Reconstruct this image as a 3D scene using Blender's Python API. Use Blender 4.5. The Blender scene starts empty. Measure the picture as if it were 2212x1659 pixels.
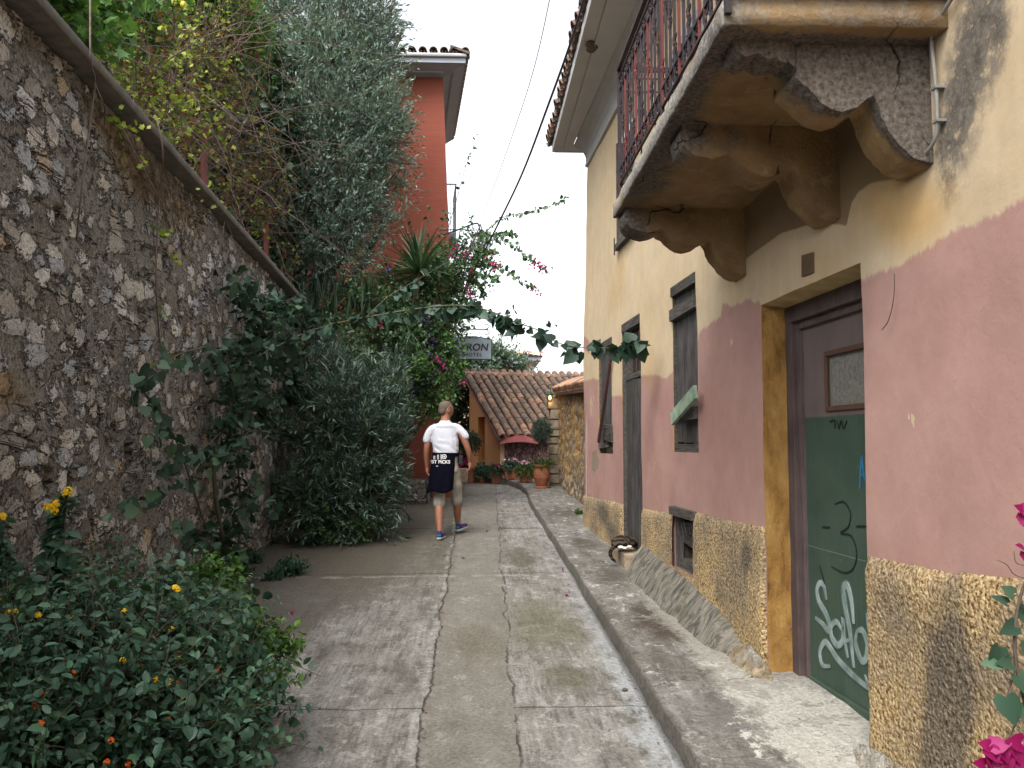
import bpy, bmesh, math, random
import numpy as np
from mathutils import Vector, Matrix, noise
R_ = math.radians
C = bpy.context.scene.collection
sc = bpy.context.scene

# ------------------------------------------------------------------ camera, sky, sun, exposure
EYE = 1.6; YAW = R_(2.35); PIT = R_(4.0); F = 1853.0; CX, CY = 1106.0, 829.5
cd = bpy.data.cameras.new('camera'); cam = bpy.data.objects.new('camera', cd); C.objects.link(cam)
cam.location = (0, 0, EYE); cam.rotation_euler = (R_(90) + PIT, 0, -YAW)
cd.sensor_width = 36; cd.lens = F / 2212 * 36; cd.clip_start = 0.05; cd.clip_end = 1200
sc.camera = cam
SUN_EL, SUN_AZ = R_(52), R_(205)          # azimuth measured from +Y towards +X
w = bpy.data.worlds.new('World'); sc.world = w; w.use_nodes = True
nt = w.node_tree; bg = nt.nodes['Background']
sky = nt.nodes.new('ShaderNodeTexSky'); sky.sky_type = 'NISHITA'; sky.sun_disc = False
sky.sun_elevation = SUN_EL; sky.sun_rotation = SUN_AZ; sky.air_density = 1.0; sky.dust_density = 4.0; sky.ozone_density = 1.0
hs = nt.nodes.new('ShaderNodeHueSaturation'); hs.inputs['Saturation'].default_value = 0.22
nt.links.new(sky.outputs[0], hs.inputs['Color']); nt.links.new(hs.outputs[0], bg.inputs[0]); bg.inputs[1].default_value = 0.15
sd = bpy.data.lights.new('sun', 'SUN'); sd.energy = 0.7; sd.angle = R_(25); sd.color = (1, .965, .91)
so = bpy.data.objects.new('sun', sd); C.objects.link(so)
sv = Vector((math.sin(SUN_AZ) * math.cos(SUN_EL), math.cos(SUN_AZ) * math.cos(SUN_EL), math.sin(SUN_EL)))
so.rotation_euler = sv.to_track_quat('Z', 'Y').to_euler()
sc.view_settings.view_transform = 'Standard'; sc.view_settings.look = 'None'; sc.view_settings.gamma = 1
sc.view_settings.exposure = 1.66

sc.cycles.max_bounces = 5; sc.cycles.diffuse_bounces = 3; sc.cycles.glossy_bounces = 1; sc.cycles.transmission_bounces = 2

# ------------------------------------------------------------------ picture -> place helpers
_f = Vector((math.sin(YAW) * math.cos(PIT), math.cos(YAW) * math.cos(PIT), math.sin(PIT)))
_r = Vector((math.cos(YAW), -math.sin(YAW), 0)); _u = _r.cross(_f)
def ray(x, y): return _f + _r * ((x - CX) / F) - _u * ((y - CY) / F)
def onp(x, y, a, b, c, e):
    d = ray(x, y); t = (e - c * EYE) / (a * d.x + b * d.y + c * d.z); return Vector((d.x * t, d.y * t, EYE + d.z * t))
def onY(x, y, Y): return onp(x, y, 0, 1, 0, Y)
def Rw(x, y, off=0): return onp(x, y, 1, .04, 0, 2.03 - off)      # on the right wall, off = out into the street
def Lw(x, y, off=0): return onp(x, y, 1, .054, 0, -2.05 + off)    # on the left wall
def gz(Y): return .043 * (min(max(Y, -8), 20.5) - 4.2)
def G(x, y, h=0): return onp(x, y, 0, -.043, 1, -.1806 + h)
def WX(Y): return 2.03 - .04 * Y
def LX(Y): return -2.05 - .054 * Y
rs = np.random.RandomState(7); random.seed(7)

# ------------------------------------------------------------------ object helpers
def tag(o, label=None, cat=None, group=None, kind=None):
    if label: o['label'] = label
    if cat: o['category'] = cat
    if group: o['group'] = group
    if kind: o['kind'] = kind
    return o
def empty(name, loc, label=None, cat=None, group=None):
    o = bpy.data.objects.new(name, None); C.objects.link(o); o.location = loc; o.empty_display_size = .1
    o['_b'] = 0; del o['_b']
    return tag(o, label, cat, group)
def link(name, me, m, parent=None, label=None, cat=None, group=None, kind=None):
    o = bpy.data.objects.new(name, me); C.objects.link(o)
    if m is not None and len(me.materials) == 0:
        for k in (m if isinstance(m, (list, tuple)) else [m]): me.materials.append(k)
    if parent is not None:
        o.parent = parent
        o.matrix_parent_inverse = PM(parent).inverted()
    return tag(o, label, cat, group, kind)
def PM(o):
    m = Matrix.LocRotScale(o.location, o.rotation_euler, o.scale)
    if o.parent: m = PM(o.parent) @ o.matrix_parent_inverse @ m
    return m
def npmesh(name, co, faces, smooth=False, attrs=None):
    """co (n,3); faces = list of int arrays (k, nv)"""
    me = bpy.data.meshes.new(name); co = np.asarray(co, dtype=np.float32)
    if isinstance(faces, np.ndarray): faces = [faces]
    faces = [np.asarray(f, dtype=np.int32) for f in faces if len(f)]
    me.vertices.add(len(co)); me.vertices.foreach_set('co', co.ravel())
    nl = sum(f.size for f in faces); nf = sum(len(f) for f in faces)
    me.loops.add(nl); me.loops.foreach_set('vertex_index', np.concatenate([f.ravel() for f in faces]))
    tot = np.concatenate([np.full(len(f), f.shape[1]) for f in faces]); st = np.concatenate([[0], np.cumsum(tot)[:-1]])
    me.polygons.add(nf); me.polygons.foreach_set('loop_start', st.astype(np.int32)); me.polygons.foreach_set('loop_total', tot.astype(np.int32))
    if smooth: me.polygons.foreach_set('use_smooth', np.ones(nf, dtype=bool))
    for k, v in (attrs or {}).items():
        a = me.attributes.new(k, 'FLOAT', 'POINT'); a.data.foreach_set('value', np.asarray(v, dtype=np.float32))
    me.update(calc_edges=True); me.validate()
    return me

class MB:
    def __init__(s): s.v = []; s.f = []; s.a = []; s.m = []
    def add(s, vs, fs, a=0., m=0):
        b = len(s.v); s.v += [tuple(v) for v in vs]; s.f += [tuple(b + i for i in f) for f in fs]; s.a += [a] * len(vs); s.m += [m] * len(fs)
    def box(s, x0, x1, y0, y1, z0, z1, a=0., M=None, jit=0, m=0):
        vs = [Vector((x, y, z)) for z in (z0, z1) for y in (y0, y1) for x in (x0, x1)]
        if jit: vs = [v + Vector((random.uniform(-jit, jit),) * 1 + (random.uniform(-jit, jit), random.uniform(-jit, jit))) for v in vs]
        if M is not None: vs = [M @ v for v in vs]
        s.add(vs, [(0, 2, 3, 1), (4, 5, 7, 6), (0, 1, 5, 4), (2, 6, 7, 3), (0, 4, 6, 2), (1, 3, 7, 5)], a, m)
    def bar(s, p, q, w, h=None, up=(0, 0, 1), a=0., m=0):
        p = Vector(p); q = Vector(q); d = (q - p).normalized(); h = h or w
        if abs(d.dot(Vector(up).normalized())) > .98: up = (0, 1, 0) if abs(d.y) < .9 else (1, 0, 0)
        x = d.cross(Vector(up)).normalized(); z = x.cross(d)
        vs = [c + x * sx * w / 2 + z * sz * h / 2 for c in (p, q) for sx, sz in ((-1, -1), (1, -1), (1, 1), (-1, 1))]
        s.add(vs, [(3, 2, 1, 0), (4, 5, 6, 7), (0, 1, 5, 4), (1, 2, 6, 5), (2, 3, 7, 6), (3, 0, 4, 7)], a, m)
    def tube(s, pts, r, n=6, a=0., cap=True, m=0):
        pts = [Vector(p) for p in pts]; k = len(pts)
        rr = r if isinstance(r, (list, tuple)) else [r] * k
        d0 = (pts[1] - pts[0]).normalized(); x = d0.orthogonal().normalized(); b = len(s.v)
        for i, p in enumerate(pts):
            d = (pts[min(i + 1, k - 1)] - pts[max(i - 1, 0)]); d = d.normalized() if d.length > 1e-9 else d0
            x = (x - d * x.dot(d)); x = x.normalized() if x.length > 1e-6 else d.orthogonal().normalized()
            y = d.cross(x)
            for j in range(n):
                t = 2 * math.pi * j / n; s.v.append(tuple(p + (x * math.cos(t) + y * math.sin(t)) * rr[i])); s.a.append(a)
        for i in range(k - 1):
            for j in range(n):
                s.f.append((b + i * n + j, b + i * n + (j + 1) % n, b + (i + 1) * n + (j + 1) % n, b + (i + 1) * n + j)); s.m.append(m)
        if cap:
            s.f.append(tuple(b + j for j in reversed(range(n)))); s.f.append(tuple(b + (k - 1) * n + j for j in range(n))); s.m += [m, m]
    def lathe(s, prof, c=(0, 0, 0), n=20, a=0., M=None):
        b = len(s.v); c = Vector(c)
        for r, z in prof:
            for j in range(n):
                t = 2 * math.pi * j / n; v = Vector((r * math.cos(t), r * math.sin(t), z)); v = (M @ v) if M is not None else v + c
                s.v.append(tuple(v)); s.a.append(a)
        for i in range(len(prof) - 1):
            for j in range(n):
                s.f.append((b + i * n + j, b + i * n + (j + 1) % n, b + (i + 1) * n + (j + 1) % n, b + (i + 1) * n + j)); s.m.append(0)
    def sphere(s, c, r, n=10, a=0., M=None):
        sc3 = r if isinstance(r, (tuple, list)) else (r, r, r); c = Vector(c); k = n // 2 + 1; b = len(s.v)
        for i in range(k + 1):
            ph = math.pi * i / k
            for j in range(n):
                t = 2 * math.pi * j / n; v = Vector((math.sin(ph) * math.cos(t) * sc3[0], math.sin(ph) * math.sin(t) * sc3[1], -math.cos(ph) * sc3[2]))
                if M is not None: v = M @ v
                s.v.append(tuple(v + c)); s.a.append(a)
        for i in range(k):
            for j in range(n):
                s.f.append((b + i * n + j, b + i * n + (j + 1) % n, b + (i + 1) * n + (j + 1) % n, b + (i + 1) * n + j)); s.m.append(0)
    def prism(s, poly, ax, d0, d1, a=0.):
        """poly: list of (p,q) in the two axes other than ax ('x': y,z  'y': x,z  'z': x,y)"""
        def mk(p, q, d): return {'x': (d, p, q), 'y': (p, d, q), 'z': (p, q, d)}[ax]
        n = len(poly); vs = [mk(p, q, d0) for p, q in poly] + [mk(p, q, d1) for p, q in poly]
        s.add(vs, [tuple(range(n)), tuple(range(2 * n - 1, n - 1, -1))] + [(i, (i + 1) % n + 0, (i + 1) % n + n, i + n)[::-1] for i in range(n)], a)
    def build(s, name, m, parent=None, smooth=False, bevel=0, **kw):
        me = bpy.data.meshes.new(name); me.from_pydata(s.v, [], s.f)
        a = me.attributes.new('rnd', 'FLOAT', 'POINT'); a.data.foreach_set('value', np.array(s.a, dtype=np.float32))
        if len(set(s.m)) > 1: me.polygons.foreach_set('material_index', np.array(s.m, dtype=np.int32))
        me.update()
        bm = bmesh.new(); bm.from_mesh(me); bmesh.ops.recalc_face_normals(bm, faces=bm.faces)
        if bevel: bmesh.ops.bevel(bm, geom=list(bm.edges), offset=bevel, segments=2, affect='EDGES', profile=.6)
        bm.to_mesh(me); bm.free()
        if smooth: me.polygons.foreach_set('use_smooth', np.ones(len(me.polygons), dtype=bool))
        return link(name, me, m, parent, **kw)

def bake(me_or_mb, mods, name):
    """run modifiers on a mesh and return the result"""
    me = me_or_mb
    if isinstance(me, MB):
        m2 = bpy.data.meshes.new(name); m2.from_pydata(me.v, [], me.f); m2.update(); me = m2
        bm = bmesh.new(); bm.from_mesh(me); bmesh.ops.recalc_face_normals(bm, faces=bm.faces); bm.to_mesh(me); bm.free()
    o = bpy.data.objects.new('tmp', me); C.objects.link(o)
    for ty, kw in mods:
        md = o.modifiers.new('m', ty)
        for k, v in kw.items(): setattr(md, k, v)
    dg = bpy.context.evaluated_depsgraph_get(); dg.update()
    r = bpy.data.meshes.new_from_object(o.evaluated_get(dg)); r.name = name
    bpy.data.objects.remove(o); r.materials.clear()
    r.polygons.foreach_set('use_smooth', np.ones(len(r.polygons), dtype=bool)); return r

def text_mesh(body, size, depth=.001, name='lettering', bold=0.0, shear=0.0, spacing=1.0):
    cu = bpy.data.curves.new(name, 'FONT'); cu.body = body; cu.size = size; cu.extrude = depth; cu.offset = bold
    cu.shear = shear; cu.align_x = 'CENTER'; cu.align_y = 'CENTER'; cu.space_character = spacing
    o = bpy.data.objects.new('t', cu); C.objects.link(o); dg = bpy.context.evaluated_depsgraph_get(); dg.update()
    me = bpy.data.meshes.new_from_object(o.evaluated_get(dg)); bpy.data.objects.remove(o); me.name = name; return me

# ------------------------------------------------------------------ material helpers
class NT:
    def __init__(s, name):
        s.m = bpy.data.materials.new(name); s.m.use_nodes = True; s.t = s.m.node_tree; s.bsdf = s.t.nodes['Principled BSDF']; s.out = s.t.nodes['Material Output']
    def n(s, ty, **kw):
        o = s.t.nodes.new('ShaderNode' + ty)
        for k, v in kw.items(): setattr(o, k, v)
        return o
    def put(s, sock, v):
        if hasattr(v, 'is_output'): s.t.links.new(v, sock)
        elif v is not None:
            if isinstance(v, (tuple, list)) and len(v) == 3 and len(sock.default_value) == 4: v = (*v, 1)
            sock.default_value = v
    def obj(s): return s.n('TexCoord').outputs['Object']
    def map(s, v, scale=(1, 1, 1), rot=(0, 0, 0), loc=(0, 0, 0)):
        o = s.n('Mapping'); s.put(o.inputs[0], v); o.inputs['Scale'].default_value = scale; o.inputs['Rotation'].default_value = rot; o.inputs['Location'].default_value = loc; return o.outputs[0]
    def noise(s, v, scale, det=4, rough=.55, dist=0, col=False):
        o = s.n('TexNoise'); s.put(o.inputs['Vector'], v); o.inputs['Scale'].default_value = scale; o.inputs['Detail'].default_value = min(det, 5); o.inputs['Roughness'].default_value = rough; o.inputs['Distortion'].default_value = dist
        return o.outputs['Color' if col else 'Fac']
    def vor(s, v, scale, feature='F1', rnd=1, out='Distance'):
        o = s.n('TexVoronoi', feature=feature); s.put(o.inputs['Vector'], v); o.inputs['Scale'].default_value = scale; o.inputs['Randomness'].default_value = rnd; return o.outputs[out]
    def ramp(s, v, *stops, interp='LINEAR'):
        o = s.n('ValToRGB'); s.put(o.inputs[0], v); cr = o.color_ramp; cr.interpolation = interp
        for i, (p, c) in enumerate(stops):
            e = cr.elements[i] if i < 2 else cr.elements.new(p)
            e.position = p; e.color = (c, c, c, 1) if isinstance(c, (int, float)) else (*c, 1)
        return o.outputs[0]
    def mix(s, f, a, b, mode='MIX'):
        o = s.n('MixRGB', blend_type=mode); s.put(o.inputs[0], f); s.put(o.inputs[1], a); s.put(o.inputs[2], b); return o.outputs[0]
    def math(s, op, a, b=None, c=None):
        o = s.n('Math', operation=op); s.put(o.inputs[0], a); s.put(o.inputs[1], b)
        if c is not None: s.put(o.inputs[2], c)
        return o.outputs[0]
    def mr(s, v, a, b, c=0., d=1.):
        o = s.n('MapRange'); s.put(o.inputs[0], v); s.put(o.inputs[1], a); s.put(o.inputs[2], b); s.put(o.inputs[3], c); s.put(o.inputs[4], d); return o.outputs[0]
    def attr(s, name): return s.n('Attribute', attribute_name=name).outputs['Fac']
    def sep(s, v): o = s.n('SeparateXYZ'); s.put(o.inputs[0], v); return o.outputs
    def comb(s, x, y, z): o = s.n('CombineXYZ'); s.put(o.inputs[0], x); s.put(o.inputs[1], y); s.put(o.inputs[2], z); return o.outputs[0]
    def vadd(s, a, b): o = s.n('VectorMath', operation='ADD'); s.put(o.inputs[0], a); s.put(o.inputs[1], b); return o.outputs[0]
    def vscale(s, a, k): o = s.n('VectorMath', operation='SCALE'); s.put(o.inputs[0], a); o.inputs['Scale'].default_value = k; return o.outputs[0]
    def warp(s, v, scale, amt): # noise-warped coordinates
        return s.vadd(v, s.vscale(s.vadd(s.noise(v, scale, 3, col=True), (-.5, -.5, -.5)), amt))
    def bump(s, h, dist=.01, strength=1., prev=None):
        o = s.n('Bump'); s.put(o.inputs['Height'], h); o.inputs['Distance'].default_value = dist; o.inputs['Strength'].default_value = strength
        if prev is not None: s.put(o.inputs['Normal'], prev)
        return o.outputs[0]
    def disp(s, h, scale, mid=0.):
        o = s.n('Displacement'); s.put(o.inputs['Height'], h); o.inputs['Scale'].default_value = scale; o.inputs['Midlevel'].default_value = mid
        s.t.links.new(o.outputs[0], s.out.inputs['Displacement']); s.m.displacement_method = 'BOTH'
    def fin(s, col, rough=.9, normal=None, spec=.25, metal=0.):
        s.put(s.bsdf.inputs['Base Color'], col); s.put(s.bsdf.inputs['Roughness'], rough); s.put(s.bsdf.inputs['Metallic'], metal)
        s.bsdf.inputs['Specular IOR Level'].default_value = spec
        if normal is not None: s.put(s.bsdf.inputs['Normal'], normal)
        return s.m

def plain(name, col, rough=.7, var=.15, scale=20, bump=.002, metal=0., spec=.3):
    t = NT(name); o = t.obj(); n = t.noise(o, scale, 5)
    c = t.mix(1, col, t.ramp(n, (.25, 1 - var), (.75, 1 + var)), 'MULTIPLY')
    return t.fin(c, rough, t.bump(n, bump), spec, metal)
def leafmat(name, c0, c1, c2=None, rough=.45, trans=.25, spec=.35):
    t = NT(name); a = t.attr('rnd'); st = [(0., c0), (.6, c1)] + ([(1., c2)] if c2 else [])
    c = t.ramp(a, *st); t.fin(c, rough, None, spec)
    tr = t.n('BsdfTranslucent'); t.put(tr.inputs[0], t.mix(1, c, (1.3, 1.35, .6), 'MULTIPLY')); mx = t.n('MixShader'); mx.inputs[0].default_value = trans
    t.t.links.new(t.bsdf.outputs[0], mx.inputs[1]); t.t.links.new(tr.outputs[0], mx.inputs[2]); t.t.links.new(mx.outputs[0], t.out.inputs['Surface'])
    return t.m

# ------------------------------------------------------------------ materials
def m_housewall():
    t = NT('painted plaster wall'); o = t.obj(); big = t.noise(o, 1.3, 5, .6); mid = t.noise(o, 6, 6, .65); fine = t.noise(o, 60, 4, .6)
    streak = t.noise(t.map(o, (9, 9, .7)), 1.0, 5, .6)
    yel = t.mix(t.mr(big, .35, .7), (.58, .465, .315), (.54, .41, .25)); yel = t.mix(t.mr(streak, .5, .8, 0, .5), yel, (.66, .52, .34))
    pk = t.mix(t.mr(big, .3, .7), (.45, .275, .235), (.38, .215, .182)); pk = t.mix(t.mr(streak, .55, .8, 0, .35), pk, (.42, .25, .22))
    e = t.math('ADD', t.attr('pink'), t.math('ADD', t.math('MULTIPLY', t.math('SUBTRACT', t.noise(t.map(o, (14, 14, 3)), 1, 3), .5), .08), t.math('MULTIPLY', t.math('SUBTRACT', t.noise(t.map(o, (60, 60, 16)), 1, 3), .5), .05)))
    f = t.mr(e, -.012, .012)
    col = t.mix(f, yel, pk)
    # flaked patches showing cream undercoat
    fl = t.noise(t.map(o, (7, 7, 3)), 1.6, 7, .72); flk = t.mr(t.math('ADD', fl, t.attr('flake')), .90, .915)
    col = t.mix(flk, col, (.55, .44, .28))
    bare = t.mr(t.math('ADD', t.attr('bare'), t.math('MULTIPLY', t.math('SUBTRACT', mid, .5), .9)), .45, .52)
    col = t.mix(bare, col, t.mix(fine, (.19, .15, .10), (.33, .27, .2)))
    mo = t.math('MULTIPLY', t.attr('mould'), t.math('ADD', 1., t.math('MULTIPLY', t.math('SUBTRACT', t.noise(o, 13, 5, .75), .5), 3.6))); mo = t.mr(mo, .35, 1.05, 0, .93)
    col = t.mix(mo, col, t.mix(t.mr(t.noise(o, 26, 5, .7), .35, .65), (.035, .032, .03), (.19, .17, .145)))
    och = t.mr(t.math('ADD', t.attr('ochre'), t.math('MULTIPLY', t.math('SUBTRACT', big, .5), .8)), .2, .8, 0, .65)
    col = t.mix(och, col, (.50, .30, .09))
    col = t.mix(1, col, t.ramp(mid, (.2, .88), (.8, 1.1)), 'MULTIPLY')
    h = t.math('ADD', t.math('MULTIPLY', mid, .6), t.math('MULTIPLY', fine, .12)); h = t.math('SUBTRACT', h, t.math('MULTIPLY', flk, .10)); h = t.math('SUBTRACT', h, t.math('MULTIPLY', bare, .6))
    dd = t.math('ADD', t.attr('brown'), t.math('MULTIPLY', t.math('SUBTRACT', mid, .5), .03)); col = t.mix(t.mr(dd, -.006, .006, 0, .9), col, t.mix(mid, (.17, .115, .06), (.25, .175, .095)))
    return t.fin(col, .92, t.bump(h, .011, .8), .15)
def m_plinth(name='rough ochre roughcast', grey=True, disp=True):
    t = NT(name); o = t.obj(); w_ = t.warp(o, 25, .012); big = t.noise(o, 1.6, 4, .6); v = t.vor(w_, 52); v2 = 0; n = t.noise(o, 26, 8, .7)
    pit = t.noise(w_, 54, 5, .66)
    c = t.ramp(pit, (.36, (.085, .048, .022)), (.43, (.30, .185, .08)), (.50, (.52, .37, .18)), (.62, (.64, .50, .30)))
    c = t.mix(t.mr(big, .40, .60, 0, .8), c, t.ramp(n, (.36, (.06, .048, .038)), (.5, (.25, .20, .14)), (.66, (.44, .37, .28))))
    if grey:
        g = t.mr(t.math('ADD', t.attr('mould'), t.math('MULTIPLY', t.math('SUBTRACT', big, .5), 1.2)), .3, .8, 0, .85)
        c = t.mix(g, c, t.ramp(pit, (.3, (.035, .028, .02)), (.5, (.13, .11, .085)), (.72, (.30, .26, .2))))
    h = t.math('ADD', t.math('MULTIPLY', t.math('SUBTRACT', 1., v), .35), t.math('MULTIPLY', pit, .7))
    if disp: t.disp(h, .010, .9)
    return t.fin(c, .95, t.bump(h, .03, .8), .1)
def m_rubble():
    t = NT('rubble stone wall'); o = t.obj(); s = t.map(o, (1, .66, 1.0)); wp = t.warp(t.warp(s, 3.5, .13), 14, .022)
    big = t.noise(o, .9, 4, .6); fine = t.noise(o, 52, 5, .72); mid = t.noise(o, 11, 5, .7)
    d1 = t.vor(wp, 7.6); c1 = t.sep(t.vor(wp, 7.6, out='Color')); e1 = t.vor(wp, 7.6, 'DISTANCE_TO_EDGE')
    wp2 = t.vadd(wp, (3.3, 1.7, 9.1)); d2 = t.vor(wp2, 14.0); c2 = t.sep(t.vor(wp2, 14.0, out='Color'))
    n1 = t.math('ADD', t.math('MULTIPLY', t.math('SUBTRACT', mid, .5), 1.3), t.math('MULTIPLY', t.math('SUBTRACT', fine, .5), 1.0))
    sh1 = t.mr(t.math('ADD', t.math('SUBTRACT', t.mr(c1[0], 0, 1, .26, .80), d1), n1), -.02, .03); st1 = t.mr(t.math('ADD', t.math('SUBTRACT', t.mr(c1[0], 0, 1, .20, .72), d1), n1), -.02, .05)
    st2 = t.math('MULTIPLY', t.mr(t.math('ADD', t.math('SUBTRACT', t.mr(c2[0], .3, 1, .02, .45), d2), n1), -.01, .04), t.mr(c2[1], .40, .45))
    mort = t.mix(mid, (.20, .19, .168), (.37, .355, .32)); mort = t.mix(t.mr(big, .4, .7), mort, (.25, .222, .188)); mort = t.mix(1, mort, t.ramp(fine, (.34, .35), (.6, 1.25)), 'MULTIPLY')
    sc1 = t.ramp(c1[1], (0, (.30, .275, .24)), (.25, (.46, .43, .375)), (.5, (.66, .62, .55)), (.72, (.44, .46, .49)), (.88, (.78, .76, .71)), (1, (.52, .39, .25)), interp='LINEAR')
    sc1 = t.mix(1, sc1, t.ramp(fine, (.3, .5), (.65, 1.2)), 'MULTIPLY'); sc2 = t.mix(c2[2], (.46, .41, .34), (.36, .36, .37))
    col = t.mix(t.math('MULTIPLY', t.math('SUBTRACT', sh1, st1), .55), mort, (.07, .058, .045)); col = t.mix(st1, col, sc1); col = t.mix(st2, col, sc2)
    zz = t.noise(t.map(o, (1, 1.0, 4.6)), 1.0, 5, .62, 1.0); gr = t.mr(t.math('ABSOLUTE', t.math('SUBTRACT', zz, .5)), 0., .012, 1, 0); gr = t.math('MULTIPLY', gr, t.mr(t.noise(o, 2.8, 3), .46, .56))
    eg = t.math('MULTIPLY', t.mr(e1, .0, .022, 1, 0), t.mr(mid, .50, .58)); gr = t.math('MAXIMUM', gr, eg); pits = t.mr(fine, .32, .40, 1, 0)
    col = t.mix(t.math('MULTIPLY', gr, .8), col, (.035, .028, .022)); col = t.mix(t.math('MULTIPLY', pits, .5), col, (.05, .04, .03))
    col = t.mix(t.mr(t.math('ADD', t.attr('moss'), t.math('MULTIPLY', t.math('SUBTRACT', mid, .5), 1.0)), .3, .8, 0, .85), col, (.19, .125, .06))
    h = t.math('ADD', t.math('MULTIPLY', st1, .35), t.math('MULTIPLY', mid, .5)); hb = t.math('SUBTRACT', t.math('ADD', h, t.math('MULTIPLY', fine, .55)), t.math('MULTIPLY', gr, .6))
    t.disp(t.math('SUBTRACT', h, t.math('MULTIPLY', gr, .5)), .04, .5)
    return t.fin(col, .95, t.bump(hb, .03, 1.), .12)
def m_concrete(name, road=True):
    t = NT(name); o = t.obj(); X, Y, Z = t.sep(o); big = t.noise(o, .8, 5, .6); mid = t.noise(o, 4, 5, .7); fine = t.noise(o, 45, 5, .7); grit = t.vor(o, 190)
    def c_(a, b, f): return t.mix(f, a, b)
    c = t.mix(t.mr(mid, .32, .68), (.13, .123, .11), (.225, .215, .195)); c = t.mix(t.mr(big, .4, .66, 0, .5), c, (.115, .10, .08))
    st = t.noise(t.map(o, (6, .8, 1)), 1.6, 5, .72)
    c = t.mix(t.mr(st, .52, .66, 0, .6), c, (.29, .28, .26)); c = t.mix(t.mr(st, .47, .36, 0, .6), c, (.07, .062, .052))
    spl = t.noise(t.map(o, (2.6, 1.5, 1)), 2.6, 5, .78); c = t.mix(t.mr(spl, .555, .60, 0, .55 if road else .8), c, (.34, .33, .305)); c = t.mix(t.mr(spl, .44, .40, 0, .65), c, (.075, .068, .056))
    def dist(a, b): return t.math('ABSOLUTE', t.math('SUBTRACT', a, b))
    def line(a, b, w0, w1): return t.mr(dist(a, b), w0, w1, 1, 0)
    def blob(x, y, rx, ry): return t.math('SUBTRACT', 1., t.math('POWER', t.math('ADD', t.math('POWER', t.math('DIVIDE', t.math('SUBTRACT', X, x), rx), 2.), t.math('POWER', t.math('DIVIDE', t.math('SUBTRACT', Y, y), ry), 2.)), .5))
    def patch(x, y, rx, ry, colr, k, n=None, lo=.15, hi=.6):
        return t.mr(t.math('ADD', blob(x, y, rx, ry), t.math('MULTIPLY', t.math('SUBTRACT', n or mid, .5), 1.5)), lo, hi, 0, k), colr
    h = t.math('ADD', t.math('MULTIPLY', mid, .5), t.math('MULTIPLY', fine, .22))
    if road:
        wob = t.math('MULTIPLY', t.math('SUBTRACT', t.noise(t.comb(0, Y, 0), 1.1, 5, .62), .5), .17); wob = t.math('ADD', wob, t.math('MULTIPLY', t.math('SUBTRACT', t.noise(t.comb(0, Y, 0), 9, 3, .6), .5), .045))
        xa = t.math('SUBTRACT', X, wob)
        wob2 = t.math('MULTIPLY', t.math('SUBTRACT', t.noise(t.comb(3, Y, 5), 1.3, 5, .64), .5), .2); xb = t.math('SUBTRACT', X, t.math('ADD', wob2, t.math('MULTIPLY', t.math('SUBTRACT', Y, 4.), .014)))
        cen = t.math('MULTIPLY', t.mr(xa, -.30, -.285), t.mr(xb, .21, .195))
        c = t.mix(t.math('MULTIPLY', cen, .72), c, t.mix(mid, (.125, .114, .095), (.215, .198, .168))); c = t.mix(t.math('MULTIPLY', cen, t.mr(spl, .6, .63, 0, .5)), c, (.30, .275, .23))
        combs = t.noise(t.map(t.warp(o, 1.5, .05), (46, 2.2, 1)), 1, 4, .65)
        c = t.mix(t.math('MULTIPLY', t.math('MULTIPLY', t.mr(combs, .45, .62, 0, .42), t.mr(t.noise(o, 1.4, 3), .4, .6)), t.math('SUBTRACT', 1., cen)), c, (.33, .32, .295))
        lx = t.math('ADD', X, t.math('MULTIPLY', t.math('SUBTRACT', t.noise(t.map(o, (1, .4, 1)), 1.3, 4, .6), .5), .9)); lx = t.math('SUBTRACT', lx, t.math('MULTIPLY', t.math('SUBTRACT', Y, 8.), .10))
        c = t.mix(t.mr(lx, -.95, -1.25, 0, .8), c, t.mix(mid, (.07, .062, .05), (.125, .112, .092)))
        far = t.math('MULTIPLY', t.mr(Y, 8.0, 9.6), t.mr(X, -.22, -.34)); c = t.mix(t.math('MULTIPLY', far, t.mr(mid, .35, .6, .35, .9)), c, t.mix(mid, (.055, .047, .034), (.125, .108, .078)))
        jm = t.math('MAXIMUM', t.math('MULTIPLY', line(xa, -.295, .002, .010), t.mr(t.noise(o, 5, 3), .38, .5, .3, 1)), t.math('MULTIPLY', line(xb, .205, .002, .009), t.mr(t.noise(o, 6, 3), .4, .52, .25, 1)))
        yw = t.math('ADD', Y, t.math('MULTIPLY', t.math('SUBTRACT', t.noise(o, 2, 5, .6), .5), .11)); tr = t.math('MAXIMUM', line(yw, 5.2, .003, .010), t.math('MAXIMUM', line(yw, 9.3, .008, .025), line(yw, 12.7, .015, .05)))
        jm = t.math('MAXIMUM', jm, t.math('MULTIPLY', tr, t.math('SUBTRACT', 1., cen))); c = t.mix(t.math('MULTIPLY', jm, .6), c, (.045, .04, .032))
        lip = t.math('MAXIMUM', line(xa, -.335, .0, .035), line(yw, 9.15, .0, .08)); c = t.mix(t.math('MULTIPLY', lip, t.mr(mid, .47, .56, 0, .6)), c, (.34, .33, .30))
        h = t.math('SUBTRACT', h, t.math('MULTIPLY', jm, .8)); h = t.math('SUBTRACT', h, t.math('MULTIPLY', cen, .3)); h = t.math('ADD', h, t.math('MULTIPLY', combs, .2))
        for q in (patch(.60, 5.75, .26, .45, (.078, .076, .045), .75), patch(.55, 7.2, .5, 1.4, (.10, .10, .055), .55), patch(.5, 10.2, .3, 1.2, (.075, .07, .045), .7), patch(-.0, 6.6, .3, .7, (.10, .085, .055), .5)): c = t.mix(q[0], c, q[1])
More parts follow.
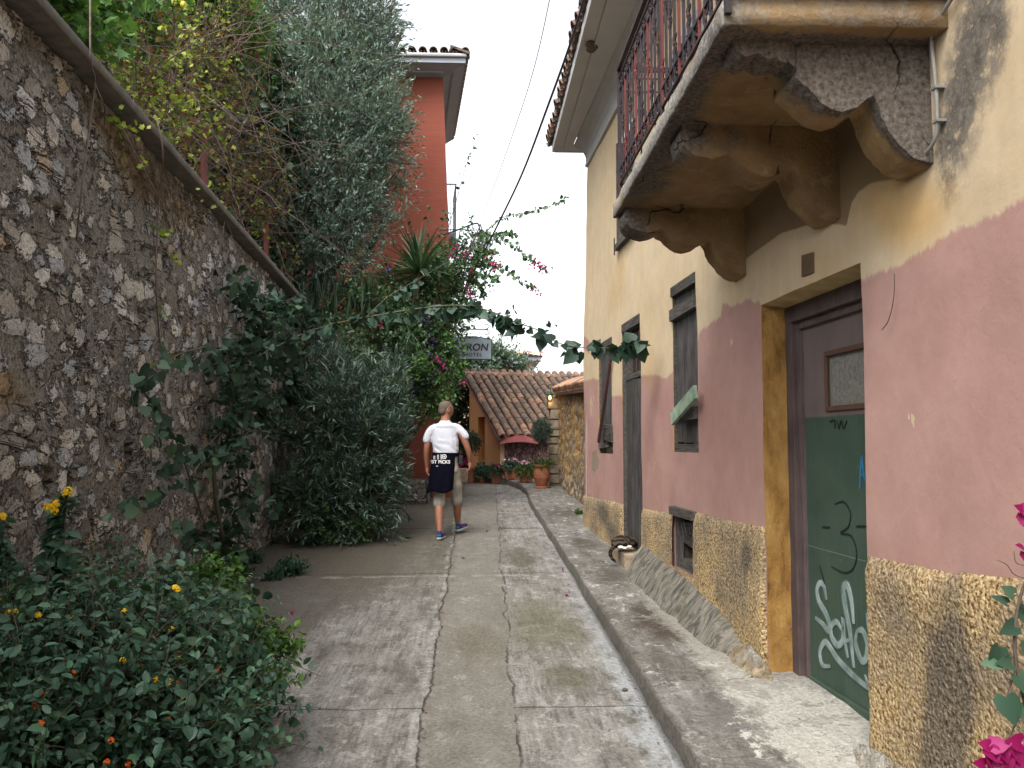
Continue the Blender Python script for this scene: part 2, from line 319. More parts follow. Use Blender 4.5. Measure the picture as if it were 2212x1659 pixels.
        k = t.mr(t.math('ADD', X, t.math('MULTIPLY', t.math('SUBTRACT', spl, .5), .6)), .84, .97, 0, .8); k = t.math('MULTIPLY', k, t.mr(Y, 9, 5.5, .3, 1)); c = t.mix(k, c, (.31, .325, .33))
        k2 = t.mr(X, .985, 1.02, 0, .75); c = t.mix(k2, c, (.055, .048, .04))
    else:
        for q in (patch(1.4, 6.6, .35, .9, (.06, .045, .032), .85), patch(1.35, 8.4, .3, .8, (.075, .065, .052), .8), patch(1.3, 10.5, .3, .6, (.08, .07, .055), .8), patch(1.45, 4.7, .35, .45, (.13, .12, .11), .8), patch(1.2, 5.6, .12, .5, (.09, .08, .065), .7), patch(1.3, 13.5, .4, .9, (.07, .06, .05), .75), patch(1.25, 3.6, .2, .7, (.12, .11, .1), .7)): c = t.mix(q[0], c, q[1])
        wht = t.math('ADD', t.math('MULTIPLY', t.mr(Y, 6.6, 4.4), t.mr(X, 1.25, 1.62)), t.math('MULTIPLY', t.math('SUBTRACT', spl, .5), 3.6)); c = t.mix(t.mr(wht, .45, .6, 0, .92), c, t.mix(mid, (.44, .42, .375), (.60, .58, .53))); sp3 = t.noise(t.map(o, (2.0, 3.0, 1), (0, 0, .6)), 2.2, 5, .68); c = t.mix(t.mr(sp3, .56, .585, 0, .65), c, (.19, .175, .155)); h = t.math('SUBTRACT', h, t.math('MULTIPLY', t.mr(sp3, .56, .585), .35))
        w2 = t.math('MULTIPLY', t.mr(t.math('ADD', X, t.math('MULTIPLY', spl, .5)), 1.62, 1.74), t.mr(Y, 9, 7)); c = t.mix(t.math('MULTIPLY', w2, .7), c, (.35, .335, .29))
        cy = t.math('ADD', Y, t.math('MULTIPLY', t.math('SUBTRACT', t.noise(o, 1.7, 5, .62), .5), .8)); crk = t.math('MAXIMUM', line(cy, 5.25, .002, .006), t.math('MULTIPLY', line(cy, 8.1, .002, .007), .8))
        c = t.mix(t.math('MULTIPLY', crk, .7), c, (.05, .042, .034)); h = t.math('SUBTRACT', h, t.math('MULTIPLY', crk, .5)); h = t.math('ADD', h, t.math('MULTIPLY', t.mr(spl, .5, .6), .3))
        ed = t.attr('edge'); c = t.mix(t.math('MULTIPLY', ed, .75), c, t.mix(mid, (.05, .044, .036), (.14, .126, .105)))
    c = t.mix(1, c, t.ramp(fine, (.3, .6), (.68, 1.25)), 'MULTIPLY'); c = t.mix(t.mr(grit, .0, .2, .4, 0), c, (.07, .065, .055))
    return t.fin(c, .93, t.bump(h, .022, .9), .18)
def m_wood(name, c0, c1, gscale=(14, 14, .9), rough=.85):
    t = NT(name); o = t.obj(); g = t.noise(t.map(o, gscale), 3, 8, .7, .3); n = t.noise(o, 5, 4)
    c = t.mix(t.mr(g, .3, .7), c0, c1); c = t.mix(t.mr(t.attr('rnd'), 0, 1, 0, .35), c, tuple(k * .45 for k in c0)); c = t.mix(1, c, t.ramp(n, (.25, .75), (.75, 1.2)), 'MULTIPLY')
    return t.fin(c, rough, t.bump(g, .008, 1.), .15)
def m_tile(name, dark=.5):
    t = NT(name); o = t.obj(); a = t.attr('rnd'); n = t.noise(o, 14, 6, .7); n2 = t.noise(o, 3, 4, .6)
    c = t.ramp(a, (0, (.16, .115, .085)), (.3, (.27, .17, .12)), (.55, (.37, .20, .13)), (.8, (.47, .245, .15)), (1, (.52, .36, .25)))
    c = t.mix(t.mr(t.math('ADD', t.math('MULTIPLY', n, .6), t.math('MULTIPLY', n2, .5)), .56 - dark * .18, .78 - dark * .12, 0, .85), c, (.075, .062, .05)); c = t.mix(t.mr(n, .62, .72, 0, .5), c, (.36, .33, .27))
    return t.fin(c, .9, t.bump(n, .008, .8), .15)
def m_redwall():
    t = NT('terracotta red plaster'); o = t.obj(); n = t.noise(o, .9, 5, .6); s2 = t.noise(t.map(o, (1, 1, 7)), 1.2, 6, .6); f_ = t.noise(o, 30, 5)
    c = t.mix(t.mr(n, .3, .7), (.19, .056, .037), (.235, .073, .049)); c = t.mix(t.mr(s2, .58, .75, 0, .35), c, (.31, .125, .085))
    return t.fin(c, .93, t.bump(t.math('ADD', t.math('MULTIPLY', s2, .5), t.math('MULTIPLY', f_, .15)), .02, .8), .12)
def m_soffit(name, base):
    t = NT(name); o = t.obj(); n = t.noise(o, 2.5, 6, .65); b = t.noise(o, 20, 4)
    return t.fin(t.mix(t.mr(n, .35, .75, 0, .5), base, tuple(k * .72 for k in base)), .8, t.bump(n, .004), .2)
def m_slab():
    t = NT('weathered balcony plaster'); o = t.obj(); n = t.noise(o, 2.2, 6, .65); m = t.noise(o, 11, 8, .75); f_ = t.noise(o, 45, 5, .7)
    c = t.mix(t.mr(n, .35, .65), (.30, .20, .095), (.18, .115, .06)); c = t.mix(t.mr(m, .55, .7, 0, .3), c, (.5, .40, .25))
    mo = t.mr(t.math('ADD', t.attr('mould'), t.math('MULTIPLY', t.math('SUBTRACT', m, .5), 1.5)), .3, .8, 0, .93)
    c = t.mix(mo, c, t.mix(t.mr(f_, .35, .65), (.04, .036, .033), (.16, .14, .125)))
    pale = t.mr(t.math('ADD', t.attr('pale'), t.math('MULTIPLY', t.math('SUBTRACT', m, .5), 1.1)), .4, .8, 0, .85); c = t.mix(pale, c, t.mix(t.mr(f_, .35, .65), (.15, .14, .125), (.36, .34, .30)))
    cr = t.vor(t.warp(t.warp(o, 1.5, .7), 9, .08), 1.1, 'DISTANCE_TO_EDGE'); crk = t.math('MULTIPLY', t.mr(cr, 0, .009, 1, 0), t.mr(t.noise(o, 1.7, 2), .45, .52)); c = t.mix(crk, c, (.03, .022, .015))
    h = t.math('SUBTRACT', t.math('ADD', t.math('MULTIPLY', m, .6), t.math('MULTIPLY', f_, .15)), t.math('ADD', t.math('MULTIPLY', crk, .5), t.math('MULTIPLY', mo, .25)))
    return t.fin(c, .93, t.bump(h, .03, .9), .12)
def m_iron():
    t = NT('rusty painted iron'); o = t.obj(); n = t.noise(o, 9, 5, .6); c = t.mix(t.mr(n, .55, .68), (.022, .014, .018), (.085, .022, .017)); return t.fin(c, .6, t.bump(t.noise(o, 80, 4), .002), .35)
def m_door():
    t = NT('green and purple door paint'); o = t.obj(); X, Y, Z = t.sep(o); n = t.noise(o, 3, 5, .6); f_ = t.noise(o, 30, 6, .7); s_ = t.noise(t.map(o, (20, 20, 1)), 1.5, 5, .6)
    g = t.mix(t.mr(n, .3, .7), (.040, .072, .052), (.062, .100, .070)); g = t.mix(t.mr(s_, .6, .8, 0, .4), g, (.10, .15, .12))
    p = t.mix(t.mr(n, .3, .7), (.13, .10, .095), (.185, .145, .135)); ze = t.math('ADD', Z, t.math('MULTIPLY', t.math('SUBTRACT', f_, .5), .012))
    c = t.mix(t.mr(ze, 1.755, 1.765), g, p); seam = t.mr(t.math('ABSOLUTE', t.math('SUBTRACT', Z, .985)), .002, .005, .5, 0); c = t.mix(seam, c, (.2, .24, .2)); c = t.mix(t.mr(f_, .66, .72, 0, .5), c, (.22, .24, .2))
    return t.fin(c, .6, t.bump(t.math('SUBTRACT', s_, seam), .003), .3)
def m_buttress():
    t = NT('trowelled grey mortar'); o = t.obj(); s_ = t.noise(t.map(t.warp(o, 2.5, .25), (3, 8, 1.6), (0, 0, .5)), 2, 5, .74, 1.2); n = t.noise(o, 3, 5, .6); f_ = t.noise(o, 40, 5)
    c = t.ramp(s_, (.28, (.035, .032, .028)), (.44, (.12, .112, .095)), (.58, (.27, .25, .205)), (.72, (.19, .18, .16))); c = t.mix(t.mr(n, .58, .7, 0, .5), c, (.40, .28, .14))
    return t.fin(c, .93, t.bump(t.math('ADD', s_, t.math('MULTIPLY', f_, .2)), .04, 1.), .12)
M = dict(wall=m_housewall(), plinth=m_plinth(), rubble=m_rubble(), road=m_concrete('street concrete'), side=m_concrete('pavement concrete', False),
    wood=m_wood('grey weathered wood', (.026, .024, .0235), (.15, .14, .133)), woodh=m_wood('grey weathered crossboard', (.03, .027, .024), (.165, .148, .13), (14, .9, 14)),
    green=m_wood('flaking green board', (.16, .235, .165), (.33, .40, .30), (10, 3, 3)), tile=m_tile('old clay tiles', 1.35), tileeave=m_tile('shade darkened lichen clay tiles', 1.9), tilenew=m_tile('clay tiles', -.6),  # tileeave: shade under the eaves put into the tile colour, besides lichen
    red=m_redwall(), soffit=m_soffit('painted soffit', (.50, .49, .49)), cornice=m_soffit('cornice plaster', (.46, .45, .44)), soffitblue=m_soffit('grey blue soffit', (.30, .32, .36)),
    slab=m_slab(), iron=m_iron(), door=m_door(), frame=m_wood('dull purple door frame', (.085, .06, .058), (.15, .112, .108)), buttress=m_buttress(),
    orange=plain('orange plaster', (.34, .16, .055), .9, .12, 3, .004), peach=plain('peach plaster', (.55, .38, .27), .9), black=plain('black iron', (.02, .022, .025), .5), dark=plain('dark inside', (.008, .008, .008), .9),
    coping=plain('grey cement coping', (.135, .125, .11), .93, .35, 9, .02), terracotta=plain('terracotta pot clay', (.25, .09, .045), .75, .25, 12, .004), soil=plain('potting soil', (.04, .028, .018), .95),
    earth=plain('garden soil', (.07, .052, .035), .95, .3, 5, .02), lawn=plain('dry ground', (.12, .10, .07), .95, .3, 2, .02),
    bark=m_wood('grey brown bark', (.06, .045, .035), (.16, .13, .10), (20, 20, 3)), twig=plain('vine wood', (.115, .085, .068), .85, .35, 30), redpost=plain('red painted steel', (.12, .026, .022), .6, .25, 8), greystem=plain('green grey stem', (.085, .08, .05), .8),
    cable=plain('dark cable', (.035, .028, .055), .5), thin=plain('thin steel wire', (.16, .16, .18), .5), conduit=plain('grey conduit', (.22, .215, .20), .6),
    white=plain('white lettering', (.75, .75, .75), .7, .05), glass=plain('frosted wired glass', (.22, .22, .19), .35, .4, 40, .01), step=plain('cast stone step', (.30, .235, .165), .93, .3, 14, .02), steptop=plain('worn cement', (.36, .34, .30), .93, .3, 14, .02))
M['olive'] = leafmat('olive leaves', (.07, .118, .09), (.145, .215, .17), (.27, .36, .30), .5, .12)
M['vine'] = leafmat('grapevine leaves', (.05, .09, .015), (.19, .25, .04), (.38, .43, .07), .6, .35)
M['vinered'] = leafmat('withered vine leaves', (.05, .032, .02), (.125, .05, .028), (.17, .12, .05), .7, .3)
M['citrus'] = leafmat('citrus leaves', (.025, .075, .018), (.075, .18, .04), (.14, .26, .05), .4, .25)
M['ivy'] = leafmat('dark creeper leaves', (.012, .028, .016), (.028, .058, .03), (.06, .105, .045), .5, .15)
M['heart'] = leafmat('heart shaped leaves', (.014, .034, .022), (.034, .075, .046), (.09, .16, .095), .5, .15, .3)
M['boug'] = leafmat('bougainvillea leaves', (.022, .056, .028), (.06, .125, .055), (.17, .27, .10), .45, .25)
M['bract'] = leafmat('magenta bracts', (.20, .006, .06), (.32, .010, .10), (.42, .03, .18), .6, .3)
M['bractnear'] = leafmat('crimson magenta bracts', (.22, .004, .07), (.30, .008, .11), (.38, .02, .18), .5, .35)
M['purple'] = leafmat('small purple flowers', (.07, .03, .25), (.12, .05, .4), None, .6, .3)
M['oleander'] = leafmat('oleander leaves', (.024, .052, .040), (.065, .115, .085), (.19, .26, .20), .4, .12, .45)
M['yucca'] = leafmat('yucca blades', (.014, .04, .018), (.035, .085, .035), (.12, .16, .08), .45, .1)
M['lantana'] = leafmat('lantana leaves', (.016, .044, .028), (.042, .10, .062), (.09, .18, .10), .5, .22)
M['jalap'] = leafmat('four o clock leaves', (.02, .06, .012), (.05, .12, .02), (.14, .25, .05), .5, .28)
M['yellow'] = leafmat('yellow florets', (.70, .42, .01), (.80, .58, .02), None, .7, .3); M['orangefl'] = leafmat('orange red florets', (.38, .02, .01), (.60, .14, .012), None, .7, .3)
M['pinkw'] = leafmat('pink and white petals', (.65, .08, .35), (.75, .45, .65), (.85, .8, .82), .7, .3); M['cream'] = leafmat('pale buds', (.45, .42, .28), (.6, .5, .5), None, .7, .3)
M['lemon'] = plain('lemon skin', (.62, .52, .05), .5); M['hay'] = leafmat('dry roots', (.11, .075, .04), (.17, .125, .07), None, .9, .1)

# ------------------------------------------------------------------ foliage helpers
def nrm(a): return a / np.maximum(np.linalg.norm(a, axis=-1, keepdims=True), 1e-9)
LEAF = {
 'lance': (np.array([(0, 0, 0), (.5, .5, .05), (1, 0, 0), (.5, -.5, .05), (.5, 0, -.03)]), [(0, 4, 1), (1, 4, 2), (0, 3, 4), (3, 2, 4)]),
 'oval': (np.array([(0, 0, 0), (.28, .42, .08), (.68, .40, .06), (1, 0, -.12), (.68, -.40, .06), (.28, -.42, .08), (.5, 0, 0)]), [(0, 6, 2, 1), (6, 3, 2), (0, 5, 4, 6), (6, 4, 3)]),
 'heart': (np.array([(.08, 0, 0), (-.08, .28, .08), (.12, .52, .12), (.5, .44, .06), (1.05, 0, -.16), (.5, -.44, .06), (.12, -.52, .12), (-.08, -.28, .08), (.5, 0, -.03)]), [(0, 8, 3, 2), (0, 2, 1), (8, 4, 3), (0, 6, 5, 8), (0, 7, 6), (8, 5, 4)]),
 'lobed': (np.array([(0, 0, 0), (.05, .5, .05), (.3, .28, .05), (.62, .52, .02), (.66, .2, 0), (1, 0, -.1), (.66, -.2, 0), (.62, -.52, .02), (.3, -.28, .05), (.05, -.5, .05)]), [(0, 2, 1), (2, 4, 3), (0, 8, 6, 5), (0, 5, 4, 2), (0, 9, 8), (8, 7, 6)]),
 'blade': (np.array([(0, .5, 0), (0, -.5, 0), (.5, .45, .05), (.5, -.45, .05), (1, 0, -.06)]), [(0, 1, 3, 2), (2, 3, 4)]),
}
def leaves_mesh(name, pos, ax, nr, size, ratio, shape, rnd):
    tv, tf = LEAF[shape]; n = len(pos); ax = nrm(ax); s = nrm(np.cross(nr, ax)); u = np.cross(ax, s)
    L = tv[None, :, 0, None] * ax[:, None, :] + tv[None, :, 1, None] * s[:, None, :] * ratio + tv[None, :, 2, None] * u[:, None, :]
    co = (pos[:, None, :] + L * np.asarray(size)[:, None, None]).reshape(-1, 3); k = len(tv); off = (np.arange(n) * k)[:, None]
    faces = [np.concatenate([np.array([f])[None, 0] + off for f in tf if len(f) == q]) for q in (3, 4) if any(len(f) == q for f in tf)]
    return npmesh(name, co, faces, False, {'rnd': np.repeat(np.clip(rnd, 0, 1), k)})
def add_leaves(name, m, parent, P, A, N_, size, ratio, shape, rnd=None, **kw):
    P = np.asarray(P, float); n = len(P)
    if rnd is None: rnd = rs.rand(n)
    return link(name, leaves_mesh(name, P, np.asarray(A, float), np.asarray(N_, float), size, ratio, shape, rnd), m, parent, **kw)
def twigs(blobs, n, length, up=.3, droop=0., seg=4, shell=.45, sag=0.):
    """blobs [(centre, (rx,ry,rz))]; returns start points, and per-twig polylines (n,seg+1,3)"""
    vol = np.array([max(b[1][0] * b[1][1] * b[1][2], 1e-6) ** (2 / 3) for b in blobs]); idx = rs.choice(len(blobs), n, p=vol / vol.sum())
    c = np.array([b[0] for b in blobs])[idx]; r = np.array([b[1] for b in blobs])[idx]
    d = nrm(rs.normal(size=(n, 3))); rad = (shell + (1 - shell) * rs.rand(n, 1)) ; p = c + d * r * rad
    dr = nrm(d + rs.normal(size=(n, 3)) * .5 + np.array([0, 0, up])); L = length * (.5 + rs.rand(n, 1)) / seg
    out = [p]
    for i in range(seg):
        dr = nrm(dr + rs.normal(size=(n, 3)) * .12 + np.array([0, 0, -sag])); p = p + dr * L; out.append(p)
    return np.stack(out, 1)
def leaves_on(tw, per, spread=.7, jitter=.0):
    """points and axes of leaves along twigs"""
    n, k, _ = tw.shape; t = np.linspace(.12, 1, per)[None, :] * (k - 1) * np.ones((n, 1)); i = np.minimum(t.astype(int), k - 2); f = (t - i)[..., None]; a = np.arange(n)[:, None]
    P = tw[a, i] * (1 - f) + tw[a, i + 1] * f; D = nrm(tw[a, i + 1] - tw[a, i]); Q = nrm(np.cross(D, rs.normal(size=D.shape))); A = nrm(D * (1 - spread) + Q * spread)
    P = (P + rs.normal(size=P.shape) * jitter).reshape(-1, 3); A = A.reshape(-1, 3); N_ = nrm(rs.normal(size=A.shape) * .6 + np.array([0, 0, 1.])); return P, A, N_
def twig_mesh(tw, r0, r1, n=4, name='twigs'):
    k, m, _ = tw.shape; rad = np.linspace(r0, r1, m)[None, :, None]; D = nrm(np.gradient(tw, axis=1)); X = nrm(np.cross(D, np.array([.31, .52, .79]))); Y = np.cross(D, X)
    co = np.stack([tw + (X * math.cos(2 * math.pi * j / n) + Y * math.sin(2 * math.pi * j / n)) * rad for j in range(n)], 2).reshape(-1, 3)
    b = (np.arange(k) * m * n)[:, None, None] + (np.arange(m - 1) * n)[None, :, None]; j = np.arange(n)[None, None, :]; j2 = (j + 1) % n
    f = np.stack([b + j, b + j2, b + n + j2, b + n + j], -1).reshape(-1, 4); return npmesh(name, co, f, True, {'rnd': rs.rand(k).repeat(m * n)})
def pb(x, y, r, Y, ry=None, dz=1.0):
    """blob centred where pixel (x,y) meets depth Y, r in picture pixels at that depth"""
    p = onY(x, y, Y); q = r * Y / F; return (tuple(p), (q, ry or q, q * dz))
def curve_pts(pts, n=24):
    """smooth 3-D curve through control points"""
    pts = [Vector(p) for p in pts]; P = [pts[0] * 2 - pts[1]] + pts + [pts[-1] * 2 - pts[-2]]; out = []; k = len(pts) - 1
    for i in range(n + 1):
        t = i / n * k; j = min(int(t), k - 1); t -= j; a, b, c, d = P[j:j + 4]
        out.append(.5 * ((2 * b) + (c - a) * t + (2 * a - 5 * b + 4 * c - d) * t * t + (3 * b - a - 3 * c + d) * t ** 3))
    return out

# ================================================================== SETTING
# ground sheet to the horizon
yl = [-300, -8, 4, 20.5, 500]; v = [(x, y, gz(y) - .06) for y in yl for x in (-300, 300)]
link('ground', npmesh('ground', v, np.array([[2 * i, 2 * i + 1, 2 * i + 3, 2 * i + 2] for i in range(4)])), M['lawn'], kind='structure')
def kx(Y):                                                        # kerb line
    if Y < 15.5: return 1.03 - .008 * max(0, Y - 6)
    return float(np.interp(Y, [15.5, 17.4, 18.6, 19.6, 20.3, 20.6, 20.8], [.954, 1.0, .93, .72, .25, -.2, -1.5]))
def grid(xf, ys, us, zf, attrs=None):
    co = []; 
    for y in ys:
        a, b = xf(y)
        for u_ in us: x = a + (b - a) * u_; co.append((x, y, zf(x, y, u_)))
    n = len(us); f = np.array([[i * n + j, i * n + j + 1, (i + 1) * n + j + 1, (i + 1) * n + j] for i in range(len(ys) - 1) for j in range(n - 1)]); return np.array(co), f
ys = np.concatenate([np.arange(-6, 3, .5), np.arange(3, 12, .06), np.arange(12, 20.85, .15)])
co, f = grid(lambda y: (LX(y) - .35 if y < 16 else -7, kx(y) + .012), ys, np.linspace(0, 1, 60), lambda x, y, u_: gz(y) + .012 * noise.noise(Vector((x * 1.1, y * .8, 0))) + .004 * noise.noise(Vector((x * 6, y * 6, 0))))
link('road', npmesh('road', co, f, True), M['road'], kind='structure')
# pavement with its kerb riser
def sidez(x, y, u_):
    e = min(1, u_ * 14); nz = noise.noise(Vector((x * 3, y * 3, 3))) * .008 + noise.noise(Vector((x * 9, y * 9, 3))) * .004
    ramp_ = .03 * max(0, 1 - abs(y - 4.7) / 1.6) * max(0, (x - 1.45) / .5)
    return gz(y) + .115 + .012 * e + nz + ramp_
ys = np.concatenate([np.arange(-6, 3, .4), np.arange(3, 20.8, .07)])
us = [-.02, -.012, 0, .006, .018, .05] + list(np.linspace(.1, 1, 22))
co = []; ed = []
for y in ys:
    a = kx(y) + .02 * noise.noise(Vector((y * 1.3, 0, 0))) + .009 * noise.noise(Vector((y * 7, 0, 0))); b = WX(y) + .5 if y < 12.2 else 3.4
    for q, u_ in enumerate(us):
        if q < 3:
            x = a + (0, .004, .012)[q]; z = gz(y) + (-.05, .108 + .010 * noise.noise(Vector((y * 9, 4, 0))), .121)[q]
        else:
            x = a + .012 + (b - a) * u_; z = sidez(x, y, u_)
        co.append((x, y, z)); ed.append((1, 1, .9, .5, .25, .1)[q] if q < 6 else 0)
n = len(us); f = np.array([[i * n + j, i * n + j + 1, (i + 1) * n + j + 1, (i + 1) * n + j] for i in range(len(ys) - 1) for j in range(n - 1)])
link('pavement', npmesh('pavement', co, f, True, {'edge': ed}), M['side'], kind='structure')
# raised garden behind the left wall
b = MB(); b.box(-40, -3.3, -8, 13.4, -.2, 3.25); b.box(-9, -3.2, 13.4, 16.95, -.2, 3.25); b.build('garden_ground', M['earth'], kind='structure')

# ------------------------------------------------------------------ LEFT RUBBLE WALL
def gauss(Y, z, lst): return sum(k * math.exp(-((Y - a) / sy) ** 2 - ((z - c) / sz) ** 2) for a, c, sy, sz, k in lst)
lw = empty('garden_wall', (LX(5), 5, 0), 'tall rubble stone garden wall with sloping cement coping on the left of the street', 'wall')
ys = np.concatenate([np.arange(-6, 3, .4), np.arange(3, 8, .022), np.arange(8, 13.61, .035)]); zs = np.concatenate([np.arange(-.3, 3.74, .03), [3.75]])
HOLES = [(Lw(*p), s_) for p, s_ in [((130, 475), .07), ((105, 1045), .07), ((290, 985), .10), ((455, 1050), .07), ((150, 1040), .06)]]
moss = [(Lw(*p).y, Lw(*p).z, a, b_, k) for p, a, b_, k in [((300, 380), .55, .2, .9), ((400, 460), .9, .15, .8), ((230, 270), .6, .12, .6), ((30, 850), .3, .15, .7)]]
co = []; ms = []
for y in ys:
    for z in zs:
        d = .035 * noise.noise(Vector((0, y * .8, z * .8))) + .02 * noise.noise(Vector((0, y * 3, z * 3.4)))
        for p, s_ in HOLES:
            q = max(abs(y - p.y) * 1.0, abs(z - p.z)); d -= .22 * max(0, min(1, (s_ - q) / .03))
        co.append((LX(y) + d - .01 + .02 * (3.75 - z) / 3.75, y, z)); ms.append(gauss(y, z, moss))
n = len(zs); f = np.array([[i * n + j, (i + 1) * n + j, (i + 1) * n + j + 1, i * n + j + 1] for i in range(len(ys) - 1) for j in range(n - 1)])
link('stone_face', npmesh('stone_face', co, f, True, {'moss': ms}), M['rubble'], lw)
b = MB()
for (y0, y1) in [(-6, 13.6)]:
    vs = [(LX(y) - dx, y, z) for y in (y0, y1) for dx, z in ((.09, -.3), (.45, -.3), (.45, 3.78), (.09, 3.78))]
    b.add(vs, [(0, 1, 2, 3), (7, 6, 5, 4), (1, 5, 6, 2), (2, 6, 7, 3), (0, 4, 5, 1)])
b.build('wall_core', M['coping'], lw)
ys = np.arange(-6, 13.75, .12); co = []
for y in ys:
    j = .008 * noise.noise(Vector((y * 2, 1, 1))); j2 = .007 * noise.noise(Vector((y * 5, 7, 1)))
    for dx, z in ((-.02, 3.762), (.115, 3.758), (.12, 3.762), (.122, 3.815), (.118, 3.82), (-.5, 3.84), (-.5, 3.77)): co.append((LX(y) + dx + j * .5, y, z + j2 * .5))
n = 7; f = np.array([[i * n + j, (i + 1) * n + j, (i + 1) * n + (j + 1) % n, i * n + (j + 1) % n] for i in range(len(ys) - 1) for j in range(n)])
link('coping', npmesh('coping', co, [f, np.array([[len(co) - 7 + i for i in range(7)]])]), M['coping'], lw)
# wires strung from the coping down the face
for i, (p, q, l) in enumerate([((258, 265), (470, 660), 'upper thin steel wire slanting down the stone wall from below the tan moss'), ((490, 480), (545, 615), 'short thin steel wire hanging from the coping to the climbing plant')]):
    b = MB(); b.tube([Lw(*p, .1), Lw((p[0] + q[0]) / 2, (p[1] + q[1]) / 2 + 4, .07), Lw(*q, .05)], .0028, 4); b.build('wire', M['thin'], label=l, cat='wire')

# low retaining wall and bed under the bougainvillea
rb = empty('retaining_wall', (-1.5, 15.9, gz(16)), 'low rough stone retaining wall beside the walking man holding up the flower bed', 'wall')
co = []; ys2 = np.arange(-5.0, -.88, .04); zs2 = np.arange(.3, .97, .04)
for x in ys2:
    for z in zs2: co.append((x, 15.9 + .04 * noise.noise(Vector((x * 3, z * 3, 1))) + .03 * (z - .5), z + .03 * noise.noise(Vector((x * 2, 0, 4)))))
n = len(zs2); f = np.array([[i * n + j, (i + 1) * n + j, (i + 1) * n + j + 1, i * n + j + 1] for i in range(len(ys2) - 1) for j in range(n - 1)]); k0 = len(co)
ys3 = np.arange(15.9, 17.3, .05)
for y in ys3:
    for z in zs2: co.append((-.90 + .04 * noise.noise(Vector((1, y * 3, z * 3))), y, z + .02 * noise.noise(Vector((y * 3, 0, 4)))))
f2 = np.array([[k0 + i * n + j, k0 + (i + 1) * n + j, k0 + (i + 1) * n + j + 1, k0 + i * n + j + 1] for i in range(len(ys3) - 1) for j in range(n - 1)])
link('stone_face', npmesh('stone_face', co, np.concatenate([f, f2]), True, {'moss': np.zeros(len(co))}), M['rubble'], rb)
b = MB(); b.box(-5, -.95, 15.95, 17.2, .2, .93); b.build('bed_soil', M['earth'], rb)

# ------------------------------------------------------------------ RIGHT HOUSE
hs_ = empty('old_house', (1.9, 5, .1), 'two storey old house with peeling yellow and pink plaster and a red iron balcony', 'house')
OPEN = {'door': (4.07, 5.36, .0, 2.485), 'winB': (6.76, 7.5, 1.53, 2.97), 'wdoor': (8.72, 9.6, .45, 2.93), 'winA': (10.19, 11.1, 1.48, 2.87), 'vent': (6.86, 7.49, .54, 1.03), 'up1': (6.5, 7.5, 3.7, 5.1), 'up2': (8.9, 9.78, 3.9, 5.1), 'bdoor': (4.3, 5.2, 3.28, 5.2)}
def wbump(Y, z): return .018 * noise.noise(Vector((5, Y * .7, z * .7))) + .006 * noise.noise(Vector((5, Y * 3, z * 3)))
def WP(Y, z, off=0.):
    ye = Y - max(0, (Y - 10.6)) / 1.6 * .42 * max(0., (z - 3) / 2.6) if Y > 10.6 else Y
    return (WX(ye) - off - wbump(Y, z) * (1 if off >= 0 else .3), ye - .04 * off, z)
def lines(lo, hi, step, extra):
    a = list(np.arange(lo, hi, step)) + [hi] + list(extra); a = sorted(a); out = [a[0]]
    ex = set(round(e, 5) for e in extra) | {round(lo, 5), round(hi, 5)}
    for x in a[1:]:
        if x - out[-1] < step * .35:
            if round(x, 5) in ex and round(out[-1], 5) not in ex: out[-1] = x
            elif round(x, 5) in ex: out.append(x)
        else: out.append(x)
    return sorted(set(round(x, 5) for x in out))
PKP = [(-6, 2.50), (2.0, 2.50), (2.88, 2.457), (3.1, 2.44), (3.33, 2.453), (3.64, 2.408), (3.8, 2.40), (4.07, 2.407), (4.08, 2.40), (5.35, 2.46), (5.38, 2.505), (5.6, 2.56), (5.95, 2.57), (6.13, 2.624), (6.18, 2.54), (6.5, 2.50), (6.70, 2.506), (6.74, 2.40), (7.2, 2.25), (7.62, 2.219), (7.7, 2.19), (8.2, 2.27), (8.70, 2.31), (9.0, 2.2), (9.6, 2.15), (10.22, 2.18), (10.3, 2.34), (11.0, 2.42), (11.5, 2.48), (12.3, 2.50)]
PLP = [(-6, 1.13), (2.96, 1.131), (3.5, 1.085), (4.05, 1.072), (5.3, 1.087), (5.6, 1.07), (6.1, 1.06), (6.8, 1.06), (7.5, 1.0), (8.1, .97), (8.72, .95), (9.6, .93), (10.5, .92), (11.4, .89), (12.4, .87)]
pk = lambda Y: float(np.interp(Y, *zip(*PKP))); pl = lambda Y: float(np.interp(Y, *zip(*PLP)))
def wpx(l): return [(Rw(*p).y, Rw(*p).z, a, b_, k) for p, a, b_, k in l]
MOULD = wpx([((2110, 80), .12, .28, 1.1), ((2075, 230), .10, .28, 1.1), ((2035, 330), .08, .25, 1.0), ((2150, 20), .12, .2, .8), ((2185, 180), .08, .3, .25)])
BARE = wpx([((1285, 1000), .35, .25, .75), ((1275, 1080), .3, .12, .5), ((2060, 420), .05, .03, .1)])
FLK = wpx([((1280, 880), .5, .3, .37), ((1275, 715), .4, .15, .30), ((1415, 1000), .12, .16, .40), ((1580, 745), .07, .08, .42), ((1575, 1095), .07, .08, .40), ((1320, 900), .15, .3, .36), ((1970, 905), .06, .09, .52), ((2050, 1030), .03, .03, .2), ((1270, 950), .3, .4, .2), ((1385, 960), .08, .2, .25)])
OCH = wpx([((1900, 420), .35, .25, .9), ((1990, 470), .3, .15, .7), ((1760, 600), .3, .2, .5), ((1330, 600), .8, .5, .35), ((1400, 800), .3, .3, .5)])
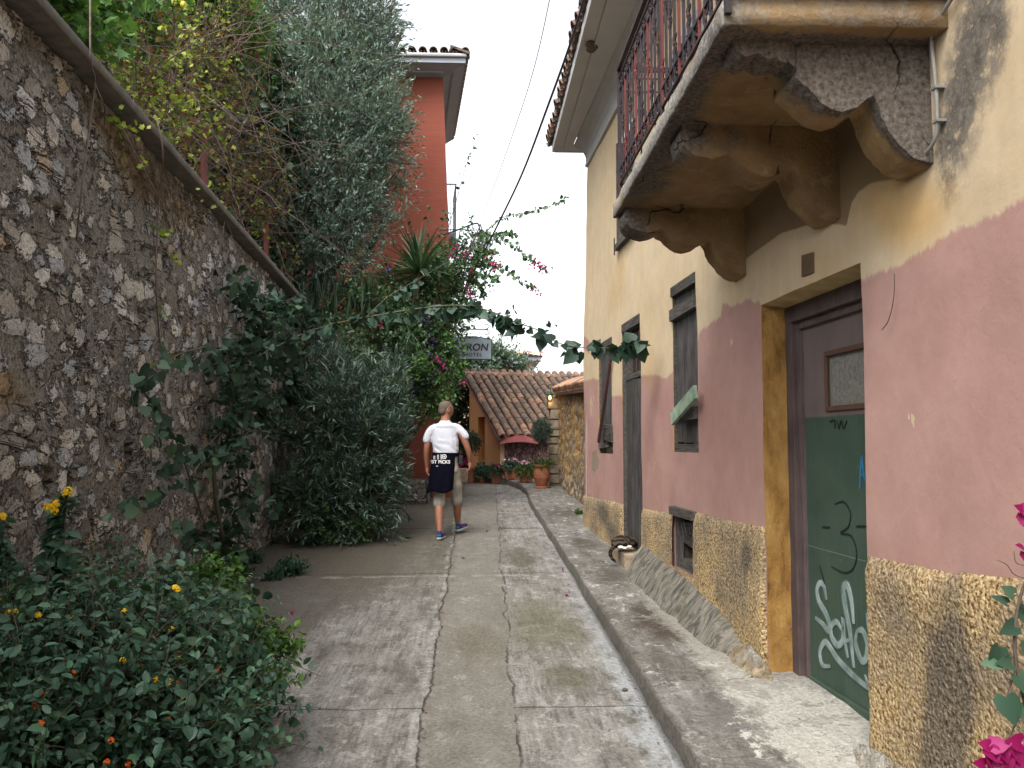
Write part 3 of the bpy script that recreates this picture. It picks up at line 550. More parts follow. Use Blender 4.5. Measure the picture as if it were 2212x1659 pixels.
def wallgrid(y0, y1, z0, z1, sy, sz, holes, pf):
    Ys = lines(y0, y1, sy, [q for h in holes for q in h[:2] if y0 < q < y1]); Zs = lines(z0, z1, sz, [q for h in holes for q in h[2:] if z0 < q < z1])
    co = [pf(Y, z) for Y in Ys for z in Zs]; n = len(Zs); f = []
    for i in range(len(Ys) - 1):
        for j in range(n - 1):
            yc = (Ys[i] + Ys[i + 1]) / 2; zc = (Zs[j] + Zs[j + 1]) / 2
            if any(h[0] < yc < h[1] and h[2] < zc < h[3] for h in holes): continue
            f.append((i * n + j, i * n + j + 1, (i + 1) * n + j + 1, (i + 1) * n + j))
    return Ys, Zs, co, f
Ys, Zs, co, f = wallgrid(-6, 12.25, -.2, 5.75, .06, .06, list(OPEN.values()), WP)
yz = [(Y, z) for Y in Ys for z in Zs]
PATCH = [(Rw(1265, 860), .5)]
def pinkd(Y, z):
    d = pk(Y) - z
    if Y > 11.6: d = max(d, .09 - abs((z - 3.0) - (Y - 12.0) * .25)) if 2.75 < z < 3.2 and Y > 11.75 else d
    return max(-.3, min(.3, d))
def brownd(Y, z):                                                  # darker brown zone of wall between the brackets
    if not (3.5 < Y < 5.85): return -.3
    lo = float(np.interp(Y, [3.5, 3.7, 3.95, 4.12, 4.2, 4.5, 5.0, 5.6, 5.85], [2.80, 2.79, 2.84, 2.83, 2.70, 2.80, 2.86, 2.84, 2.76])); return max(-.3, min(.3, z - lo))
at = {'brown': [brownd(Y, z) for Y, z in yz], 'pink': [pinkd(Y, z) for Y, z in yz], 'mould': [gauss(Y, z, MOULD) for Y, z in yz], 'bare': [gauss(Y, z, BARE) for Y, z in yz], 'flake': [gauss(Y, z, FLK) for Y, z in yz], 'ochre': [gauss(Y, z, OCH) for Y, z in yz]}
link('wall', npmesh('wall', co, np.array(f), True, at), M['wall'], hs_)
# small brown patch painted above the door
b = MB(); q = [Rw(1731, 552, .016), Rw(1754, 545, .016), Rw(1754, 588, .016), Rw(1731, 598, .016)]; q2 = [p + Vector((.02, 0, 0)) for p in q]
b.add(q + q2, [(0, 1, 2, 3), (7, 6, 5, 4), (0, 4, 5, 1), (1, 5, 6, 2), (2, 6, 7, 3), (3, 7, 4, 0)]); b.build('wall_plate', plain('brown plate', (.13, .085, .05), .8), hs_)
b = MB(); b.tube(curve_pts([Rw(x, y, .02) for x, y in ((1932, 590), (1931, 640), (1920, 690), (1905, 713))], 14), .0022, 4); b.build('hanging_wire', M['bark'], hs_)
# plinth: separate thick roughcast band
ph_ = [OPEN['vent'], (OPEN['door'][0] - .03, OPEN['door'][1] + .28, -.3, 2.6), OPEN['wdoor']]
PM_ = wpx([((2090, 1480), .14, .5, 1.0), ((2040, 1600), .12, .4, 1.0), ((2170, 1400), .08, .25, .3), ((1620, 1200), .12, .12, .9), ((1560, 1290), .2, .15, .6), ((1310, 1110), .45, .15, .9), ((1330, 1150), .4, .1, .7), ((1400, 1160), .2, .1, .5)])
def segs():
    cuts = [(-6, 4.06), (5.37, 8.70), (9.62, 12.27)]; out = []
    for k, (a, c_) in enumerate(cuts):
        st = .022 if c_ < 9 else .04
        Y0 = np.arange(a, 2.2, .2) if a < 0 else np.array([]); ys = np.concatenate([Y0, np.arange(max(a, 2.2), c_, st), [c_]])
        if k == 1: ys = np.array(sorted(set(list(ys)) | {6.86, 7.49}))
        us = np.linspace(0, 1, 52 if k < 2 else 34)
        co = []; md = []
        for y in ys:
            top = pl(y) + .012 * noise.noise(Vector((y * 9, 2, 2))) + .01 * noise.noise(Vector((y * 25, 2, 2)))
            for u_ in us:
                z = -.1 + (top + .1) * u_; lip = min(1, (1 - u_) * 14); end = min(1, (c_ - y) / .03, (y - a) / .03 + (a < 0) * 9)
                d = .004 + (.032 + .012 * noise.noise(Vector((9, y * 2.5, z * 2.5)))) * (lip ** .5) * max(0, end) ** .5
                co.append((WX(y) - d - wbump(y, z), y, z)); md.append(gauss(y, z, PM_))
        n = len(us); f = []
        for i in range(len(ys) - 1):
            for j in range(n - 1):
                yc = (ys[i] + ys[i + 1]) / 2; zc = -.1 + (pl(yc) + .1) * (j + .5) / (n - 1)
                if k == 1 and 6.86 < yc < 7.49 and .54 < zc < 1.03: continue
                f.append((i * n + j, i * n + j + 1, (i + 1) * n + j + 1, (i + 1) * n + j))
        out.append((co, f, md))
    return out
for co, f, md in segs(): link('plinth', npmesh('plinth', co, np.array(f), True, {'mould': md}), M['plinth'], hs_)
# end walls, back wall, inner reveals
b = MB(); X0 = WX(12.25); vs = [(WX(12.2), 12.2, -.2), (8, 12.2, -.2), (8, 11.8, 5.75), (WX(12.2) + .02, 11.8, 5.75)]
b.add(vs, [(0, 1, 2, 3)]); b.add([(WX(-6), -6, -.2), (8, -6, -.2), (8, -6, 5.75), (WX(-6), -6, 5.75)], [(0, 1, 2, 3)]); b.add([(8, -6, -.2), (8, 12.2, -.2), (8, 11.8, 5.75), (8, -6, 5.75)], [(0, 1, 2, 3)])
b.build('side_wall', M['cornice'], hs_)
def reveal(h, depth, name, m, parent, sides='LRTB', side_m=None):
    y0, y1, z0, z1 = h; b = MB()
    def strip(pts):
        a = [Vector(WP(Y, z)) for Y, z in pts]; c = [Vector(WP(Y, z)) + Vector((depth, 0, 0)) for Y, z in pts]; n = len(pts)
        b.add(a + c, [(i, i + 1, n + i + 1, n + i) for i in range(n - 1)])
    zz = np.linspace(z0, z1, 20); yy = np.linspace(y0, y1, 12)
    if 'L' in sides: strip([(y1, z) for z in zz])
    if 'R' in sides: strip([(y0, z) for z in zz])
    if 'T' in sides: strip([(y, z1) for y in yy])
    if 'B' in sides: strip([(y, z0) for y in yy])
    return b.build(name, m, parent)
def dark_back(h, depth, parent):
    y0, y1, z0, z1 = h; b = MB(); b.add([Vector(WP(Y, z)) + Vector((depth, 0, 0)) for Y, z in ((y0 - .1, z0 - .1), (y1 + .1, z0 - .1), (y1 + .1, z1 + .1), (y0 - .1, z1 + .1))], [(0, 1, 2, 3)]); return b.build('dark_interior', M['dark'], parent)
def planks(b, y0, y1, z0, z1, off, n, th=.025, gap=.004, jit=.003, m=0):
    W = (y1 - y0) / n
    for i in range(n):
        a = y0 + i * W + gap / 2; c = y0 + (i + 1) * W - gap / 2; t0 = z0 + random.uniform(0, .012); t1 = z1 - random.uniform(0, .02); d = random.uniform(-jit, jit) + off
        x0 = WX(a); x1 = WX(c); vs = [(x0 - d, a, t0), (x1 - d, c, t0), (x1 - d, c, t1), (x0 - d, a, t1)]; vs += [(x + th, y, z) for x, y, z in vs]
        b.add(vs, [(0, 1, 2, 3), (7, 6, 5, 4), (0, 4, 5, 1), (1, 5, 6, 2), (2, 6, 7, 3), (3, 7, 4, 0)], random.random(), m)
def wb(b, y0, y1, z0, z1, off, th=.04, a=None, tilt=0):   # board lying on the wall plane
    vs = [(WX(y) - off, y, z + tilt * (y - y0)) for y, z in ((y0, z0), (y1, z0), (y1, z1), (y0, z1))]; vs += [(x + th, y, z) for x, y, z in vs]
    b.add(vs, [(0, 1, 2, 3), (7, 6, 5, 4), (0, 4, 5, 1), (1, 5, 6, 2), (2, 6, 7, 3), (3, 7, 4, 0)], random.random() if a is None else a)
# --- window with wooden shutters (three parts pattern)
och_m = plain('ochre reveal plaster', (.40, .245, .075), .93, .4, 6, .02)
def window(key, label):
    h = OPEN[key]; y0, y1, z0, z1 = h
    b = MB(); planks(b, y0 + .03, y1 - .03, z0 + .08, z1 - .06, -.03, 5); wn = b.build('window_shutter', M['wood'], hs_, label=label)
    reveal(h, .12, 'reveal', och_m, wn, 'LRTB')
    b = MB(); wb(b, y0 - .0, y1 + .0, z1 - .07, z1 + .015, .012, .1); wb(b, y0, y0 + .022, z0, z1 - .072, -.012, .08); wb(b, y1 - .03, y1, z0, z1 - .072, -.008, .08); b.build('frame', M['woodh'], wn)
    return wn
wB = window('winB', 'closed grey plank shutter with a green board nailed across')
b = MB(); wb(b, 6.79, 7.52, 2.70, 2.80, .02, .07, tilt=-.02); b.build('crossboard', M['woodh'], wB); b = MB(); wb(b, 6.78, 7.1, 1.80, 1.90, .03, .07); b.build('crossboard', M['woodh'], wB)
b = MB(); wb(b, 7.05, 7.52, 1.82, 1.89, .015, .06, tilt=.02); b.build('crossboard', M['woodh'], wB); b = MB(); wb(b, 6.77, 7.5, 1.53, 1.60, -.01, .08); b.build('sill', M['woodh'], wB)
b = MB(); p = Rw(1452, 905, .09); q = Rw(1503, 846, .07); b.bar(p, q, .03, .11, up=(0, 0, 1)); b.build('green_board', M['green'], wB, bevel=.004, label='green painted board nailed slanting')
wA = window('winA', 'closed grey plank shutter with a thin dark red bar leaning across')
b = MB(); b.bar(Rw(1320, 770, .04), Rw(1293, 955, .09), .03, .045); b.build('red_bar', plain('dark red wood', (.07, .03, .027), .7), wA)
b = MB(); wb(b, 10.15, 10.75, 1.62, 1.82, .03, .09, tilt=.05); wb(b, 10.5, 11.1, 1.56, 1.72, .01, .07, tilt=-.03); b.build('crossboard', M['woodh'], wA)
# --- narrow wooden door
h = OPEN['wdoor']; b = MB(); planks(b, 8.74, 9.575, .5, 2.30, -.02, 5, .03, .014, .012); wd = b.build('plank_door', M['wood'], hs_, label='tall narrow grey plank door above the step')
reveal(h, .16, 'reveal', och_m, wd, 'LRTB'); dark_back(h, .5, wd)
b = MB(); wb(b, 9.576, 9.6, .45, 2.93, .004, .14); wb(b, 8.72, 8.739, .45, 2.93, -.04, .1); b.build('door_frame', M['woodh'], wd)
b = MB(); wb(b, 8.72, 9.6, 2.85, 2.945, .012, .14); b.build('lintel', M['woodh'], wd); b = MB(); wb(b, 8.745, 9.57, 2.31, 2.37, -.03, .08); b.build('transom', M['woodh'], wd)
b = MB()
for y in (8.95, 9.15, 9.35): b.tube([(WX(y) + .07, y, 2.37), (WX(y) + .07, y, 2.85)], .008, 5)
b.build('transom_bar', M['iron'], wd)
# --- vent with broken boards
vn = reveal(OPEN['vent'], .2, 'cellar_vent', M['bark'], hs_); vn['label'] = 'small cellar opening with broken grey boards'; dark_back(OPEN['vent'], .25, vn)
for z0, z1, t_, o_ in ((.86, .96, -.06, -.05), (.71, .81, .08, -.06), (.57, .68, -.12, -.03)):
    b = MB(); wb(b, 6.9, 7.47, z0, z1, o_, .02, tilt=t_); b.build('vent_board', M['woodh'], vn)
b = MB(); wb(b, 6.84, 7.5, .99, 1.06, .05, .14); b.build('vent_lintel', M['woodh'], vn)
for a_, c_, o_ in ((7.44, 7.49, -.02), (6.88, 6.9, -.04)): b = MB(); wb(b, a_, c_, .54, .99, o_, .04); b.build('vent_frame', M['wood'], vn)
b = MB()
for k in range(9):
    y = 6.92 + .06 * k; b.tube([(WX(y) - .01 - random.random() * .03, y, .97), (WX(y) - .0, y + random.uniform(-.15, .15), .8 + random.random() * .1)], .0015, 3)
b.build('wire_mesh', M['thin'], vn)
# --- upstairs shutters
def louvre(h, label):
    y0, y1, z0, z1 = h; b = MB(); n = int((z1 - z0) / .055)
    for k in range(n):
        z = z0 + .03 + k * .055; b.add([(WX(y) + dx, y, z + dz) for y in (y0 + .07, y1 - .07) for dx, dz in ((.02, 0), (.05, .045), (.056, .045), (.026, 0))], [(0, 4, 5, 1), (1, 5, 6, 2), (2, 6, 7, 3), (3, 7, 4, 0)])
    o = b.build('louvred_shutter', M['soffitblue'], hs_, label=label)
    b = MB(); wb(b, y0, y0 + .07, z0, z1, 0, .05); wb(b, y1 - .07, y1, z0, z1, 0, .05); wb(b, y0 + .071, y1 - .071, z1 - .07, z1, 0, .05); wb(b, (y0 + y1) / 2 - .04, (y0 + y1) / 2 + .04, z0, z1 - .071, .003, .05); b.build('shutter_frame', M['soffitblue'], o); dark_back(h, .12, o); return o
louvre(OPEN['up1'], 'grey louvred shutter upstairs'); louvre(OPEN['bdoor'], 'louvred balcony door behind the railing')
h = OPEN['up2']; b = MB(); planks(b, h[0], h[1], h[2], h[3], -.04, 4); o = b.build('upper_shutter', M['wood'], hs_, label='upstairs grey plank shutter at the far end'); b = MB(); wb(b, h[0] - .02, h[1] + .02, h[2] - .06, h[2], .05, .1); wb(b, h[1] - .06, h[1], h[2], h[3], .02, .06); b.build('frame', M['woodh'], o)
b = MB(); p = Rw(1327, 533, .05); b.bar(p + Vector((0, 0, -.1)), p + Vector((0, 0, .1)), .012); b.bar(p + Vector((0, -.08, 0)), p + Vector((.08, .1, 0)), .012); b.build('wall_hook', M['iron'], hs_)

# --- main door: reveal, frame, leaf, glass, graffiti
hd = OPEN['door']
dr = empty('front_door', (2.1, 4.7, .2)); dr.parent = hs_; dr.matrix_parent_inverse = PM(hs_).inverted(); dr['label'] = 'green and purple metal door set deep in the wall with white graffiti'
t = NT('burnt ochre reveal'); o_ = t.obj(); n_ = t.noise(t.map(o_, (3, 3, 1.2)), 3, 7, .65); n2 = t.noise(o_, 22, 6, .7)
rev = t.fin(t.mix(t.mr(n2, .64, .70, 0, .7), t.ramp(n_, (.3, (.12, .06, .022)), (.46, (.27, .145, .042)), (.64, (.36, .215, .07)), (.8, (.42, .31, .16))), (.30, .25, .19)), .92, t.bump(t.math('ADD', n_, t.math('MULTIPLY', n2, .4)), .03, 1.), .12)
b = MB(); ny, nz = 8, 60
vs = []
for i in range(nz + 1):
    z = -.05 + (hd[3] + .05) * i / nz
    for j in range(ny + 1):
        u_ = j / ny; y = hd[1] + .012 * noise.noise(Vector((z * 4, u_ * 2, 8))) - .015 * u_; a = Vector(WP(hd[1], z)) if j == 0 else Vector((WX(hd[1]) + .165 * u_, y, z)); vs.append(a)
b.add(vs, [(i * (ny + 1) + j, i * (ny + 1) + j + 1, (i + 1) * (ny + 1) + j + 1, (i + 1) * (ny + 1) + j) for i in range(nz) for j in range(ny)])
b.build('reveal', rev, dr, smooth=True)
reveal(hd, .45, 'jamb', M['cornice'], dr, 'R'); 
b = MB(); yy = np.linspace(hd[0], hd[1], 24)
a = [Vector(WP(y, hd[3])) for y in yy]; c_ = [Vector((WX(y) + .22, y, hd[3] - .035 + .006 * noise.noise(Vector((y * 5, 0, 0))))) for y in yy]; b.add(a + c_, [(i, i + 1, 24 + i + 1, 24 + i) for i in range(23)])
b.build('door_soffit', plain('yellow soffit plaster', (.44, .32, .16), .93, .3, 6, .015), dr)
FO = -.145
b = MB(); wb(b, 5.255, 5.36, -.05, 2.46, FO, .07); wb(b, 4.0, 5.36, 2.36, 2.46, FO + .002, .07); wb(b, 5.21, 5.254, -.05, 2.31, FO - .03, .07); wb(b, 4.0, 5.253, 2.311, 2.359, FO - .03, .07)
b.build('door_frame', M['frame'], dr, bevel=.004)
LO = -.20
gy0, gy1, gz0, gz1 = Rw(1862, 870, LO).y, Rw(1788, 768, LO).y, Rw(1862, 868, LO).z - .005, 2.12
gz0 = Rw(1790, 878, LO).z; gz1 = Rw(1795, 768, LO).z
gy0 = gy1 - .62
b = MB()
for (y0, y1, z0, z1) in ((4.0, 5.215, .16, gz0), (4.0, 5.215, gz1, 2.35), (4.0, gy0, gz0, gz1), (gy1, 5.215, gz0, gz1)): wb(b, y0, y1, z0, z1, LO, .04)
b.build('door_leaf', M['door'], dr)
b = MB(); wb(b, gy0 + .001, gy1 - .001, gz0 + .001, gz1 - .001, LO - .012, .01); b.build('door_glass', M['glass'], dr)
b = MB(); e = .028
for (y0, y1, z0, z1) in ((gy0, gy1, gz0 - e, gz0), (gy0, gy1, gz1, gz1 + e), (gy1, gy1 + e, gz0 - e, gz1 + e), (gy0 - e, gy0, gz0 - e, gz1 + e)): wb(b, y0, y1, z0, z1, LO + .012, .02)
b.build('glass_frame', plain('brown glazing bead', (.11, .06, .04), .7), dr, bevel=.003)
b = MB(); wb(b, 4.0, 5.215, .15, .205, LO + .02, .018); b.build('kick_rail', M['door'], dr)
b = MB(); wb(b, 3.98, 5.25, -.05, .15, LO - .06, .02); b.build('threshold_gap', M['dark'], dr)
def stroke(pts, wd, off=.004, n=40, tap=.5):
    P = curve_pts([Rw(*p, LO + off) for p in pts], n); b = MB(); vs = []
    for i, p in enumerate(P):
        d = (P[min(i + 1, n)] - P[max(i - 1, 0)]); d = d.normalized(); s_ = Vector((1, .04, 0)).normalized().cross(d).normalized(); k = wd * (1 - tap * abs(2 * i / n - 1) ** 3) / 2
        vs += [p - s_ * k, p + s_ * k, p + s_ * k + Vector((.003, 0, 0)), p - s_ * k + Vector((.003, 0, 0))]
    b.add(vs, [(4 * i + a_, 4 * i + (a_ + 1) % 4, 4 * i + 4 + (a_ + 1) % 4, 4 * i + 4 + a_) for i in range(n) for a_ in range(4)]); return b
tp = NT('white spray paint'); o_ = tp.obj(); tp.fin(tp.mix(tp.mr(tp.noise(o_, 9, 5), .35, .65), (.14, .20, .18), (.36, .42, .42)), .8, None, .2); SP = tp.m
tp = NT('thin pale overspray'); tp.fin((.085, .135, .11), .8, None, .2); SPF = tp.m
def z2(x, y): return ((2350 + x / 2.218) * 2212 / 3264, (1700 + y / 2.218) * 2212 / 3264)
ST = [([(628, 470), (612, 380), (585, 350), (562, 400), (575, 480), (620, 560), (648, 640), (640, 690), (600, 640), (550, 598)], .036),
      ([(735, 680), (700, 625), (662, 660), (665, 730), (705, 790), (745, 750), (745, 600), (752, 720), (780, 880)], .036),
      ([(820, 640), (805, 480), (775, 370), (748, 400), (765, 540), (795, 700), (822, 950)], .042), ([(760, 760), (800, 755)], .02),
      ([(845, 690), (835, 780), (870, 890), (905, 890), (918, 790), (885, 690), (845, 690)], .036), ([(912, 560), (930, 680), (952, 800), (965, 900)], .03),
      ([(655, 940), (600, 930), (582, 840), (615, 770), (650, 800), (700, 880), (800, 990), (900, 1075), (968, 1120)], .034), ([(968, 1120), (925, 1070), (900, 1000)], .02)]
for i, (pts, wd) in enumerate(ST):
    pts = [z2(*p) for p in pts]; o = stroke(pts, wd * 1.45, .003).build('graffiti_overspray', SPF, dr); stroke(pts, wd, .0062).build('graffiti_stroke', SP, dr)
def z3(x, y): return ((2400 + x * .9931) * 2212 / 3264, (800 + y * .9934) * 2212 / 3264)
BK = plain('black marker', (.012, .018, .015), .7)
for pts in ([(262, 812), (290, 805), (312, 840), (305, 885), (280, 905), (315, 915), (332, 970), (320, 1020), (290, 1032), (252, 1013)], [(220, 886), (246, 887)], [(330, 883), (366, 884)], [(213, 1010), (222, 1040), (230, 1070)], [(245, 548), (262, 545), (262, 570)], [(270, 545), (275, 570), (282, 545), (290, 570), (300, 545)]):
    stroke([z3(*p) for p in pts], .011, .004).build('marker_stroke', BK, dr)
BL = plain('blue marker', (.03, .17, .30), .7)
for pts in ([(342, 765), (344, 700), (347, 655)], [(347, 655), (352, 700), (358, 740)], [(342, 722), (352, 718)]): stroke([z3(*p) for p in pts], .014, .004).build('marker_stroke', BL, dr)

# --- balcony
SX, SY0, SY1, SZ = .945, 3.27, 5.85, 3.17
def tz(y): return .10 * (5.85 - y) / 2.6                     # the old balcony leans: near end a little higher
def tx(y): return .03 * (5.85 - y) / 2.6
def grid_surf(fn, nu, nv, at):
    co = []; av = {k: [] for k in at}
    for i in range(nu + 1):
        for j in range(nv + 1):
            p = Vector(fn(i / nu, j / nv)); co.append(p)
            for k, g in at.items(): av[k].append(g(p))
    f = np.array([[i * (nv + 1) + j, i * (nv + 1) + j + 1, (i + 1) * (nv + 1) + j + 1, (i + 1) * (nv + 1) + j] for i in range(nu) for j in range(nv)]); return co, f, av
def g3(p, lst): return sum(k * math.exp(-((p.x - a) / sx) ** 2 - ((p.y - b_) / sy) ** 2 - ((p.z - c) / sz) ** 2) for a, b_, c, sx, sy, sz, k in lst)
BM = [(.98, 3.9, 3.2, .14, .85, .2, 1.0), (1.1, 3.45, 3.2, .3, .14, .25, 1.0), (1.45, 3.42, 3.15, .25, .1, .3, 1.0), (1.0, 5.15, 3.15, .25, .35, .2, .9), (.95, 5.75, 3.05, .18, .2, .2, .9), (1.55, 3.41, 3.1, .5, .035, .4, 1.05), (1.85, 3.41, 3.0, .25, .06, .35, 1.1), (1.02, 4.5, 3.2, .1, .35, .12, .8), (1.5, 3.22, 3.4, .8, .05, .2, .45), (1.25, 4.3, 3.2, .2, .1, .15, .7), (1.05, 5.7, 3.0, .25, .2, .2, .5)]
BP = [(.95, 4.4, 3.28, .035, 3., .14, 1.0), (1.5, 3.24, 3.33, .9, .06, .14, .85), (1.5, 3.5, 2.95, .5, .25, .12, .5), (1.5, 4.3, 2.95, .3, .2, .1, .35)]
at2 = {'mould': lambda p: g3(p, BM), 'pale': lambda p: g3(p, BP)}
bal = empty('balcony', (1.4, 4.4, 3.2)); bal.parent = hs_; bal.matrix_parent_inverse = PM(hs_).inverted(); bal['label'] = 'crumbling balcony with scrolled brackets and rusty red railing'
def crumb(p, k=.007): return k * noise.noise(p * 7) + k * .6 * noise.noise(p * 19)
# slab as a closed strip around its section
sec = [(2.02, 3.175), (1.3, 3.172), (SX + .03, 3.17), (SX + .004, 3.168), (SX, 3.175), (SX, 3.262), (SX + .01, 3.27), (2.02, 3.29)]
secd = []
for i in range(len(sec) - 1):
    n = max(1, int(math.hypot(sec[i + 1][0] - sec[i][0], sec[i + 1][1] - sec[i][1]) / .03)); secd += [(sec[i][0] + (sec[i + 1][0] - sec[i][0]) * k / n, sec[i][1] + (sec[i + 1][1] - sec[i][1]) * k / n) for k in range(n)]
secd.append(sec[-1]); yy = np.arange(SY0, SY1 + .001, .03); co = []
for y in yy:
    for x, z in secd:
        p = Vector((x + (tx(y) if x < 1.5 else 0), y, z + tz(y))); p += Vector((crumb(p), 0, crumb(p + Vector((3, 3, 3))) * .7)) if x < 1.95 else Vector((0, 0, 0)); co.append(p)
n = len(secd); f = np.array([[i * n + j, (i + 1) * n + j, (i + 1) * n + j + 1, i * n + j + 1] for i in range(len(yy) - 1) for j in range(n - 1)]); cap = np.array([list(range(n)), [len(co) - n + i for i in range(n)][::-1]])
link('slab', npmesh('slab', co, [f, cap], False, {'mould': [at2['mould'](p) for p in co], 'pale': [at2['pale'](p) for p in co]}), M['slab'], bal)
# near side upper cornice face
b = MB(); b.box(SX + .02, 2.02, SY0 - .05, SY0 + .05, 3.395, 3.47); fe_ = b.build('floor_edge', M['slab'], bal, bevel=.012)
for an_, av_ in (('mould', .8), ('pale', .45)): q_ = fe_.data.attributes.new(an_, 'FLOAT', 'POINT'); q_.data.foreach_set('value', np.full(len(fe_.data.vertices), av_, dtype=np.float32))
PROF = [(.81, 3.165), (.825, 3.12), (.81, 3.06), (.76, 3.02), (.67, 3.0), (.61, 3.015), (.575, 3.03), (.53, 3.0), (.48, 2.955), (.43, 2.925), (.38, 2.915), (.32, 2.93), (.275, 2.965), (.25, 2.975), (.232, 2.95), (.215, 2.90), (.185, 2.84), (.14, 2.785), (.09, 2.745), (.04, 2.725), (-.03, 2.72)]
PROFN = [(.60, 3.165), (.625, 3.13), (.60, 3.10), (.565, 3.07), (.58, 3.04)] + PROF[7:]
PROFF = [(.86, 3.19), (.80, 3.165), (.81, 3.12), (.77, 3.09), (.70, 3.10), (.66, 3.06), (.57, 3.10)]
def resamp(P, st):
    out = [P[0]]
    for a, c in zip(P, P[1:]):
        n = max(1, int(math.hypot(c[0] - a[0], c[1] - a[1]) / st)); out += [(a[0] + (c[0] - a[0]) * k / n, a[1] + (c[1] - a[1]) * k / n) for k in range(1, n + 1)]
    return out
def corbel(y0, y1, zs_=1., dz=0., label=None, prof=PROF):
    PR = resamp(prof, .018); n = len(PR); ny = max(5, int((y1 - y0) / .03)); co = []; f = []
    top = 3.172
    for j in range(ny + 1):
        y = y0 + (y1 - y0) * j / ny; ins = .006 * (1 - min(1, 6 * min(j / ny, 1 - j / ny)))
        for d, z in PR:
            z2_ = top + tz(y) - (top - z) * zs_ + dz + ins * .5; p = Vector((WX(y) - d + ins * .6, y, z2_)); q = crumb(p, .004) + .006 * noise.noise(p * 40); co.append(p + Vector((q, 0, q)))
    for j in range(ny):
        for i in range(n - 1): f.append((j * n + i, j * n + i + 1, (j + 1) * n + i + 1, (j + 1) * n + i))
    # side faces as grids from the profile up to the slab
    for jj, fl in ((0, 0), (ny, 1)):
        base = len(co); K = 10
        for i in range(n):
            p = Vector(co[jj * n + i])
            for k in range(K + 1):
                q = p.lerp(Vector((p.x, p.y, top + tz(p.y))), k / K); q.y += .006 * noise.noise(q * 6) if k else 0; co.append(q)
        for i in range(n - 1):
            for k in range(K):
                a_ = (base + i * (K + 1) + k, base + (i + 1) * (K + 1) + k, base + (i + 1) * (K + 1) + k + 1, base + i * (K + 1) + k + 1); f.append(a_ if fl else a_[::-1])
    return link('corbel', npmesh('corbel', co, np.array(f), False, {'mould': [at2['mould'](p) for p in co], 'pale': [at2['pale'](p) for p in co]}), M['slab'], bal, label=label)
corbel(5.62, 5.84); corbel(4.25, 4.47, 1.06); corbel(3.42, 3.64, 1.12, prof=PROFN); corbel(3.40, 3.56, 1.0, prof=[(.845, 3.165), (.83, 3.125), (.79, 3.10), (.74, 3.115), (.70, 3.09), (.66, 3.10), (.62, 3.075), (.59, 3.165)], label='broken dark stump of the near bracket')
# --- railing
rl = MB(); RX = SX + .045; zb, zt = 3.42, 4.22; YR0, YR1 = SY0 - .02, SY1 - .04
def hbar(z, s_=.022, r_=rl): 
    r_.bar((RX, YR0, z), (RX, YR1, z), s_, s_ * .8); r_.bar((RX, YR1, z), (WX(YR1), YR1, z), s_, s_ * .8); r_.bar((RX, YR0, z), (WX(YR0), YR0, z), s_, s_ * .8)
for z in (3.40, 3.50, 4.06, 4.155): hbar(z, .014)
hbar(4.22, .035)
rl.bar((RX, YR1, 3.3), (RX, YR1, 4.22), .026); rl.bar((RX, YR0, 3.3), (RX, YR0, 4.22), .026); rl.bar((RX, 4.45, 3.3), (RX, 4.45, 4.22), .02)
rl.build('railing', M['iron'], bal)
def scroll(b, c, r, ax, flip=1, turns=1.4, rr=.0055, n=16):
    pts = []
    for i in range(n + 1):
        t_ = i / n; a_ = t_ * turns * 2 * math.pi; q = r * (1 - .75 * t_); u_, v_ = q * math.cos(a_) * flip, q * math.sin(a_) + (r - q) * 0
        pts.append((c[0] + (0 if ax == 'y' else u_), c[1] + (u_ if ax == 'y' else 0), c[2] + v_))
    b.tube(pts, rr, 4)
nb = 27; k = 0
for i in range(nb):
    y = YR0 + (YR1 - YR0) * (i + .5) / nb; b = MB(); b.bar((RX, y, 3.40), (RX, y, 4.06), .013)
    zc = (3.62, 3.80, 3.94)[i % 3]
    for s_ in (-1, 1): scroll(b, (RX, y + s_ * .021, zc + .02), .019, 'y', -s_, rr=.0042); scroll(b, (RX, y + s_ * .02, zc - .045), .018, 'y', -s_, rr=.0042)
    b.sphere((RX, y, zc - .012), (.013, .013, .018), 6); b.build('baluster', M['iron'] if i % 4 else M['redpost'], bal)
for i in range(8):
    x = RX + (WX(YR1) - RX) * (i + .5) / 8
    for yq in (YR1, YR0):
        b = MB(); b.bar((x, yq, 3.40), (x, yq, 4.06), .011); zc = (3.64, 3.88)[i % 2]
        for s_ in (-1, 1): scroll(b, (x + s_ * .022, yq, zc + .03), .022, 'x', -s_)
        b.build('baluster', M['iron'], bal)
for i in range(13):
    y = YR0 + (YR1 - YR0) * (i + .5) / 13
    b = MB()
    for s_ in (-1, 1): scroll(b, (RX, y + s_ * .04, 3.45), .038, 'y', -s_, 1.2, .0045)
    b.build('scroll_ring', M['iron'], bal); b = MB()
    for s_ in (-1, 1): scroll(b, (RX, y + s_ * .035, 4.105), .032, 'y', -s_, 1.2, .0045)
    b.build('scroll_ring', M['iron'], bal)
# conduit on the near side of the balcony
cp = [(2080, -40), (2035, 30), (2012, 75), (2018, 150), (2024, 230), (2022, 290), (2005, 325), (1978, 345)]
b = MB(); b.tube(curve_pts([Rw(*p, .03) for p in cp], 40), .0085, 8); b.build('conduit', M['conduit'], hs_, smooth=True)
for p in ((2021, 190), (2024, 262)): q = Rw(*p, .03); b = MB(); b.box(q.x - .012, q.x + .03, q.y - .02, q.y + .02, q.z - .006, q.z + .006); b.build('conduit_clip', M['conduit'], hs_)

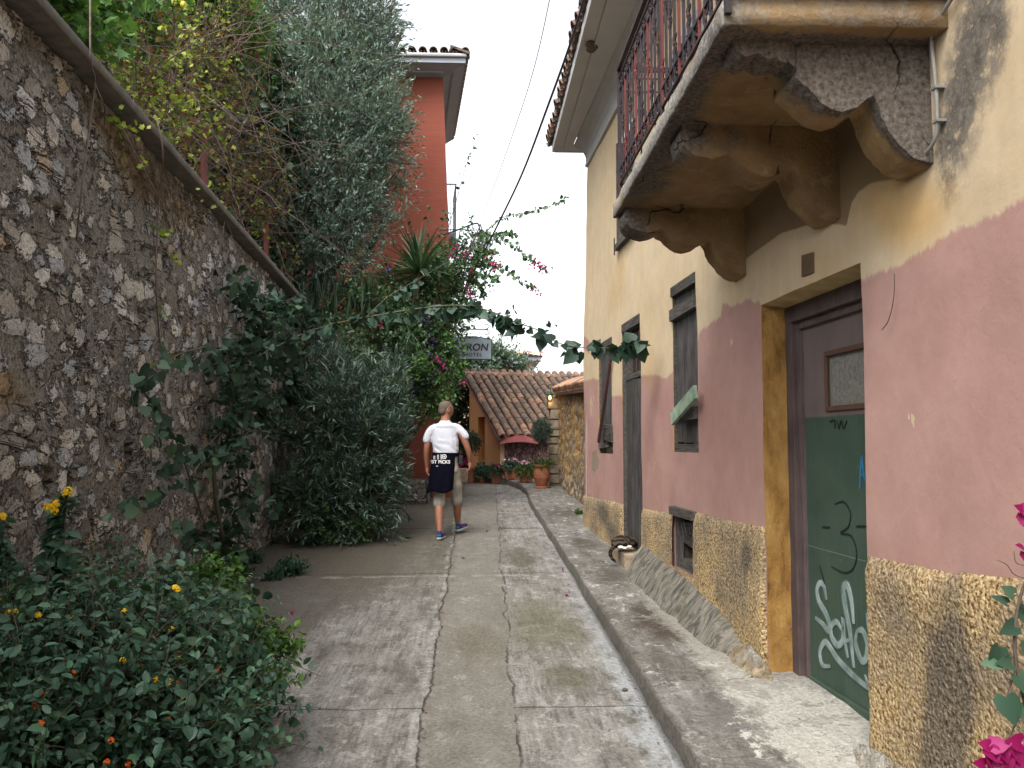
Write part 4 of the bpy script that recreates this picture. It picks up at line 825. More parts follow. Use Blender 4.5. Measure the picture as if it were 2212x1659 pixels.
# --- eaves, cornice and roof of the right house
EXo = 1.07; EY1 = 12.25; b = MB()
cs = [(0.0, 5.50), (.035, 5.50), (.04, 5.54), (.025, 5.56), (.03, 5.64), (.06, 5.72), (.11, 5.79), (.17, 5.83), (.19, 5.85)]   # (out, z) cove
ys_ = [-6, 0, 4, 8, EY1 - .45]
vs = [(WX(y) - d, y + (0 if y < 8 else 0), z) for y in ys_ for d, z in cs]; n = len(cs); b.add(vs, [(i * n + j, i * n + j + 1, (i + 1) * n + j + 1, (i + 1) * n + j) for i in range(len(ys_) - 1) for j in range(n - 1)])
vs = [(WX(EY1 - .45) - d, EY1 - .45 + d * .9, z) for d, z in cs] + [(WX(EY1) + 6, EY1 - .45 + d * .9, z) for d, z in cs]; 
for i in range(n): b.v[3 * n + n + i if False else 4 * n + i] = tuple(vs[i])
b.add(vs, [(j, j + 1, n + j + 1, n + j) for j in range(n - 1)]); b.build('cornice', M['cornice'], hs_)
b = MB(); yc = EY1 - .45 + .17
sv_ = [(WX(-6) - .19, -6, 5.85), (WX(yc) - .19, yc, 5.85), (EXo + .05, EY1 + .0, 5.87), (EXo + .05, -6, 5.87)]; b.add(sv_, [(0, 1, 2, 3)]); b.add([(WX(yc) - .19, yc, 5.85), (EXo + .05, EY1, 5.87), (8, EY1, 5.87), (8, yc, 5.85)], [(0, 1, 2, 3)])
b.box(EXo + .02, EXo + .06, -6, EY1, 5.86, 5.98); b.box(EXo + .061, 8, EY1 - .02, EY1 + .02, 5.86, 5.98); b.box(EXo + .17, EXo + .19, -6, EY1 - .15, 5.845, 5.872); b.build('soffit', M['soffit'], hs_)
def tile(b, c, d, up, r=.085, L=.4, a=None, taper=.82, n=6, arc=math.pi, th=.014, inv=False):
    """barrel tile: c lower end centre, d up-slope direction"""
    d = Vector(d).normalized(); up = Vector(up).normalized(); s_ = d.cross(up).normalized(); a = random.random() if a is None else a; vs = []
    for k, (rr, o) in enumerate(((r, 0), (r * taper, L))):
        for t_ in range(n + 1):
            an = math.pi / 2 - arc / 2 + arc * t_ / n
            for q in (rr, rr - th): vs.append(Vector(c) + d * o + s_ * q * math.cos(an) + (-1 if inv else 1) * up * q * math.sin(an))
    m = 2 * (n + 1); f = []
    for t_ in range(n):
        i = 2 * t_; f += [(i, i + 2, m + i + 2, m + i), (i + 1, m + i + 1, m + i + 3, i + 3), (i, i + 1, i + 3, i + 2)]
    b.add(vs, f, a)
rt = MB(); sl = Vector((math.cos(R_(20)), 0, math.sin(R_(20)))); upv = Vector((-math.sin(R_(20)), 0, math.cos(R_(20))))
y = -1.
while y < EY1 + .1:
    for r in range(4):
        c = Vector((EXo - .03 + random.uniform(-.02, .02), y + random.uniform(-.01, .01), 6.03)) + sl * (.34 * r) + upv * random.uniform(0, .012); tile(rt, c, sl, upv, .088, .42)
        c2 = c + Vector((0, .105, -.005)); tile(rt, c2 + upv * .02, sl, upv, .09, .42, inv=True)
    y += .21
rt.build('eave_tiles', M['tileeave'], hs_)
b = MB(); b.add([(EXo + .03, -6, 6.0), (EXo + .03, EY1 + .03, 6.0), (8.5, EY1 + .03, 8.7), (8.5, -6, 8.7), (EXo + .03, -6, 5.975), (EXo + .03, EY1 + .03, 5.975), (8.5, EY1 + .03, 8.6), (8.5, -6, 8.6)], [(0, 1, 2, 3), (7, 6, 5, 4), (0, 4, 5, 1), (1, 5, 6, 2)]); b.build('roof', M['tile'], hs_)
b = MB(); p = onp(1278, 105, 0, 0, 1, 5.86); 
for k in range(5): q = p + Vector((random.uniform(-.05, .05), random.uniform(-.12, .12), random.uniform(-.05, .0))); b.sphere(q, (.05, .07, .03), 7)
b.build('mud_nest', M['bark'], hs_)

# --- buttress, step, rubble foot
co = []; ys = np.arange(5.62, 8.62, .04)
for y in ys:
    zt_ = float(np.interp(y, [5.6, 6.0, 6.6, 7.2, 8.0, 8.45, 8.65], [.18, .36, .46, .51, .55, .60, .62])); zt_ += .015 * noise.noise(Vector((y * 5, 0, 0))); zg = gz(y) + .10; o_ = float(np.interp(y, [5.6, 6.0, 7, 8.4, 8.65], [.10, .20, .22, .22, .20])) + .03 * noise.noise(Vector((y * 3, 5, 5)))
    for u_ in np.linspace(0, 1, 14):
        z = zt_ + (zg - zt_) * u_; x = WX(y) - .02 - o_ * (u_ ** .8) - .02 * noise.noise(Vector((y * 6 + z * 3, z * 2, 1))) - .012 * noise.noise(Vector((y * 18 + z * 9, z * 5, 1))); co.append((x, y, z))
n = 14; f = np.array([[i * n + j, (i + 1) * n + j, (i + 1) * n + j + 1, i * n + j + 1] for i in range(len(ys) - 1) for j in range(n - 1)])
link('buttress', npmesh('buttress', co, f, True), M['buttress'], hs_)
t = NT('crumbled lime rubble'); o_ = t.obj(); n_ = t.noise(o_, 14, 8, .75); n2 = t.noise(o_, 3, 4)
rubm = t.fin(t.mix(t.mr(n2, .4, .6), t.ramp(n_, (.3, (.20, .175, .14)), (.42, (.36, .33, .28)), (.6, (.48, .46, .41))), t.ramp(n_, (.35, (.2, .15, .1)), (.65, (.55, .45, .3)))), .95, t.bump(n_, .05, 1.), .1); t.disp(n_, .025, .5)
for ya, yb, h_, o2 in ((5.2, 5.85, .10, .13), (2.2, 4.15, .12, .16)):
    co = []; ys = np.arange(ya, yb, .025)
    for y in ys:
        e = math.sin(math.pi * min(1, max(0, (y - ya) / (yb - ya)))) ** .4
        for u_ in np.linspace(0, 1, 16):
            q = (1 - u_) ** 1.6; x = WX(y) + .0 - .045 - o2 * u_ * e + .02 * noise.noise(Vector((y * 6, u_ * 4, 1))); z = sidez(x, y, .5) + (h_ * q * e) + .02 * noise.noise(Vector((y * 10, u_ * 6, 2))) * (1 - u_) - .008 * u_; co.append((x, y, z))
    n = 16; f = np.array([[i * n + j, (i + 1) * n + j, (i + 1) * n + j + 1, i * n + j + 1] for i in range(len(ys) - 1) for j in range(n - 1)]); link('rubble_foot', npmesh('rubble_foot', co, f, True), rubm, hs_)
b = MB(); b.box(WX(9.1) - .155, WX(9.1) + .1, 8.80, 9.6, .1, .485, jit=.01); st = b.build('door_step', M['step'], hs_, bevel=.015, label='square worn cement step under the plank door, a cat asleep on it')
# threshold slab before main door

# ------------------------------------------------------------------ OCHRE STONE YARD WALL beyond the house, pier, lantern
yw = empty('yard_wall', (1.8, 15, .5), 'crumbling ochre stone yard wall with tile coping beyond the far corner of the old house', 'wall')
mp = NT('ochre crumbling rubble'); o_ = mp.obj(); wv = mp.warp(mp.map(o_, (1, .7, 1)), 6, .12); v_ = mp.vor(wv, 5.5); n_ = mp.noise(o_, 9, 8, .75); n2 = mp.noise(o_, 1.6, 5, .6); cc = mp.sep(mp.vor(wv, 5.5, out='Color'))
c_ = mp.ramp(n_, (.3, (.13, .08, .04)), (.48, (.36, .22, .09)), (.65, (.52, .36, .18)), (.8, (.6, .52, .4))); c_ = mp.mix(mp.mr(n2, .46, .58, 0, .8), c_, mp.ramp(n_, (.3, (.1, .08, .065)), (.7, (.36, .29, .22)))); X_, Y_, Z_ = mp.sep(o_); c_ = mp.mix(mp.mr(mp.math('ADD', Z_, mp.math('MULTIPLY', n_, .5)), 1.0, 1.5, .6, 0), c_, mp.mix(mp.mr(n_, .5, .6), (.12, .10, .085), (.5, .46, .4)))
h_ = mp.math('ADD', n_, mp.math('MULTIPLY', mp.math('SUBTRACT', .5, v_), .8)); mp.disp(h_, .06, .6); M['ochrest'] = mp.fin(c_, .95, mp.bump(h_, .06, 1.), .1)
ys = np.arange(12.1, 18.0, .05); zs = np.arange(.3, 2.72, .05); co = [(1.83 - .02 * (y - 12) + .05 * noise.noise(Vector((1, y * 1.2, z * 1.4))), y, z * (2.42 + .045 * (y - 12.2)) / 2.72) for y in ys for z in zs]; n = len(zs)
link('stone_face', npmesh('stone_face', co, np.array([[i * n + j, i * n + j + 1, (i + 1) * n + j + 1, (i + 1) * n + j] for i in range(len(ys) - 1) for j in range(n - 1)]), True), M['ochrest'], yw)
b = MB(); b.box(1.92, 2.25, 12.2, 18.0, .2, 2.42); b.build('wall_core', M['step'], yw)
rt = MB(); sl = Vector((math.cos(R_(28)), 0, math.sin(R_(28)))); up_ = Vector((-math.sin(R_(28)), 0, math.cos(R_(28)))); y = 12.3
while y < 18.3:
    c = Vector((1.62, y, 2.46 + .045 * (y - 12.3))); tile(rt, c, sl, up_, .085, .40); tile(rt, c + Vector((0, .1, .02)), sl, up_, .085, .40, inv=True); y += .2
rt.build('coping_tiles', M['tilenew'], yw)
b = MB(); b.bar((1.93, 12.25, 2.40), (1.93, 18.3, 2.67), .54, .07)
for k in range(5): b.tube([(1.97, 12.3 + 1.2 * k, 2.66 + .054 * k), (1.97, 13.5 + 1.2 * k, 2.70 + .054 * k)], .07, 10)
b.build('coping_ridge', M['tilenew'], yw)
pr_ = empty('gate_pier', (1.72, 18.3, .7), 'squared tan stone pier at the far end of the ochre yard wall', 'pier')
b = MB(); z = .62; k = 0; pm = plain('tan pier stones', (.25, .20, .135), .93, .4, 6, .03)
while z < 2.72:
    h = random.uniform(.13, .24); w_ = random.uniform(-.03, .02); b.box(1.53 + w_, 1.97, 18.05 + random.uniform(-.02, .02), 18.5, z, z + h - .02, random.random(), jit=.012); z += h; k += 1
b.build('pier_stones', pm, pr_, bevel=.012); b = MB(); b.box(1.56, 1.94, 18.09, 18.48, .5, 2.76); b.build('pier_mortar', M['coping'], pr_)
ln = empty('wall_lantern', (1.45, 18.0, 2.25), 'small green lit wall lantern fixed to the stone pier', 'lantern'); lc = onY(1188, 858, 18.0)
b = MB(); b.lathe([(.0, .13), (.03, .125), (.085, .055), (.08, .05), (.0, .06)], lc, 8); b.lathe([(.0, -.10), (.03, -.1), (.045, -.085), (.04, -.08)], lc, 8)
for k in range(4): a_ = k * math.pi / 2 + .4; b.bar(lc + Vector((.04 * math.cos(a_), .04 * math.sin(a_), -.085)), lc + Vector((.062 * math.cos(a_), .062 * math.sin(a_), .055)), .008)
b.tube([lc + Vector((0, 0, .12)), lc + Vector((.03, 0, .2)), lc + Vector((.12, 0, .2)), lc + Vector((.14, .05, .0))], .01, 5); b.build('lantern_body', plain('green metal', (.02, .06, .045), .5), ln)
t = NT('glowing bulb'); t.bsdf.inputs['Emission Color'].default_value = (1, .6, .2, 1); t.bsdf.inputs['Emission Strength'].default_value = 9; t.fin((.9, .7, .3), .5); b = MB(); b.sphere(lc + Vector((0, 0, -.01)), (.022, .022, .035), 8); b.build('bulb', t.m, ln, smooth=True)
pl_ = bpy.data.lights.new('bulb_light', 'POINT'); pl_.energy = .2; pl_.color = (1, .6, .25); pl_.shadow_soft_size = .03; po = bpy.data.objects.new('bulb_light', pl_); C.objects.link(po); po.location = lc + Vector((0, 0, -.13)); po.parent = ln; po.matrix_parent_inverse = PM(ln).inverted()

# ------------------------------------------------------------------ SHED with big tiled roof
sh = empty('tiled_shed', (1, 21, .65), 'low orange outbuilding under a steep roof of old clay tiles at the street end', 'building')
c1 = onp(1088, 1036, 0, 0, 1, gz(20.5) + .1); c1 = Vector((c1.x, 20.4, gz(20.5)))
dn = Vector((.30, -.954, 0)).normalized(); ev = Vector((.954, .30, 0))       # down-slope (plan) and eave direction
E0 = onY(1078, 947, 20.0); A0 = onY(1002, 812, 22.75)                        # verge bottom / top
dn3 = (E0 - A0); LEN = dn3.length; dn3.normalize(); upn = ev.cross(-dn3).normalized(); upn = -upn if upn.z < 0 else upn; evn = ev.normalized()
rt = MB(); W_ = 6.2; nc = int(W_ / .215)
for i in range(nc):
    for inv in (True, False):
        L_ = 0; 
        while L_ < LEN - .05:
            c = E0 + evn * (.1 + i * .215 + (.107 if inv else 0)) - dn3 * L_ + upn * ((-.005 if inv else .035) + random.uniform(0, .012)) + evn * random.uniform(-.008, .008)
            old = random.random() * (.6 if L_ > .8 else 1.0); tile(rt, c, -dn3 + evn * random.uniform(-.03, .03), upn, .092 if not inv else .1, .36, a=min(1, old + (.25 if random.random() < .12 else 0)), n=6, inv=inv); L_ += .27
rt.build('roof_tiles', M['tile'], sh)
b = MB(); T0 = E0 - dn3 * LEN; Rr = T0 + evn * W_; Er = E0 + evn * W_
b.add([E0 - upn * .03, Er - upn * .03, Rr - upn * .03, T0 - upn * .03, E0 - upn * .08, Er - upn * .08, Rr - upn * .08, T0 - upn * .08], [(0, 1, 2, 3), (7, 6, 5, 4), (0, 4, 5, 1), (1, 5, 6, 2), (2, 6, 7, 3), (3, 7, 4, 0)]); b.build('roof_deck', plain('dark red brown verge board', (.10, .045, .035), .8), sh)
b = MB(); b.bar(E0 - upn * .07 + evn * .02, E0 - upn * .07 + evn * 2.6, .12, .07, up=upn); b.build('gutter', M['black'], sh)
bt = T0 + evn * W_; bk = Vector((0, 0, 0))
b = MB(); # ridge tiles
for k in range(int(W_ / .33)): tile(b, T0 + evn * (k * .33) + upn * .03, evn, Vector((0, 0, 1)), .11, .38)
b.build('ridge_tiles', M['tile'], sh)
# back slope
b = MB(); bs = Vector((-dn3.x, -dn3.y, dn3.z)); bd = Vector((bs.x * .4, bs.y * .4, -.35)); b.add([T0, Rr, Rr - dn3 * 0 + bd, T0 + bd], [(3, 2, 1, 0)]); b.build('back_roof', M['tile'], sh)
# gable wall (pentagon) : corner -> back
fo = .22; G0 = E0 + evn * .1 - dn3 * fo; gx = Vector((G0.x, G0.y, 0)); gback = T0 + evn * .1 
zg = gz(20.5) - .1; m1 = gback; m2 = gback + bs * 2.2
pts = [Vector((G0.x, G0.y, zg)), Vector((m2.x, m2.y, zg)), m2 - upn * .1, m1 - upn * .09, G0 - upn * .09]; th = evn * .25
# niche in the gable
nA = onp(1029, 0, 1, 0, 0, 0)
n_dir = (Vector((m1.x, m1.y, 0)) - Vector((G0.x, G0.y, 0))).normalized(); glen = (Vector((m1.x, m1.y, 0)) - Vector((G0.x, G0.y, 0))).length
def gp(s_, z, o=0): q = Vector((G0.x, G0.y, 0)) + n_dir * s_ + evn * o; return Vector((q.x, q.y, z))
def gtop(s_): return G0.z + (m1.z - G0.z) * s_ / glen - .1
s0, s1, zn0, zn1 = 1.15, 1.75, zg, 2.28
glen2 = glen * .93; cols = [0, .3, .6, .9, s0, s1, 2.0, glen2]; b = MB()
for a_, c2 in zip(cols, cols[1:]):
    if a_ >= s0 - 1e-6 and c2 <= s1 + 1e-6:
        b.add([gp(a_, zn1), gp(c2, zn1), gp(c2, gtop(c2)), gp(a_, gtop(a_))], [(0, 1, 2, 3)]); b.add([gp(a_, zn0, .15), gp(c2, zn0, .15), gp(c2, zn1, .15), gp(a_, zn1, .15)], [(0, 1, 2, 3)])
        b.add([gp(a_, zn0), gp(a_, zn0, .15), gp(a_, zn1, .15), gp(a_, zn1)], [(0, 1, 2, 3)]); b.add([gp(c2, zn0), gp(c2, zn0, .15), gp(c2, zn1, .15), gp(c2, zn1)], [(0, 1, 2, 3)]); b.add([gp(a_, zn1), gp(a_, zn1, .15), gp(c2, zn1, .15), gp(c2, zn1)], [(0, 1, 2, 3)])
    else: b.add([gp(a_, zg), gp(c2, zg), gp(c2, gtop(c2)), gp(a_, gtop(a_))], [(0, 1, 2, 3)])
q1 = gp(glen2, zg); q2 = gp(glen2, zg, 5.5); b.add([q1, q2, gp(glen2, gtop(glen2), 5.5), gp(glen2, gtop(glen2))], [(0, 1, 2, 3)])
b.build('gable_wall', M['orange'], sh)
b = MB(); fr = [gp(0, zg), gp(0, zg) + evn * .07, Vector((0, 0, 0)), Vector((0, 0, 0))]
P0 = gp(0, zg); b.add([P0, P0 + evn * .1, P0 + evn * .1 + Vector((0, 0, G0.z - zg - .08)), P0 + Vector((0, 0, G0.z - zg - .08))], [(0, 1, 2, 3)]); b.build('corner_strip', M['peach'], sh)
mp = NT('purple pointed stone'); o_ = mp.obj(); wv = mp.warp(mp.map(o_, (1.4, 1.4, .75)), 5, .08); d_ = mp.vor(wv, 9, 'DISTANCE_TO_EDGE'); cc = mp.sep(mp.vor(wv, 9, out='Color')); c_ = mp.mix(cc[0], (.13, .065, .065), (.25, .15, .135)); c_ = mp.mix(mp.mr(d_, .02, .06, 1, 0), c_, (.085, .045, .048))
M['purplest'] = mp.fin(c_, .9, mp.bump(mp.mr(d_, 0, .12), .04, 1.), .15)
b = MB(); P1 = P0 + evn * .1; P2 = P0 + evn * W_; h1 = G0.z - zg - .1; b.add([P1, P2, P2 + Vector((0, 0, h1)), P1 + Vector((0, 0, h1))], [(0, 1, 2, 3)]); b.build('front_wall', M['purplest'], sh)
# red fabric awning against the front wall
aw = MB(); ac = onY(1122, 950, 19.75); NA = 14
vs = []
for i in range(NA + 1):
    t_ = -1 + 2 * i / NA
    for j in range(5):
        s_ = j / 4; x = ac.x + t_ * .44; y = ac.y + .45 - .45 * s_; z = ac.z + (1 - s_ ** 1.5) * (.13 - .17 * t_ * t_) + s_ ** 1.5 * (-.05 - .05 * t_ * t_) ; vs.append((x, y, z))
aw.add(vs, [(i * 5 + j, i * 5 + j + 1, (i + 1) * 5 + j + 1, (i + 1) * 5 + j) for i in range(NA) for j in range(4)])
ao = empty('awning', ac, 'dull red curved fabric awning under the eave above the flower pots', 'awning'); aw.build('fabric', plain('faded red fabric', (.17, .04, .04), .85, .2, 6), ao, smooth=True)
b = MB(); b.tube([Vector(vs[i * 5 + 4]) for i in range(NA + 1)], .012, 5); b.build('frame_tube', M['redpost'], ao)

# ------------------------------------------------------------------ RED BUILDING on the left
rh = empty('red_house', (-2.5, 18, .6), 'tall terracotta red house with grey boxed eaves and tiled roof behind the olive tree', 'house')
K0 = onY(957, 168, 17.0); K1 = onY(971, 540, 17.0); dv = Vector((-.088, 1, 0)); ZT = K0.z
b = MB(); NX = 26; vs = []
for i in range(NX + 1):
    z = .3 + (ZT - .3) * i / NX; xr = float(np.interp(z, [.3, K1.z, K0.z], [-.50, K1.x, K0.x])) + .012 * noise.noise(Vector((z * 1.7, 3, 1)))
    for x in np.linspace(-9, xr, 18): vs.append((x, 17 + .02 * noise.noise(Vector((x, z, 0))), z))
b.add(vs, [(i * 18 + j, i * 18 + j + 1, (i + 1) * 18 + j + 1, (i + 1) * 18 + j) for i in range(NX) for j in range(17)]); k0 = len(b.v)
vs = []
for i in range(NX + 1):
    z = .3 + (ZT - .3) * i / NX; xr = float(np.interp(z, [.3, K1.z, K0.z], [-.50, K1.x, K0.x])) + .012 * noise.noise(Vector((z * 1.7, 3, 1)))
    for q in range(2): vs.append((xr - .088 * 4.4 * q - .0, 17 + .02 * noise.noise(Vector((xr, z, 0))) + 4.4 * q, z))
b.add(vs, [(i * 2, i * 2 + 1, i * 2 + 3, i * 2 + 2) for i in range(NX)]); b.build('wall', M['red'], rh, smooth=True)
b = MB(); b.box(-9, K0.x - .6, 21.3, 21.4, .3, ZT); b.box(-9, -8.9, 17, 21.4, .3, ZT); b.build('back_wall', M['red'], rh)
# eaves: soffit boards, fascia, gutter
e0 = onp(957, 168, 0, 1, 0, 17); zs_ = ZT; OV = .46
nr_ = Vector((K0.x + OV, 16.55, zs_ + .12)); fr_ = Vector((K0.x + OV - .088 * 4.3, 20.9, zs_ + .12))
b = MB(); b.add([(-9, 17, zs_), (K0.x, 17, zs_), (K0.x + OV, 16.55, zs_ + .10), (-9, 16.55, zs_ + .10)], [(0, 1, 2, 3)]); b.add([(K0.x, 17, zs_), (K0.x - .38, 21.35, zs_), fr_, nr_], [(0, 1, 2, 3)])
b.box(-9, K0.x + OV + .0, 16.52, 16.545, zs_ + .10, zs_ + .24); b.box(-9, K0.x + .02, 16.8, 16.86, zs_ + .02, zs_ + .06)
b.bar(nr_ + Vector((0, 0, .06)), fr_ + Vector((0, 0, .06)), .025, .13); b.bar(Vector((K0.x + .2, 16.9, zs_ + .05)), Vector((K0.x + .2 - .37, 21.1, zs_ + .05)), .04, .03); b.build('soffit', M['soffitblue'], rh)
b = MB(); b.tube([(-9, 16.49, zs_ + .25), (K0.x + OV + .02, 16.49, zs_ + .24)], .04, 8); b.build('gutter', M['soffit'], rh)
rt = MB(); su = Vector((0, math.cos(R_(16)), math.sin(R_(16)))); un = Vector((0, -math.sin(R_(16)), math.cos(R_(16)))); x = K0.x + OV
while x > -6:
    for r in range(3): tile(rt, Vector((x, 16.44, zs_ + .30)) + su * .34 * r, su, un, .085, .4); tile(rt, Vector((x - .105, 16.45, zs_ + .31)) + su * .34 * r, su, un, .085, .4, inv=True)
    x -= .21
y = 16.5; sd_ = Vector((-math.cos(R_(22)), 0, math.sin(R_(22)))); us_ = Vector((math.sin(R_(22)), 0, math.cos(R_(22))))
while y < 20.9:
    for r in range(1): c = Vector((K0.x + OV + .06 - .088 * (y - 16.5), y, zs_ + .24)); tile(rt, c + sd_ * .34 * r, sd_, us_, .085, .4); tile(rt, c + Vector((0, .1, .01)) + sd_ * .34 * r, sd_, us_, .085, .4, inv=True)
    y += .2
rt.build('roof_tiles', M['tileeave'], rh)
b = MB(); tp_ = Vector((-4.5, 19, zs_ + 1.0)); b.add([(-9, 16.5, zs_ + .27), (K0.x + OV - .1, 16.6, zs_ + .26), (K0.x + .1, 20.9, zs_ + .22), (-9, 21, zs_ + .22), tp_], [(0, 1, 4), (1, 2, 4), (2, 3, 4), (3, 0, 4)]); b.build('roof', M['tile'], rh)
# far side iron balcony on the red house
p = onY(968, 398, 19.8); q = onY(985, 398, 19.8); p2 = onY(968, 505, 19.8); b = MB(); w_ = q.x - p.x
for z in np.linspace(p.z, p2.z, 2): b.bar((p.x - .3, 19.8, z), (q.x, 19.8, z), .03); b.bar((q.x, 19.8, z), (q.x - .1, 21.2, z), .03)
for t_ in np.linspace(0, 1, 5): b.bar((p.x - .3 + (w_ + .3) * t_, 19.8, p.z), (p.x - .3 + (w_ + .3) * t_, 19.8, p2.z), .014)
for t_ in np.linspace(0, 1, 8): b.bar((q.x - .1 * t_, 19.8 + 1.4 * t_, p.z), (q.x - .1 * t_, 19.8 + 1.4 * t_, p2.z), .014)
b.box(p.x - .3, q.x, 19.8, 21.2, p2.z - .12, p2.z); b.build('side_balcony', M['soffitblue'], rh)

# street lamp on a bracket
lp = empty('street_lamp', (-.4, 17, 5.5), 'black iron street lantern on a curved scroll bracket from the red house corner', 'street lamp')
YB = 16.8; P_ = lambda x, y: onY(x, y, YB)
b = MB(); b.tube(curve_pts([P_(945, 512), P_(985, 498), P_(1022, 484), P_(1033, 484), P_(1037, 500)], 20), .016, 6); b.tube([P_(948, 497), P_(1000, 496), P_(1020, 499)], .011, 6); b.tube([P_(985, 536), P_(990, 520), P_(994, 498)], .012, 6)
for c, r in ((P_(975, 514), .05), (P_(981, 526), .035)): scroll(b, c, r, 'x', 1, 1.6, .008)
b.build('bracket', M['black'], lp)
lc = P_(1041, 520); b = MB(); b.lathe([(0, .24), (.03, .22), (.06, .18), (.22, .115), (.21, .10), (0, .11)], lc, 4); b.lathe([(.0, -.3), (.13, -.3), (.14, -.28), (.13, -.27), (0, -.27)], lc, 4)
for k in range(4): a_ = k * math.pi / 2; b.bar(lc + Vector((.13 * math.cos(a_), .13 * math.sin(a_), -.28)), lc + Vector((.19 * math.cos(a_), .19 * math.sin(a_), .11)), .014)
b.tube([lc + Vector((-.03, 0, .33)), lc + Vector((0, 0, .22))], .012, 5); b.build('lantern_frame', M['black'], lp)
tg = NT('lantern glass'); tg.fin((.5, .55, .52), .2, None, .5); tg.bsdf.inputs['Alpha'].default_value = .35; b = MB(); b.lathe([(.12, -.27), (.18, .10)], lc, 4); b.build('lantern_glass', tg.m, lp)

# hotel sign
sg = empty('hotel_sign', (-.2, 16.4, 3.4), 'pale blue hanging hotel sign with curved top and dark lettering half hidden by leaves', 'sign')
YS = 16.2; a0, a1 = onY(972, 775, YS), onY(1061, 735, YS); zc = onY(1010, 728, YS).z; xm = (a0.x + a1.x) / 2
def arch(e, z0): 
    P = [(a0.x - e, z0 - e), (a1.x + e, z0 - e), (a1.x + e, a1.z + e)]; n = 12
    for i in range(1, n): t_ = i / n; P.append((a1.x + e + (a0.x - a1.x - 2 * e) * t_, a1.z + e + (zc - a1.z) * math.sin(math.pi * t_)))
    return P + [(a0.x - e, a1.z + e)]
b = MB(); b.prism(arch(0, a0.z), 'y', YS - .012, YS + .012); b.build('sign_board', plain('pale blue sign paint', (.38, .45, .50), .6, .06), sg)
b = MB(); b.prism(arch(.018, a0.z), 'y', YS - .006, YS + .02); b.build('sign_border', plain('dark blue border', (.05, .06, .08), .6), sg)
def put_text(s_, x, z, size, parent, m, **kw):
    me = text_mesh(s_, size, .002, **kw); me.transform(Matrix.Translation((x, YS - .016, z)) @ Matrix.Rotation(R_(90), 4, 'X')); return link('lettering', me, m, parent)
INK = plain('dark lettering paint', (.05, .045, .05), .7)
put_text('BYRON', xm + .01, a0.z + .215, .19, sg, INK, shear=.15, spacing=1.0, bold=.004); put_text('HOTEL', xm + .05, a0.z + .075, .095, sg, INK, spacing=1.2, bold=.001)
b = MB()
for s_ in (-1, 1):
    b.tube(curve_pts([(xm, YS - .016, a1.z + .06), (xm + s_ * .06, YS - .016, a1.z + .085), (xm + s_ * .12, YS - .016, a1.z + .05)], 8), .004, 4); b.tube(curve_pts([(xm, YS - .016, a1.z + .05), (xm + s_ * .05, YS - .016, a1.z + .045), (xm + s_ * .13, YS - .016, a1.z + .02)], 8), .004, 4)
b.build('ornament', INK, sg)
b = MB(); zb_ = onY(1000, 711, YS).z; x1 = onY(1054, 711, YS).x; b.tube([(-.75, YS, zb_), (x1, YS, zb_)], .012, 6)
for s_ in (-1, 1): b.tube(curve_pts([(x1 - .04, YS, zb_), (x1 + .03, YS, zb_ + s_ * .05), (x1 - .02, YS, zb_ + s_ * .1), (x1 - .06, YS, zb_ + s_ * .08)], 10), .008, 5)
for x in (a0.x + .1, a1.x - .12): b.tube([(x, YS, zb_), (x, YS, zc + .0)], .005, 4)
b.build('sign_bracket', M['black'], sg)

# cables
def cable(pts, r0, r1, label, m):
    n = 30; P = curve_pts([onY(x, y, Y) for x, y, Y in pts], n); b = MB(); b.tube(P, [r0 + (r1 - r0) * i / n for i in range(n + 1)], 6); b.build('cable', m, label=label, cat='cable', smooth=True)
cable([(1285, -90, 5.4), (1240, 70, 6.4), (1185, 225, 8), (1128, 375, 10.5), (1078, 480, 13), (1030, 575, 16.6)], .0085, .015, 'thick dark cable hanging across the sky from the right eaves to the left bushes', M['cable'])
cable([(1200, -60, 8), (1150, 160, 10), (1090, 340, 13), (1036, 486, 16.8)], .0045, .005, 'thinner cable above the street ending at the street lamp bracket', M['thin'])
# terracotta drain and debris are added with small things below

# far house
fh = empty('distant_house', (1, 38, 1), 'distant peach house with a low red tiled roof behind the tiled shed', 'house'); 
c_ = onY(1150, 800, 38); t_ = onY(1150, 780, 38); el = onY(1168, 777, 37.5); b = MB(); b.box(-6, c_.x, 38, 46, 0, t_.z - .02); b.build('wall', M['peach'], fh)
b = MB(); b.box(-6.5, el.x, 37.5, 46.5, t_.z - .02, t_.z + .16); b.build('eave_box', M['soffitblue'], fh)
rt = MB(); rg = t_.z + 1.35; b = MB(); b.add([(-6.6, 37.4, t_.z + .17), (el.x + .1, 37.4, t_.z + .17), (el.x + .1, 46.6, t_.z + .17), (-6.6, 46.6, t_.z + .17), (-2.2, 42, rg), (-1.2, 42, rg)], [(0, 1, 5, 4), (1, 2, 5), (2, 3, 4, 5), (3, 0, 4)]); b.build('roof', M['tilenew'], fh)
x = el.x + .05
while x > -1: tile(rt, Vector((x, 37.3, t_.z + .2)), Vector((0, .94, .3)), Vector((0, -.3, .94)), .1, .6, n=4); x -= .25
rt.build('eave_tiles', M['tilenew'], fh)

